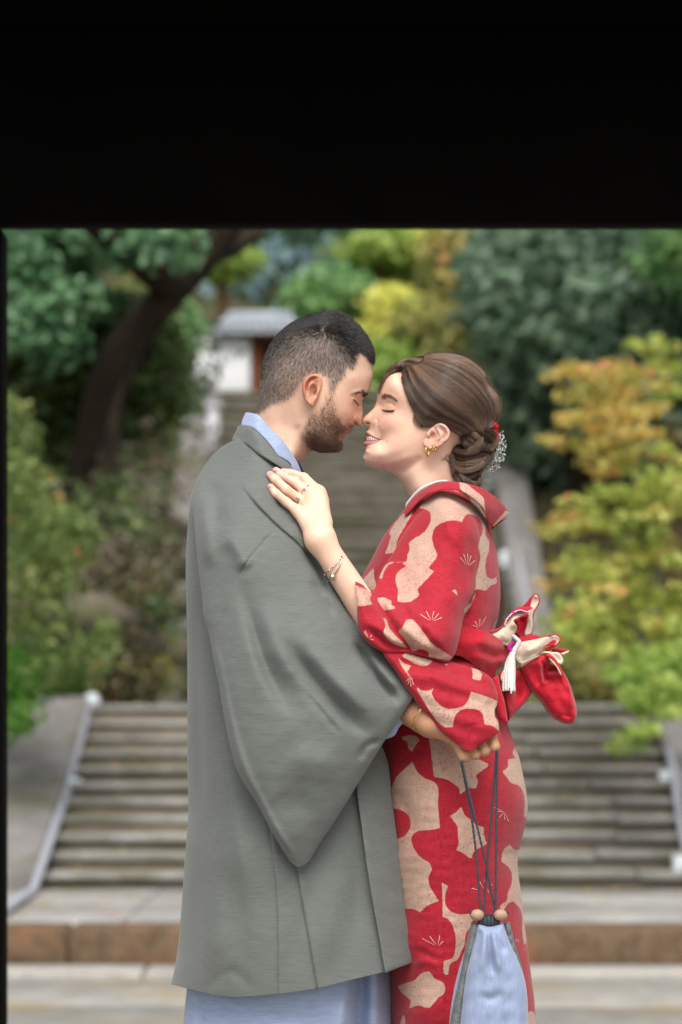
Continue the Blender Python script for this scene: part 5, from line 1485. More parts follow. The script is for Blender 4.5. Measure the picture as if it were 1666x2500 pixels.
def wom_hand(P):
    pal = None
    for k in JT:
        b = JT[k][0]
        st_ = WR + (b - WR) * .12
        d = capsule(P, st_, b, .0140, FRW[k][0] * 1.18)
        pal = d if pal is None else smin(pal, d, .014)
    pal = smin(pal, capsule(P, WR, EL, .0188, .025), .02)
    pal = smin(pal, capsule(P, wpt(778, 1290, WR[1] + .006), wpt(786, 1225, JT['index'][0][1] + .006), .013, .011), .012)
    out = pal
    for k in JT:
        j, r = JT[k], FRW[k]
        fg = smin(smin(capsule(P, j[0], j[1], r[0], r[1]), capsule(P, j[1], j[2], r[1], r[2]), .003), capsule(P, j[2], j[3], r[2], r[3]), .003)
        out = np.minimum(out, smin(pal, fg, .007))
    th = smin(capsule(P, wpt(792, 1275, WR[1] + .02), wpt(770, 1215, JT['index'][0][1] + .022), .012, .0095), capsule(P, wpt(770, 1215, JT['index'][0][1] + .022), wpt(738, 1190, JT['index'][1][1] + .02), .0095, .0075), .004)
    return smin(out, th, .006)
hV, hQ = nets(wom_hand, wpt(640, 1620, -.29) - np.array([0, .03, 0]), wpt(1010, 1125, -.06) , .0019)
hcol = np.tile(SKIN_W, (len(hV), 1))
tipc = np.zeros(len(hV))
for k in JT:
    tipc = np.maximum(tipc, np.exp(-(np.linalg.norm(hV - JT[k][3], axis=1) / .012) ** 2))
hcol = blend(hcol, tipc, lin(240, 176, 164), .7)
kn = np.zeros(len(hV))
for k in JT:
    for j in (0, 1): kn = np.maximum(kn, np.exp(-(np.linalg.norm(hV - JT[k][j], axis=1) / .013) ** 2))
hcol = blend(hcol, kn, lin(236, 180, 160), .35)
parts.append((hV, [hQ], hcol))
# ---- torso, far arm, legs
def wom_body(P):
    d = fat(P, wpt(1090, 1400, 0), (.075, .115, .13))
    d = smin(d, fat(P, wpt(1080, 1600, 0), (.07, .105, .13)), .05)
    d = smin(d, fat(P, wpt(1100, 1860, 0), (.09, .14, .13)), .05)
    d = smin(d, capsule(P, wpt(1085, 1290, 0), wpt(1085, 1230, 0), .045, .04), .03)
    for s_ in (-1, 1):
        d = smin(d, capsule(P, wpt(1100, 1930, .07 * s_), wpt(1110, 2700, .06 * s_), .072, .048), .03)
        d = smin(d, capsule(P, wpt(1110, 2700, .06 * s_), wpt(1120, 3420, .06 * s_), .048, .03), .02)
        d = smin(d, capsule(P, wpt(1130, 3470, .06 * s_), wpt(930, 3485, .07 * s_), .026, .021), .02)
        d = smin(d, capsule(P, wpt(1095, 1320, .05 * s_), wpt(1095, 1335, .1 * s_), .045, .036), .03)
    d = smin(d, capsule(P, wpt(1095, 1335, -.1), EL, .036, .032), .02)
    d = smin(d, capsule(P, wpt(1095, 1335, .1), wpt(960, 1570, .2), .036, .032), .02)
    d = smin(d, capsule(P, wpt(960, 1570, .2), wpt(790, 1380, .2), .03, .021), .02)
    d = smin(d, fat(P, wpt(750, 1330, .195), (.04, .018, .036)), .015)
    for k in range(4):
        d = smin(d, capsule(P, wpt(730 - 3 * k, 1290 + 22 * k, .195), wpt(660 + 6 * abs(k - 1), 1262 + 24 * k, .19), .0082, .0065), .006)
    return smin(d, capsule(P, wpt(762, 1300, .19), wpt(730, 1250, .18), .01, .008), .008)
bV, bQ = nets(wom_body, wpt(640, 3514, -.31) - np.array([0, 0, .01]), wpt(1300, 1190, .3), .0085)
parts.append((bV, [bQ], np.tile(SKIN_W, (len(bV), 1))))
Vb, fb = join([(p[0], p[1]) for p in parts])
put('body', Vb, fb, M['skin_w'], woman, attrs={'Col': np.concatenate([p[2] for p in parts])})
# nails
M['nail'] = plain('pink_nail_polish', lin(240, 170, 176), .2, 0, .6)
NAILS = {'pinky': ([(105, 400), (130, 372), (165, 378), (200, 430), (190, 452), (150, 450), (115, 425)]), 'ring': [(122, 165), (155, 158), (190, 180), (222, 225), (210, 245), (165, 232), (125, 195)], 'middle': [(195, 105), (225, 95), (262, 112), (300, 150), (288, 172), (245, 175), (205, 140)], 'index': [(310, 130), (345, 120), (390, 128), (440, 150), (425, 172), (380, 178), (325, 160)]}
for k, pl in NAILS.items():
    s = Sheet(h4(pl), g=2, rings=(.6,), step=1.5)
    yy_ = JT[k][3][1] - FRW[k][3] - .0004
    put('fingernail', *s.solid(np.full(len(s.Q), yy_ + .0012), .0022 * edge_round(s.d, 6) + .0002, lip=.0002), M['nail'], woman)
# teeth
for a, b in ((906, 940), (939, 978), (977, 1024), (1023, 1068), (1067, 1106), (1105, 1140), (1139, 1164)):
    s = Sheet(m2([(a, 1442 + .2 * (a - 900)), (b, 1442 + .2 * (b - 900)), (b, 1536 - .02 * (b - 900)), (a + 4, 1538)]), g=2, rings=(.5,), step=1.5)
    yy_ = -wom_half(np.array(m2([((a + b) / 2, 1500)])))[0] + .0022
    put('tooth', *s.solid(np.full(len(s.Q), yy_), .0012 * edge_round(s.d, 2.5) + .0002, lip=.0002), M['teeth'], woman)
# brow and lashes
BROW_W = m2([(1182, 715), (1200, 680), (1290, 636), (1380, 660), (1450, 710), (1485, 770), (1490, 800), (1440, 752), (1370, 712), (1290, 705), (1215, 752), (1190, 745)])
P, Nn, px = sample_surface(whV, whT, Q, 800, lambda p: mlow(p, BROW_W, 1.2) * (1 - .35 * sstep(p[:, 0], 935, 970)))
S = grow(P, Nn, px, lambda p: np.stack([np.ones(len(p)), -.35 + .9 * sstep(p[:, 0], 930, 968)], 1), lambda p: np.full(len(p), .0048), lambda p: np.full(len(p), .2), 4, .5, .25)
hair('eyebrow', S, .00013, .00005, hair_mat('brow_hair', lin(84, 62, 56), lin(120, 94, 84)), woman)
lashes(woman, m2([(1215, 945), (1250, 958), (1330, 975), (1400, 970), (1440, 960)]), wom_half, 110, (-.42, -.62, -.32), .0065, M['lash'], .00018)
put('eyeliner', *tube(unproj(*(lambda L: (L[:, 0], L[:, 1], -wom_half(L) - .0012))(spline(m2([(1245, 925), (1300, 952), (1370, 968), (1440, 955)]), 12))), [.0004, .0009, .0009, .0005], 6), M['lash'], woman)

# ---- hair cap
HC = w3([(194, 432), (208, 370), (228, 310), (258, 245), (305, 180), (375, 118), (450, 76), (550, 48), (640, 40), (700, 28), (800, 14), (900, 10), (1000, 20), (1080, 42), (1180, 92), (1280, 170), (1338, 250), (1362, 330), (1410, 400), (1455, 450), (1486, 540), (1488, 610), (1462, 690), (1430, 745), (1390, 800), (1300, 840), (1150, 830), (1040, 815), (960, 815), (900, 775), (850, 752), (770, 775), (700, 800), (650, 792), (612, 725), (592, 640), (532, 530), (482, 400), (447, 280), (432, 194), (345, 202), (268, 270), (222, 360)])
hcap = Sheet(HC, g=4, corner=50, step=3)
sil = hcap.B[hcap.B[:, 1] < 1055]
sil = np.array(w3([(208, 370), (228, 310), (258, 245), (305, 180), (375, 118), (450, 76), (550, 48), (640, 40), (700, 28), (800, 14), (900, 10), (1000, 20), (1080, 42), (1180, 92), (1280, 170), (1338, 250), (1362, 330), (1410, 400), (1455, 450), (1486, 540), (1488, 610), (1462, 690), (1430, 745)]))
hl = np.array(w3([(447, 280), (482, 400), (532, 530), (592, 640), (612, 725), (650, 792), (700, 800), (770, 775), (850, 760), (430, 200)]))
hi_ = [(700, 500, 85), (900, 450, 90), (1100, 550, 84), (900, 250, 74), (650, 250, 69), (1100, 300, 66), (1250, 450, 66), (1350, 600, 50), (1200, 700, 68), (1000, 700, 82), (850, 650, 84), (700, 680, 79), (560, 400, 69), (620, 560, 75), (520, 250, 56), (1040, 815, 70), (1200, 830, 62), (1380, 790, 34), (345, 200, 24), (268, 268, 17), (230, 345, 13), (400, 150, 30), (300, 215, 14)]
hW = TPS(sil.tolist() + hl.tolist() + w3([h[:2] for h in hi_]), np.array([0] * len(sil) + ((wom_half(hl) + .0012) ** 2).tolist() + [(h[2] / 1000) ** 2 for h in hi_]) * 1e3, 3e-4)
def hair_half(Q): return np.sqrt(np.maximum(hW(Q) / 1e3, 1e-6))
PART = w3([(436, 196), (500, 172), (580, 150), (650, 126)])
tf = hair_half(hcap.Q) + fold(hcap.Q, PART, -.002, 3) 
V, f = hcap.solid(np.zeros(len(hcap.Q)), np.maximum(tf, .001), mirror=0.0, lip=.001)
put('hair_cap', V, f, M['hair_base'], woman)
GD = [w3(g) for g in [
 [(560, 585), (600, 655), (636, 745), (690, 792), (770, 778), (860, 758), (930, 788), (990, 826), (1060, 870)],
 [(434, 198), (448, 285), (484, 402), (534, 532), (598, 648), (690, 716), (800, 748), (900, 772), (1000, 812), (1090, 850)],
 [(468, 185), (505, 320), (565, 450), (670, 580), (810, 680), (960, 745), (1080, 800), (1150, 850)],
 [(520, 166), (590, 300), (700, 430), (840, 560), (1000, 665), (1120, 740), (1220, 820)],
 [(580, 148), (680, 260), (820, 380), (980, 505), (1130, 620), (1240, 720), (1290, 830)],
 [(640, 126), (780, 210), (950, 310), (1120, 430), (1250, 560), (1320, 680), (1335, 810)],
 [(680, 92), (850, 130), (1020, 210), (1190, 330), (1310, 470), (1385, 610), (1380, 790)],
 [(690, 58), (880, 60), (1050, 110), (1200, 190), (1310, 290), (1400, 440), (1445, 590), (1410, 770)],
 [(690, 34), (900, 16), (1080, 48), (1275, 174), (1358, 332), (1450, 455), (1484, 585), (1430, 745)]]]
GL = [w3(g) for g in [
 [(434, 198), (345, 206), (268, 274), (224, 356), (196, 430)],
 [(500, 168), (400, 160), (310, 215), (250, 300), (205, 400)],
 [(590, 130), (450, 105), (340, 165), (260, 262), (208, 385)],
 [(660, 70), (540, 58), (400, 110), (300, 195), (222, 330)]]]
def guided(G, n, k, half, jit=2.0, off=(.0005, .003), clump=11):
    GG = np.stack([spline(g, k) for g in G])
    u = np.sort(rng.uniform(0, len(G) - 1.001, n))
    cid = np.floor(u * clump) / clump + .5 / clump
    s = np.linspace(0, 1, k)
    def ev(x):
        i = np.floor(x).astype(int); t = (x - i)[:, None, None]
        return GG[i] * (1 - t) + GG[np.minimum(i + 1, len(G) - 1)] * t
    L = ev(u) * .6 + ev(np.clip(cid, 0, len(G) - 1.001)) * .4
    wob = np.cumsum(rng.normal(size=(n, k, 2)) * jit * .22, axis=1)
    L = L + wob + rng.normal(size=(n, 1, 2)) * jit * .5
    base = half(L.reshape(-1, 2)).reshape(n, k)
    lockh = .0011 * np.sin(u * clump * 6.283)[:, None] * np.sin(s * 3.1416)[None]
    y = -base - (off[0] + (off[1] - off[0]) * rng.uniform(0, 1, n))[:, None] * np.sin(np.clip(s * 6, 0, 1.57))[None] - lockh
    a0 = rng.uniform(0, .25, n) * (rng.uniform(0, 1, n) < .3)
    tl = np.random.default_rng(5)
    ta, tb_ = tl.uniform(0, 1, 400), tl.uniform(0, 1, 400)
    guided.tone = np.clip(.5 * ta[(u * 3.6).astype(int)] + .28 * tb_[(u * 12).astype(int)] + .3 * rng.uniform(0, 1, n) - .04, 0, 1)
    return unproj(L[..., 0].ravel(), L[..., 1].ravel(), y.ravel()).reshape(n, k, 3)
S = guided(GD, 6500, 26, hair_half)
hair('hair', S, .0002, .00014, M['hair_w'], woman, guided.tone)
S = guided(GL, 1600, 16, hair_half, 1.4)
hair('hair', S, .0002, .00012, M['hair_w'], woman, guided.tone)
# flyaways and wisps
S = guided([[(p[0], p[1] - 1) for p in GD[8]], [(p[0] + 2, p[1] - 6) for p in GD[8]]], 26, 20, lambda q: np.full(len(q), .003), 5)
wl = [[(600, 640), (575, 720), (600, 780), (640, 800)], [(610, 700), (600, 760), (660, 810)], [(596, 640), (570, 700), (580, 760)], [(960, 1180), (900, 1130), (860, 1150)], [(980, 1300), (1000, 1360), (1030, 1390)], [(955, 1120), (930, 1100), (900, 1120)]]
ws = []
hb = spline(w3([(432, 192), (447, 280), (482, 400), (532, 530), (592, 640), (612, 725)]), 150)
for p in hb:
    q = p + rng.normal(size=2) * 2
    L = spline([q + np.array([-4.5, 2.0]) * rng.uniform(.3, 1.2), q + np.array([1, 3]), q + np.array([8, 10]), q + np.array([16, 15])], 20)
    ws.append(unproj(L[:, 0], L[:, 1], -np.maximum(wom_half(L), hair_half(L) * .985) - .0008))
for l in wl:
    for _ in range(14):
        L = spline(w3(l), 20) + rng.normal(size=2) * 1.8 + np.cumsum(rng.normal(size=(20, 2)) * .25, axis=0)
        ws.append(unproj(L[:, 0], L[:, 1], -wom_half(L) - .002))
hair('hair', np.concatenate([S, np.array(ws)]), .00009, .00004, M['hair_w'], woman)
# bun: rolled locks over a dark core
def bun(P):
    d = ellip(P, wpt(*w3([(1190, 930)])[0], 0), (.042, .046, .028))
    d = smin(d, ellip(P, wpt(*w3([(1185, 1090)])[0], 0), (.033, .044, .028)), .015)
    return smin(d, ellip(P, wpt(*w3([(1150, 1290)])[0], 0), (.02, .034, .022)), .012)
bnV, bnQ = nets(bun, wpt(1080, 1200, -.07), wpt(1230, 1000, .07), .004)
put('bun', bnV, [bnQ], M['hair_base'], woman)
LK = [[(975, 815), (1010, 890), (1015, 980), (1070, 1040)], [(1050, 805), (1115, 850), (1100, 940), (1160, 1000), (1240, 965)], [(1140, 825), (1205, 870), (1262, 935), (1230, 1010), (1150, 1040)],
      [(1240, 835), (1310, 880), (1370, 930), (1392, 1000), (1340, 1050)], [(1330, 805), (1398, 880), (1412, 960), (1370, 1010)], [(970, 1010), (1060, 1062), (1180, 1062), (1290, 1020), (1372, 1042)],
      [(975, 1085), (1080, 1125), (1200, 1112), (1310, 1090), (1380, 1108)], [(985, 1155), (1090, 1195), (1200, 1182), (1300, 1150), (1345, 1120)], [(1000, 1215), (1090, 1262), (1180, 1250), (1270, 1210), (1312, 1160)],
      [(1010, 1275), (1080, 1335), (1170, 1320), (1240, 1280)], [(1040, 1330), (1110, 1392), (1200, 1402), (1265, 1390), (1280, 1340)], [(1060, 1280), (1130, 1370), (1210, 1412), (1275, 1412)],
      [(1075, 880), (1145, 950), (1125, 1040)], [(1180, 860), (1165, 930), (1260, 1005), (1335, 985)], [(966, 930), (972, 1050), (985, 1160), (1010, 1265)], [(1290, 900), (1285, 980), (1345, 1040), (1375, 1095)], [(960, 850), (1050, 870), (1130, 850), (1220, 880)], [(1400, 820), (1425, 900), (1420, 980), (1385, 1040)], [(1380, 1010), (1395, 1070), (1370, 1130), (1320, 1170)], [(1360, 1090), (1330, 1160), (1290, 1240), (1270, 1300)]]
ls = []
for i, l in enumerate(LK):
    k = 22; n = 190
    C = spline(w3(l), k)
    cy = np.array([(1190 - abs(x - 1190)) for x, _ in spline(l, k)])
    rx = np.abs((C[:, 0] - w3([(1185, 0)])[0][0]) / 58)
    yb_ = -.052 * np.sqrt(np.clip(1.05 - rx ** 2, .05, 1)) - .004 * (i % 3)
    T2 = np.gradient(C, axis=0); T2 /= np.linalg.norm(T2, axis=1)[:, None]
    N2 = np.stack([-T2[:, 1], T2[:, 0]], 1)
    s = np.linspace(0, 1, k)
    ph = rng.uniform(0, 6.283, n); rr = np.sqrt(rng.uniform(0, 1, n))
    tw = ph[:, None] + 2.2 * s[None]
    wd = (8.5 * (.55 + .45 * np.sin(s * 3.14)))[None]
    o2 = rr[:, None] * np.cos(tw) * wd; oy = rr[:, None] * np.sin(tw) * wd * .000644 * .8
    L = C[None] + N2[None] * o2[..., None] + np.cumsum(rng.normal(size=(n, k, 2)) * .12, axis=1)
    ls.append(unproj(L[..., 0].ravel(), L[..., 1].ravel(), (yb_[None] + oy).ravel()).reshape(n, k, 3))
hair('hair', np.concatenate(ls), .0002, .00012, M['hair_w'], woman, np.clip(np.repeat(rng.uniform(-.1, .45, len(LK)), 190) + rng.uniform(0, .7, 190 * len(LK)), 0, 1))
# loose end of hair hanging behind the back
ls = []
for _ in range(130):
    L = spline([(1216 + rng.normal() * 3, 1385), (1222 + rng.normal() * 4, 1430), (1226 + rng.normal() * 4, 1480), (1214 + rng.normal() * 9, 1540)], 14)
    ls.append(unproj(L[:, 0], L[:, 1], np.full(14, .03 + rng.uniform(0, .02))))
hair('hair', np.array(ls), .00012, .00006, M['hair_w'], woman)

# ---- kimono: lower part
kl_poly = [(960, 1560), (900, 1640), (893, 1750), (898, 1900), (915, 2100), (945, 2380), (952, 2500), (950, 3000), (960, 3420), (1230, 3420), (1285, 3000), (1312, 2640), (1308, 2500), (1305, 2441), (1298, 2387), (1291, 2329), (1284, 2278), (1277, 2230), (1272, 2176), (1267, 2142), (1264, 2108), (1270, 2067), (1277, 2040), (1284, 2006), (1289, 1969), (1286, 1938), (1277, 1890), (1267, 1846), (1254, 1809), (1241, 1775), (1230, 1720), (1212, 1655), (1190, 1580)]
kl = Sheet(kl_poly, g=6)
aw = [(1050, 1600, .13), (1150, 1600, .11), (960, 1700, .12), (1080, 1750, .155), (1180, 1760, .125), (1000, 1900, .16), (1120, 1920, .175), (1220, 1930, .13), (1000, 2100, .155), (1120, 2120, .165), (1210, 2120, .12), (1010, 2300, .145), (1130, 2320, .155), (1230, 2330, .11), (1030, 2480, .14), (1140, 2490, .15), (1240, 2490, .11), (1060, 3000, .12), (1160, 3000, .13), (1080, 3400, .1), (1160, 3400, .1), (1000, 3400, .08)]
W2 = TPS([a[:2] for a in aw] + kl.B[::9].tolist(), [a[2] ** 2 * 1e3 for a in aw] + [0] * len(kl.B[::9]), 1e-3)
Q = kl.Q
okumi = c5([(425, 230), (470, 580), (515, 945), (524, 1340), (536, 1600), (542, 2000), (552, 2353), (560, 3200)])
tf = np.sqrt(np.maximum(W2(Q) / 1e3, 4e-6))
FO = fold(Q, okumi, -.003, 1.6, 1.6, 0) + fold(Q, okumi, .003, .6, 26, 0) + fold(Q, c5([(330, 1790), (420, 1850), (540, 1910)]), -.004, 6, 12) + fold(Q, c5([(310, 1930), (420, 1900), (530, 1950)]), .003, 10) \
    + fold(Q, c5([(880, 480), (840, 560), (800, 640)]), -.004, 6) + fold(Q, c5([(180, 640), (260, 800), (320, 1000)]), -.004, 14) + fold(Q, c5([(1085, 1100), (1000, 1140), (900, 1150)]), -.003, 10) + fold(Q, c5([(970, 2200), (1100, 1900), (1120, 1500)]), -.005, 18) \
    + fold(Q, c5([(700, 1700), (640, 1950), (600, 2353)]), -.005, 20) + fold(Q, c5([(200, 500), (320, 420), (420, 380)]), -.005, 9) + .0022 * ripple(Q, 120, 61) + .0008 * ripple(Q, 34, 62)
tf = np.maximum(tf + FO * sstep(kl.d, 0, 14), .0015)
V, f = kl.solid(np.zeros(len(Q)), tf, lip=.0012)
kim = put('kimono', V, f, M['kimono'], woman, attrs={'print': printed(Q, PR_LO)[kl.src]})
drape(kl, kl.yf, fan(c5, (497, 1798), [(386, 1738), (440, 1722), (512, 1718), (537, 1758)]) + [tuple(np.array(p) for p in c5(q)) for q in [((972, 832), (905, 796)), ((968, 828), (925, 826)), ((972, 832), (942, 868)), ((976, 836), (978, 884)), ((980, 836), (1006, 898)), ((790, 1390), (742, 1378)), ((826, 1378), (800, 1334)), ((838, 1352), (833, 1314)), ((872, 1376), (886, 1348)), ((856, 1384), (862, 1410)), ((1068, 1740), (1058, 1762)), ((1076, 1740), (1078, 1770))]], kim)

# ---- kimono: bodice, standing collar, sleeve, hanging drape
tq_poly = c3([(545, 120), (470, 160), (408, 215), (330, 312), (250, 420), (182, 550), (125, 655), (100, 700), (85, 800), (90, 950), (130, 1120), (260, 1280), (400, 1300), (700, 1230), (850, 1180), (955, 1080), (962, 1015), (985, 935), (996, 850), (998, 720), (986, 590), (966, 480), (945, 400), (935, 345), (905, 290), (850, 200), (780, 140), (660, 100)])
tq = Sheet(tq_poly, g=5.5)
aw = [(600, 130, .07), (700, 200, .105), (760, 300, .135), (650, 300, .125), (520, 300, .1), (420, 420, .1), (330, 560, .1), (240, 700, .09), (180, 850, .09), (300, 950, .12), (500, 700, .135), (700, 600, .15), (840, 500, .13), (900, 650, .105), (930, 480, .06), (950, 800, .08), (880, 900, .115), (750, 950, .14), (500, 1100, .14), (860, 320, .09), (470, 220, .075), (700, 1150, .13), (900, 1050, .1), (400, 260, .05)]
W2 = TPS(c3([a[:2] for a in aw]) + tq.B[::6].tolist(), [a[2] ** 2 * 1e3 for a in aw] + [0] * len(tq.B[::6]), 1e-3)
Q = tq.Q
tf = np.sqrt(np.maximum(W2(Q) / 1e3, 4e-6))
FO = fold(Q, c3([(470, 215), (420, 330), (340, 460), (220, 640), (130, 760)]), -.003, 2.2, 2.2, 0) + fold(Q, c3([(440, 240), (380, 350), (300, 480)]), .004, 12) + fold(Q, c3([(480, 240), (440, 310), (390, 380)]), -.004, 4) \
    + fold(Q, c3([(830, 740), (800, 850), (760, 960)]), -.008, 8) + fold(Q, c3([(900, 300), (930, 450), (945, 640), (930, 900)]), -.002, 8) + sum(fold(Q, c3([(870 + 24 * i, 660), (862 + 24 * i, 820), (850 + 24 * i, 980)]), -.0012, 3.5) for i in range(5)) + .0012 * ripple(Q, 60, 71)
tf = np.maximum(tf + FO * sstep(tq.d, 0, 10), .0015)
V, f = tq.solid(np.zeros(len(Q)), tf, lip=.0012)
bod = put('kimono_bodice', V, f, M['kimono'], woman, attrs={'print': printed(Q, PR_UP)[tq.src]})
drape(tq, tq.yf, fan(c3, (866, 1002), [(824, 984), (836, 958), (868, 944), (908, 928)]) + [tuple(np.array(p) for p in c3(q)) for q in [((308, 552), (330, 482)), ((305, 550), (318, 500))]], bod)
s = Sheet(c3([(655, 66), (730, 70), (800, 82), (860, 100), (960, 160), (1020, 220), (1056, 262), (1040, 292), (1000, 318), (952, 358), (934, 345), (910, 300), (885, 240), (840, 190), (800, 158), (740, 130), (640, 118), (550, 146), (470, 206), (420, 262), (395, 290), (385, 262), (400, 225), (440, 172), (500, 122), (580, 84)]), g=5)
cy = TPS(c3([(390, 270), (440, 180), (580, 84), (730, 70), (860, 100), (960, 160), (1056, 262), (950, 355), (885, 240), (740, 128), (550, 142), (420, 258)]), [-.062, -.062, -.078, -.082, -.07, -.045, -.005, -.05, -.1, -.115, -.105, -.075])
tf = .005 * edge_round(s.d, 5) + fold(s.Q, c3([(700, 90), (860, 160), (960, 260), (1000, 300)]), .006, 16) + .001 * ripple(s.Q, 40, 72)
V, f = s.solid(cy(s.Q), tf, lip=.0018)
put('kimono_collar', V, f, M['kimono'], woman, attrs={'print': printed(s.Q, PR_UP[1:2] + [c3([(1058, 262), (1040, 296), (1000, 322), (950, 362), (965, 330), (1010, 280), (1030, 252)])])[s.src]})
V2 = V.copy(); V2[:, 1] = -V2[:, 1]
put('kimono_collar', V2, [x[:, ::-1] for x in f], M['kimono'], woman, attrs={'print': printed(s.Q, PR_UP[1:2])[s.src]})
M['white_cloth'] = plain('white_under_collar_cloth', lin(240, 238, 236), .8, 0, .2)
s = Sheet(c3([(662, 68), (600, 78), (520, 118), (460, 160), (418, 206), (395, 245), (392, 225), (425, 168), (480, 112), (550, 76), (620, 57), (660, 58)]), g=4)
cy2 = TPS(c3([(395, 240), (418, 190), (480, 115), (550, 80), (620, 60), (660, 62)]), [-.05, -.056, -.068, -.074, -.076, -.077])
put('under_collar', *s.solid(cy2(s.Q), .003 * edge_round(s.d, 3), lip=.001), M['white_cloth'], woman)

sv = Sheet(c3([(560, 190), (640, 165), (720, 190), (800, 260), (855, 350), (872, 440), (862, 560), (845, 680), (835, 760), (795, 850), (762, 940), (748, 1010), (730, 1100), (702, 1180), (675, 1212), (650, 1219), (590, 1204), (500, 1180), (400, 1160), (320, 1165), (262, 1158), (200, 1128), (150, 1092), (105, 1030), (88, 970), (84, 900), (85, 860), (80, 780), (74, 703), (125, 728), (190, 768), (215, 700), (255, 615), (300, 545), (350, 450), (420, 340), (490, 250)]), g=5, corner=48)
Q = sv.Q
sy = [(640, 165, -.08), (800, 260, -.09), (872, 440, -.095), (845, 680, -.12), (795, 850, -.15), (748, 1010, -.185), (702, 1180, -.21), (650, 1219, -.225), (500, 1180, -.24), (320, 1165, -.245), (150, 1092, -.245), (88, 970, -.24), (85, 860, -.236), (74, 703, -.222), (190, 768, -.19), (255, 615, -.13), (350, 450, -.095), (490, 250, -.075)]
mid = TPS(c3([a[:2] for a in sy]), [a[2] for a in sy], 1e-3)(Q)
tw = [(680, 300, .075), (740, 420, .08), (600, 450, .08), (680, 600, .085), (540, 700, .08), (700, 800, .075), (560, 900, .075), (650, 1050, .06), (420, 800, .055), (350, 950, .05), (480, 1060, .055), (250, 900, .035), (180, 1000, .035), (130, 850, .03), (620, 1160, .035), (420, 600, .06), (780, 700, .05), (520, 350, .055)]
W2 = TPS(c3([a[:2] for a in tw]) + sv.B[::6].tolist(), [a[2] ** 2 * 1e4 for a in tw] + [0] * len(sv.B[::6]), 1e-3)
tf = np.sqrt(np.maximum(W2(Q) / 1e4, 9e-6))
FO = fold(Q, c3([(190, 765), (260, 830), (340, 850), (450, 900), (560, 1020), (660, 1180)]), .004, 14) + fold(Q, c3([(190, 790), (240, 870), (330, 1020), (420, 1110), (500, 1150)]), -.016, 12, 9) + fold(Q, c3([(205, 800), (300, 905), (390, 1000), (450, 1100)]), .009, 14) \
    + fold(Q, c3([(110, 990), (220, 1050), (300, 1110), (430, 1140), (540, 1160), (650, 1200)]), -.014, 9, 12) + fold(Q, c3([(90, 900), (200, 980), (280, 1060), (400, 1130)]), .006, 15) + fold(Q, c3([(480, 990), (560, 1100), (660, 1190)]), -.007, 10) + fold(Q, c3([(340, 820), (400, 900), (420, 960)]), -.006, 9) \
    + fold(Q, c3([(300, 850), (420, 830), (520, 760)]), -.004, 14) + fold(Q, c3([(690, 400), (720, 600), (720, 800)]), -.003, 20) + fold(Q, c3([(820, 400), (800, 560), (780, 700)]), -.006, 16) + fold(Q, c3([(500, 1140), (520, 1175), (640, 1200)]), -.006, 6) \
    + fold(Q, c3([(150, 740), (175, 800), (170, 880)]), -.004, 7) + .0018 * ripple(Q, 70, 81) + .0007 * ripple(Q, 28, 82)
tf = np.maximum(tf + FO * sstep(sv.d, 0, 12), .0018)
V, f = sv.solid(mid, tf, np.full(len(Q), .02) * edge_round(sv.d, 20), lip=.0015)
slv = put('kimono_sleeve', V, f, M['kimono'], woman, attrs={'print': printed(Q, PR_UP)[sv.src]})
drape(sv, sv.yf, fan(c3, (790, 612), [(743, 551), (765, 531), (790, 527), (811, 540), (836, 570)]) + fan(c3, (560, 962), [(490, 914), (527, 895), (573, 895), (606, 909), (626, 934)]) + [tuple(np.array(p) for p in c3(q)) for q in [((150, 1062), (126, 1024)), ((158, 1066), (136, 1018)), ((164, 1068), (178, 1046)), ((166, 1074), (188, 1076))]], slv)
V2 = V.copy(); V2[:, 1] = -V2[:, 1] + .02
put('kimono_sleeve', V2, [x[:, ::-1] for x in f], M['kimono'], woman, attrs={'print': printed(Q, PR_UP)[sv.src]})

dr = Sheet(c3([(235, 1130), (258, 1180), (320, 1262), (362, 1330), (402, 1390), (440, 1440), (472, 1492), (520, 1545), (562, 1592), (602, 1640), (645, 1685), (690, 1720), (732, 1750), (770, 1775), (800, 1786), (842, 1766), (880, 1744), (922, 1720), (960, 1692), (990, 1664), (989, 1620), (984, 1590), (964, 1556), (962, 1530), (975, 1495), (981, 1470), (978, 1410), (965, 1365), (950, 1332), (925, 1305), (890, 1282), (800, 1250), (680, 1215), (600, 1185), (500, 1150), (400, 1120), (300, 1110)]), g=5, corner=48)
Q = dr.Q
sy = [(235, 1130, -.245), (320, 1262, -.243), (472, 1492, -.243), (602, 1640, -.25), (732, 1750, -.256), (800, 1786, -.26), (920, 1720, -.256), (990, 1664, -.252), (962, 1530, -.235), (978, 1410, -.215), (890, 1282, -.2), (680, 1215, -.21), (400, 1120, -.225)]
mid = TPS(c3([a[:2] for a in sy]), [a[2] for a in sy], 1e-3)(Q)
tw = [(340, 1200, .02), (450, 1300, .03), (600, 1300, .035), (700, 1400, .038), (560, 1450, .03), (850, 1400, .035), (800, 1550, .03), (700, 1600, .022), (900, 1600, .022), (800, 1700, .012), (900, 1330, .028)]
W2 = TPS(c3([a[:2] for a in tw]) + dr.B[::6].tolist(), [a[2] ** 2 * 1e4 for a in tw] + [0] * len(dr.B[::6]), 1e-3)
tf = np.sqrt(np.maximum(W2(Q) / 1e4, 4e-6))
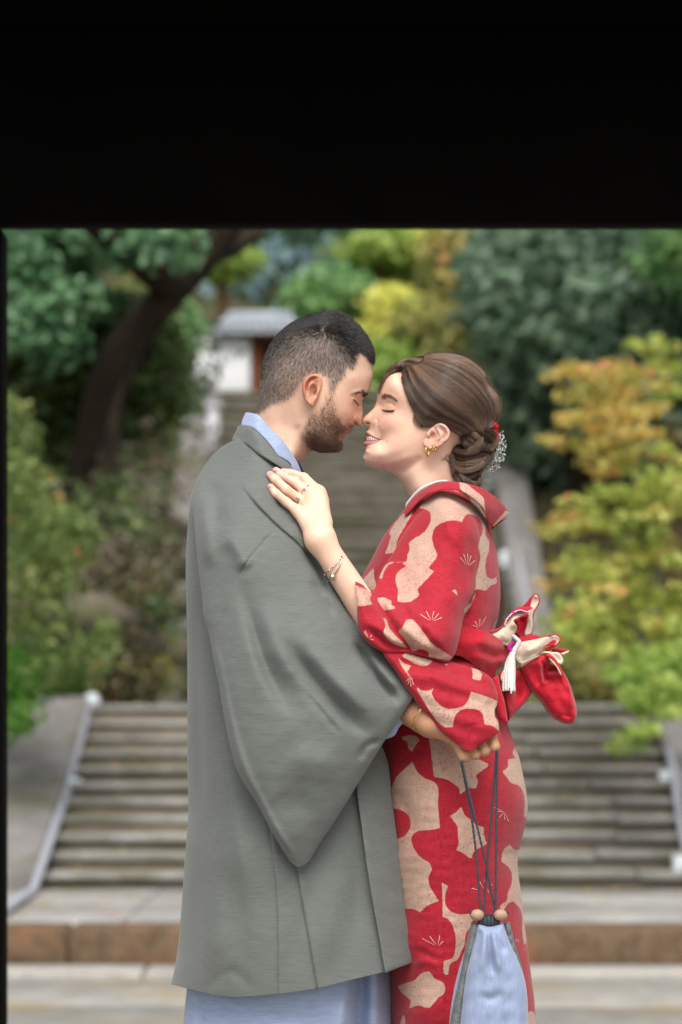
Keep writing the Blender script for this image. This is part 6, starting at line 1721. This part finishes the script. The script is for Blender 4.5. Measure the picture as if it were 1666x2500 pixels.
FO = fold(Q, c3([(262, 1165), (360, 1280), (470, 1450), (600, 1620)]), .004, 8, 10) + fold(Q, c3([(320, 1180), (420, 1230), (540, 1260), (680, 1240)]), -.008, 8, 14) + fold(Q, c3([(420, 1210), (600, 1300), (780, 1390), (960, 1440)]), .006, 18) + fold(Q, c3([(640, 1250), (800, 1320), (960, 1400)]), -.007, 14) \
    + fold(Q, c3([(500, 1330), (650, 1420), (820, 1480)]), -.003, 16) + fold(Q, c3([(900, 1470), (960, 1530), (985, 1600)]), -.006, 12) + fold(Q, c3([(860, 1550), (845, 1640), (830, 1720)]), -.002, 5) + fold(Q, c3([(740, 1650), (840, 1620), (930, 1600)]), -.0015, 5) + .0014 * ripple(Q, 60, 91) + .0006 * ripple(Q, 25, 92)
tf = np.maximum(tf + FO * sstep(dr.d, 0, 10), .0018)
V, f = dr.solid(mid, tf, np.full(len(Q), .012) * edge_round(dr.d, 20), lip=.0015)
drp = put('sleeve_drape', V, f, M['kimono'], woman, attrs={'print': printed(Q, PR_DR)[dr.src]})
drape(dr, dr.yf, [tuple(np.array(p) for p in c3(q)) for q in [((418, 1318), (394, 1346)), ((422, 1320), (408, 1362)), ((426, 1320), (428, 1376)), ((432, 1318), (444, 1362))]], drp)

# ---- obi and bow
ob = Sheet(b5([(-420, 560), (-200, 570), (0, 612), (150, 640), (330, 745), (480, 862), (520, 930), (480, 1000), (330, 1180), (250, 1305), (150, 1235), (0, 1130), (-200, 1000), (-420, 960)]), g=5)
ow = TPS(b5([(-420, 560), (0, 612), (150, 640), (330, 745), (520, 930), (330, 1180), (250, 1300), (0, 1130), (-420, 960), (-200, 800), (100, 850), (300, 950)]), [.155, .138, .12, .085, .03, .07, .075, .12, .155, .155, .135, .09])
Q = ob.Q
tf = ow(Q) + fold(Q, b5([(470, 930), (300, 980), (150, 930), (0, 880)]), -.012, 7, 10) + fold(Q, b5([(460, 960), (300, 1080), (100, 1060), (-100, 1000)]), .008, 16) + fold(Q, b5([(440, 900), (250, 830), (0, 760)]), .007, 16) + fold(Q, b5([(400, 1080), (250, 1180), (80, 1160)]), -.006, 10) + .0015 * ripple(Q, 50, 95)
obi = put('obi', *ob.solid(np.zeros(len(Q)), tf, lip=.002), M['obi'], woman)

def ribbon(name, poly, ypts, tf, mat, folds=(), thick=.003, g=5, er=8, parent=None, seed=1, rip=.001):
    s = Sheet(b5(poly), g=g, corner=55, lines=[b5(fo[0]) for fo in folds])
    if len(ypts) >= 3: mid = TPS(b5([y[:2] for y in ypts]), [y[2] for y in ypts], 1e-3)(s.Q)
    else: mid = np.full(len(s.Q), ypts[0][2])
    t = tf * edge_round(s.d, er) + rip * ripple(s.Q, 40, seed)
    for fo in folds: t = t + fold(s.Q, b5(fo[0]), *fo[1:]) * sstep(s.d, 0, 6)
    return put(name, *s.solid(mid, np.maximum(t, .0008), thick * np.ones(len(s.Q)), lip=.0008), mat, parent or woman)
OB, LN = M['obi'], M['lining']
# lower tail behind
ribbon('bow_tail', [(330, 1240), (450, 1170), (580, 1160), (720, 1240), (780, 1400), (812, 1500), (762, 1592), (652, 1722), (560, 1822), (472, 1925), (440, 1750), (402, 1600), (352, 1400)], [(340, 1250, -.06), (720, 1240, -.03), (812, 1500, -.02), (472, 1925, -.05), (400, 1600, -.06)], .018, OB, [([(420, 1250), (560, 1420), (600, 1700)], -.01, 9), ([(620, 1250), (640, 1450), (600, 1650)], -.008, 9, 14), ([(480, 1300), (480, 1600), (480, 1850)], .008, 12)], .01, seed=3)
ribbon('bow_tail', [(240, 1310), (330, 1260), (360, 1420), (420, 1640), (462, 1900), (470, 1960), (400, 1930), (300, 1700), (250, 1500)], [(0, 0, -.085)], .010, OB, [], .004, seed=4)
# tall loop: red outside, beige inside
ribbon('bow_loop', [(545, 485), (620, 425), (735, 375), (740, 300), (800, 240), (812, 500), (800, 700), (700, 790), (600, 725), (556, 690), (590, 590), (585, 550)], [(0, 0, -.004)], .016, OB, [([(640, 430), (680, 560), (660, 740)], -.008, 10)], .012, seed=5)
ribbon('bow_loop', [(668, 300), (740, 225), (800, 150), (850, 116), (880, 118), (820, 180), (780, 260), (760, 310)], [(0, 0, .0)], .007, OB, [], .006, seed=6)
ribbon('bow_lining', [(764, 300), (790, 220), (830, 140), (868, 120), (905, 160), (912, 230), (880, 300), (832, 400), (815, 600), (795, 690), (700, 718), (702, 650), (732, 560), (738, 400)], [(764, 300, -.012), (905, 160, -.012), (800, 690, -.022), (700, 718, -.02)], .006, LN, [([(850, 150), (840, 240), (800, 300)], -.005, 9), ([(770, 480), (760, 600), (740, 700)], -.003, 6)], seed=7)
put('bow_edge', *tube([wpt(*p, -.019) for p in spline(b5([(800, 690), (812, 600), (830, 400), (880, 300), (912, 230), (905, 160), (868, 118), (830, 140), (800, 200), (766, 300)]), 40)], .0011, 6), OB, woman)
# red swelling behind the knot
ribbon('bow_knot', [(560, 800), (600, 745), (700, 712), (820, 688), (900, 700), (955, 740), (900, 800), (800, 830), (660, 850)], [(0, 0, -.015)], .022, OB, [], .02, er=14, seed=8)
# beige tail turned up at the left with red rim and magenta stitching
ribbon('bow_lining', [(136, 690), (180, 652), (300, 632), (400, 552), (440, 495), (470, 460), (540, 400), (620, 372), (720, 360), (740, 385), (640, 440), (548, 488), (560, 530), (592, 565), (585, 640), (552, 705), (520, 770), (480, 862), (420, 842), (300, 772)], [(136, 690, -.075), (440, 500, -.05), (720, 370, -.03), (590, 590, -.05), (480, 862, -.055), (300, 772, -.075), (400, 690, -.068), (520, 640, -.05), (560, 560, -.058)], .003, LN, [([(470, 480), (500, 560), (560, 640)], -.006, 10), ([(300, 660), (420, 700), (500, 800)], .004, 16), ([(330, 770), (420, 800), (480, 850)], -.003, 7)], er=3, seed=9)
ribbon('bow_flap', [(170, 640), (210, 620), (300, 618), (400, 540), (432, 480), (500, 390), (560, 335), (610, 300), (700, 294), (800, 298), (826, 312), (800, 345), (740, 350), (640, 345), (560, 385), (490, 450), (440, 520), (405, 560), (310, 640), (200, 660)], [(200, 640, -.075), (432, 480, -.058), (610, 300, -.04), (820, 315, -.035), (560, 385, -.056)], .005, OB, [], seed=10)
ribbon('bow_lining', [(726, 372), (780, 352), (822, 318), (830, 330), (790, 368), (740, 380)], [(0, 0, -.048)], .003, LN, [], seed=11)
M['cord_w'] = plain('white_silk_cord', lin(236, 228, 234), .5, 0, .3, .12, 600)
M['magenta'] = plain('magenta_stitching', lin(200, 40, 150), .6, 0, .3, .5, 500)
put('stitching', *tube([wpt(u + 1.1 * math.cos(i * 1.3), v + 1.1 * math.sin(i * 1.3), -.0665 + .02 * i / 47) for i, (u, v) in enumerate(spline(b5([(425, 560), (450, 480), (520, 405), (600, 355), (660, 350), (730, 372), (790, 352)]), 48))], .0008, 5), M['cord_w'], woman)
put('stitching', *tube([wpt(*p, -.064 + .02 * i / 23) for i, p in enumerate(spline(b5([(425, 560), (450, 480), (520, 405), (600, 355), (660, 350), (730, 372), (790, 352)]), 24))], [.001, .0022, .0024, .0022, .0008], 6), M['magenta'], woman)
# beige tail to the right
ribbon('bow_lining', [(640, 812), (780, 772), (950, 738), (1060, 708), (1142, 694), (1196, 728), (1202, 780), (1162, 832), (1082, 850), (1002, 862), (962, 920), (902, 985), (780, 1042), (680, 1112), (640, 1112), (572, 1052), (556, 980), (590, 880)], [(590, 900, -.06), (780, 772, -.052), (1150, 700, -.035), (1196, 760, -.035), (960, 920, -.05), (680, 1110, -.06), (760, 930, -.069), (900, 850, -.062)], .004, LN, [([(620, 830), (640, 900), (600, 1030)], -.006, 8), ([(700, 900), (850, 880), (1000, 820)], .004, 20), ([(1190, 740), (1130, 790), (1020, 850)], -.007, 8), ([(630, 1090), (760, 1000), (900, 930)], -.004, 7)], er=3, seed=12)
put('bow_edge', *tube([wpt(*p, -.046) for p in spline(b5([(950, 738), (1060, 708), (1142, 692), (1200, 728), (1204, 782), (1162, 836), (1082, 852)]), 24)], .0012, 6), OB, woman)
# pleated red ribbon ends
ribbon('bow_pleat', [(1012, 848), (1060, 800), (1108, 768), (1150, 772), (1150, 815), (1110, 842), (1050, 850)], [(0, 0, -.061)], .0015, OB, [([(1040, 840), (1090, 800), (1140, 790)], -.003, 4)], er=4, seed=22)
ribbon('bow_pleat', [(985, 880), (1080, 852), (1160, 838), (1110, 900), (1060, 925), (1000, 925)], [(0, 0, -.052)], .007, OB, [], er=6, seed=13)
ribbon('bow_pleat', [(1090, 905), (1150, 888), (1250, 890), (1328, 915), (1320, 940), (1240, 945), (1180, 940), (1100, 935)], [(0, 0, -.03)], .007, OB, [], er=6, seed=14)
ribbon('bow_lining', [(1205, 962), (1260, 940), (1330, 916), (1332, 945), (1240, 1000)], [(0, 0, -.036)], .004, LN, [], er=5, seed=15)
ribbon('bow_lining', [(930, 960), (1000, 930), (1100, 940), (1180, 945), (1240, 1010), (1254, 1080), (1230, 1126), (1180, 1110), (1110, 1030), (1020, 965)], [(0, 0, -.056)], .006, LN, [([(1040, 955), (1150, 1020), (1220, 1100)], -.004, 7)], er=6, seed=16)
ribbon('bow_pleat', [(1010, 962), (1090, 985), (1160, 1060), (1210, 1150), (1240, 1250), (1215, 1262), (1160, 1150), (1080, 1060), (1000, 1000)], [(0, 0, -.062)], .006, OB, [], er=5, seed=17)
ribbon('bow_lining', [(1030, 1005), (1100, 1050), (1170, 1140), (1232, 1262), (1214, 1268), (1150, 1150), (1080, 1070)], [(0, 0, -.066)], .003, LN, [], er=4, seed=18)
# big hanging loop
ribbon('bow_loop', [(640, 1148), (700, 1092), (800, 1042), (912, 985), (1000, 962), (1060, 1030), (1080, 1110), (1150, 1130), (1220, 1180), (1290, 1280), (1342, 1380), (1392, 1540), (1430, 1680), (1442, 1850), (1402, 1950), (1342, 1962), (1200, 1920), (1100, 1852), (1030, 1762), (960, 1652), (880, 1562), (812, 1500), (752, 1400), (702, 1280)], [(640, 1148, -.055), (1000, 962, -.045), (1290, 1280, -.03), (1442, 1850, -.02), (1200, 1920, -.02), (812, 1500, -.03)], .020, OB,
       [([(985, 1060), (975, 1200), (1000, 1400)], -.018, 10, 5), ([(930, 1060), (940, 1220), (985, 1420)], .008, 12, 7), ([(1010, 1280), (1080, 1240), (1180, 1260)], .006, 6), ([(1000, 1400), (1120, 1370), (1260, 1400)], -.004, 5, 8), ([(1300, 1330), (1370, 1600), (1400, 1800)], .005, 12, 8), ([(1000, 1260), (1100, 1330), (1250, 1300)], -.008, 10), ([(1010, 1170), (1070, 1195), (1150, 1180), (1240, 1220)], -.024, 7), ([(760, 1320), (900, 1420), (1100, 1600), (1300, 1820)], .006, 30), ([(1060, 1840), (1240, 1840), (1420, 1860)], -.003, 5), ([(800, 1080), (860, 1250), (960, 1420)], -.006, 16)], .03, er=15, seed=19, rip=.0018)
ribbon('bow_lining', [(638, 1150), (680, 1092), (780, 1040), (910, 980), (914, 1000), (840, 1060), (740, 1120), (660, 1166)], [(638, 1150, -.07), (910, 980, -.066), (740, 1060, -.076)], .006, LN, [], er=4, seed=20)
ribbon('bow_lining', [(385, 1230), (420, 1180), (400, 1280), (400, 1380), (362, 1330)], [(0, 0, -.085)], .004, LN, [], er=4, seed=21)
# obijime cord and tassel
M['tassel'] = plain('white_silk_tassel', lin(244, 242, 236), .55, 0, .3, .04, 300)
_cl = spline(b5([(545, 715), (585, 755), (622, 795), (600, 850), (566, 900), (548, 965)]), 40)
for ph in range(3):
    put('cord', *tube([wpt(u + 3.0 * math.cos(i * .8 + ph * 2.094), v + .8 * math.sin(i * .8 + ph * 2.094), -.078 + .0022 * math.sin(i * .8 + ph * 2.094)) for i, (u, v) in enumerate(_cl)], .0023, 7), M['cord_w'], woman)
put('cord', *tube([wpt(*p, -.074) for p in spline(b5([(545, 800), (505, 840), (490, 890), (520, 935)]), 12)], .0035, 8), M['magenta'], woman)
tv = []
for i in range(110):
    a = rng.uniform(0, 6.283); r_ = math.sqrt(rng.uniform(0, 1))
    ex = 480 + 92 * r_ * math.cos(a); ey = 1480 + rng.normal() * 16 + 6 * math.cos(a)
    tv.append([wpt(*p, yy_) for p, yy_ in zip(spline(b5([(538 + 24 * r_ * math.cos(a), 940), (500 + 62 * r_ * math.cos(a), 1080), (484 + 84 * r_ * math.cos(a), 1280), (ex, ey)]), 7), np.linspace(-.078 - .006 * math.sin(a), -.086 - .012 * r_ * math.sin(a), 7))])
V, f = join([tube(t, .0011, 4, False) for t in tv])
put('tassel', V, f, M['tassel'], woman)
s = Sheet(b5([(510, 940), (566, 940), (574, 1100), (578, 1300), (568, 1450), (480, 1470), (392, 1440), (404, 1280), (440, 1080)]), g=4)
put('tassel', *s.solid(np.full(len(s.Q), -.082), .008 * edge_round(s.d, 14), lip=.001), M['tassel'], woman)

# ---- jewellery
M['silver'] = plain('silver', lin(226, 218, 206), .2, 1)
def band(c, ax, r, rt, mat, name, squash=1.0, par=None, n=24, a0=0, a1=2 * math.pi):
    ax = np.array(ax, float); ax /= np.linalg.norm(ax)
    e1 = np.cross(ax, [0, 1, 0]); e1 /= np.linalg.norm(e1); e2 = np.cross(ax, e1)
    pts = [np.array(c) + r * (math.cos(t) * e1 + squash * math.sin(t) * e2) for t in np.linspace(a0, a1, n)]
    return put(name, *tube(pts, rt, 6), mat, par or woman)
for k, t, in (('middle', .40), ('ring', .34)):
    c = JT[k][0] * (1 - t) + JT[k][1] * t
    rr_ = FRW[k][0] * (1 - t) + FRW[k][1] * t
    rg = band(c, JT[k][1] - JT[k][0], rr_ + .0012, .0011, M['silver'], 'ring')
    put('gem', *ball(c + np.array([0, -rr_ - .0022, .0005]), .0021, 8), M['silver'], rg)
def arm_pt(x, y, off=0.0):
    u, v = h4([(x, y)])[0]
    p = wpt(u, v, 0)
    a, b = np.array(WR), np.array(EL)
    # nearest approach of the sight line on the forearm axis, pushed to the surface
    t = np.clip(((u - 784) * (935 - 784) + (v - 1322) * (1562 - 1322)) / ((935 - 784) ** 2 + (1562 - 1322) ** 2), 0, 1)
    cc = a + (b - a) * t; r_ = .0188 + (.025 - .0188) * t
    pp = wpt(u, v, cc[1]); dd = np.linalg.norm(pp - cc - (b - a) * np.dot(pp - cc, b - a) / np.dot(b - a, b - a))
    return wpt(u, v, cc[1] - math.sqrt(max(r_ ** 2 - dd ** 2, 1e-6)) - .0015 - off)
br1 = put('bracelet', *tube([arm_pt(x, y) for x, y in spline([(1085, 1955), (1150, 1890), (1245, 1808), (1330, 1720), (1385, 1620)], 16)], .0006, 6), M['silver'], woman)
for x, y in ((1088, 1952), (1172, 1870), (1245, 1808), (1362, 1672), (1386, 1618)):
    put('bead', *ball(arm_pt(x, y, .0006), .0016, 8), M['silver'], br1)
br2 = put('bracelet', *tube([arm_pt(x, y) for x, y in spline([(1130, 2060), (1225, 1985), (1290, 1900), (1360, 1770), (1395, 1640)], 16)], .0011, 6), M['silver'], woman)
put('bead', *ball(arm_pt(1225, 1985, .003), .0048, 12), M['silver'], br2)
ye = -.0835
for cx_, cy_, rx, ry, th_ in ((714, 1055, 15, 50, .0010), (765, 1022, 7, 32, .0006), (793, 1020, 7, 32, .0006)):
    u, v = w3([(cx_, cy_)])[0]
    pts = [wpt(u + rx / 4.3556 * math.cos(t) + 2 * math.sin(t) * .5, v + ry / 4.3556 * math.sin(t), ye + .004 * math.cos(t)) for t in np.linspace(0, 6.283, 22)]
    put('earring', *tube(pts, th_, 8), M['gold'], woman)
# ---- hair ornament: red flower and baby's breath
M['red_flower'] = plain('red_silk_flower', lin(214, 18, 40), .5, 0, .3, .15, 60)
M['tiny_white'] = plain('tiny_white_blossom', lin(244, 244, 240), .7)
M['stem_w'] = plain('pale_stem', lin(206, 206, 196), .7)
c0 = wpt(*w3([(1408, 845)])[0], -.005)
orn = thing('hair_ornament', "red silk flower with white baby's breath pinned beside the woman's bun", 'hair ornament', tuple(c0))
fp = []
for k in range(20):
    a = k * 2.4; rr_ = .0016 * math.sqrt(k)
    V, f = ball((0, 0, 0), rng.uniform(.0052, .0068), 10, (1, .9, .62))
    V = V * (1 + .12 * np.sin(9 * np.arctan2(V[:, 0], V[:, 2]))[:, None])
    ca, sa = math.cos(a), math.sin(a)
    V = V @ np.array([[ca, 0, sa], [0, 1, 0], [-sa, 0, ca]]) + c0 + np.array([ca * rr_ * 1.0, rng.uniform(-.014, .006), sa * rr_ * 2.1 - .002])
    fp.append((V, f))
put('flower', *join(fp), M['red_flower'], orn)
sp_, bp_ = [], []
o0 = wpt(*w3([(1385, 985)])[0], 0)
for i in range(150):
    a = math.radians(rng.uniform(-42, 118)); r_ = rng.uniform(.35, 1) ** .6
    px_ = w3([(1370 + 185 * r_ * math.cos(a) * .98, 1010 + 275 * r_ * math.sin(a))])[0]
    e = wpt(*px_, rng.uniform(-.035, .03))
    V, f = ball(e, rng.uniform(.0006, .0014), 6)
    bp_.append((V, f))
    if i % 2 == 0:
        m_ = o0 + (e - o0) * .55 + rng.normal(size=3) * .004
        sp_.append(tube(spline([o0 + rng.normal(size=3) * .003, m_, e], 5), .0003, 4, False))
setp(put('blossoms', *join(bp_), M['tiny_white'], orn), kind='stuff')
setp(put('stems', *join(sp_), M['stem_w'], orn), kind='stuff')

# ================================================================== THE BAG
M['bag'] = cloth_mat('pale_blue_satin', lin(142, 156, 188), lin(156, 170, 202), 0, .55, .3, (500, 500, 30), .1, .3)
M['bag_trim'] = cloth_mat('grey_glitter_trim', lin(70, 74, 76), lin(120, 124, 124), 0, .45, .1, (300, 300, 700), .5, .6)
M['bag_dark'] = plain('dark_grey_cord_cloth', lin(54, 62, 72), .6, 0, .3, .3, 300)
M['wood_bead'] = plain('pale_wood_bead', lin(184, 148, 120), .5, 0, .4, .12, 120)
YB = -.262
bagt = thing('drawstring_bag', 'pale blue drawstring bag with grey trim hanging on dark cords from the fist', 'bag', tuple(wpt(1195, 2440, YB)))
def bpart(name, poly, y, tf, mat, folds=(), er=20, back=.02, g=6):
    s = Sheet(c5(poly), g=g, corner=50)
    t = tf * edge_round(s.d, er) + .0012 * ripple(s.Q, 50, 7)
    for fo in folds: t = t + fold(s.Q, c5(fo[0]), *fo[1:]) * sstep(s.d, 0, 8)
    return put(name, *s.solid(np.full(len(s.Q), y), np.maximum(t, .001), np.full(len(s.Q), back) * edge_round(s.d, er), lip=.001), mat, bagt)
bpart('back_panel', [(700, 1800), (650, 1960), (625, 2060), (598, 2200), (580, 2353), (575, 2500), (640, 2560), (900, 2570), (900, 1900)], YB + .02, .012, M['bag'])
bpart('trim', [(742, 1615), (790, 1630), (800, 1700), (760, 1850), (720, 2000), (696, 2200), (668, 2380), (640, 2540), (600, 2500), (585, 2380), (612, 2210), (650, 2040), (680, 1900), (695, 1800), (718, 1700)], YB - .002, .014, M['bag_trim'], [], 12)
bpart('trim', [(965, 1625), (1015, 1618), (1035, 1700), (1058, 1790), (1085, 1880), (1110, 1960), (1090, 1980), (1040, 1880), (1000, 1760)], YB - .002, .012, M['bag_trim'], [], 10)
bpart('front_panel', [(786, 1632), (820, 1640), (852, 1650), (890, 1650), (930, 1638), (970, 1624), (990, 1690), (1030, 1790), (1072, 1880), (1102, 1960), (1128, 2060), (1142, 2180), (1146, 2300), (1142, 2480), (1080, 2560), (900, 2580), (720, 2560), (640, 2500), (655, 2350), (672, 2200), (692, 2030), (724, 1880), (756, 1760)], YB - .004, .034, M['bag'],
      [([(856, 1650), (870, 1750), (880, 1880), (900, 2020)], -.012, 7, 9), ([(820, 1645), (800, 1760), (760, 1900)], -.008, 7), ([(920, 1645), (930, 1740), (990, 1860)], -.008, 8), ([(838, 1650), (830, 1800), (810, 2000)], .005, 9), ([(900, 1650), (910, 1800), (950, 2000)], .006, 9), ([(780, 2130), (880, 2170), (980, 2110)], -.004, 10)], 34, .03)
gp = [tube([wpt(*p, yy_) for p, yy_ in zip(c5([(812 + 26 * k, 1568 + 8 * (k % 2)), (808 + 28 * k, 1610), (800 + 31 * k, 1668)]), (YB - .004, YB - .010, YB - .008))], [.0038, .0048, .0045], 8) for k in range(5)]
put('gather', *join(gp), M['bag_dark'], bagt)
for (bx_, bd, tip) in (((780, 1570), (-1, .15), (742, 1556)), ((950, 1570), (1, -.1), (990, 1556))):
    c_ = wpt(*c5([bx_])[0], YB - .016)
    b_ = put('bead', *ball(c_, .0085, 14, (1.25, 1, 1)), M['wood_bead'], bagt)
    put('knot', *ball(wpt(*c5([tip])[0], YB - .016), .0042, 8, (.9, 1, 1.1)), M['bag_dark'], b_)
for pts in ([(666, 468), (700, 640), (735, 830), (775, 1150), (806, 1560)], [(672, 470), (722, 700), (772, 900), (842, 1200), (914, 1570)], [(920, 388), (896, 700), (852, 1200), (826, 1565)], [(927, 390), (920, 800), (916, 1200), (912, 1565)]):
    q = spline(c5(pts), 60)
    t = np.linspace(0, 1, 60)
    yy_ = (HY - .012) * (1 - t) + (YB - .012) * t - (.004 if pts[0][0] in (672, 927) else 0)
    P_ = unproj(q[:, 0], q[:, 1], yy_)
    put('cord', *tube(P_, .0017 + .0003 * np.cos(np.arange(60) * 3.1416), 7), M['bag_dark'], bagt)
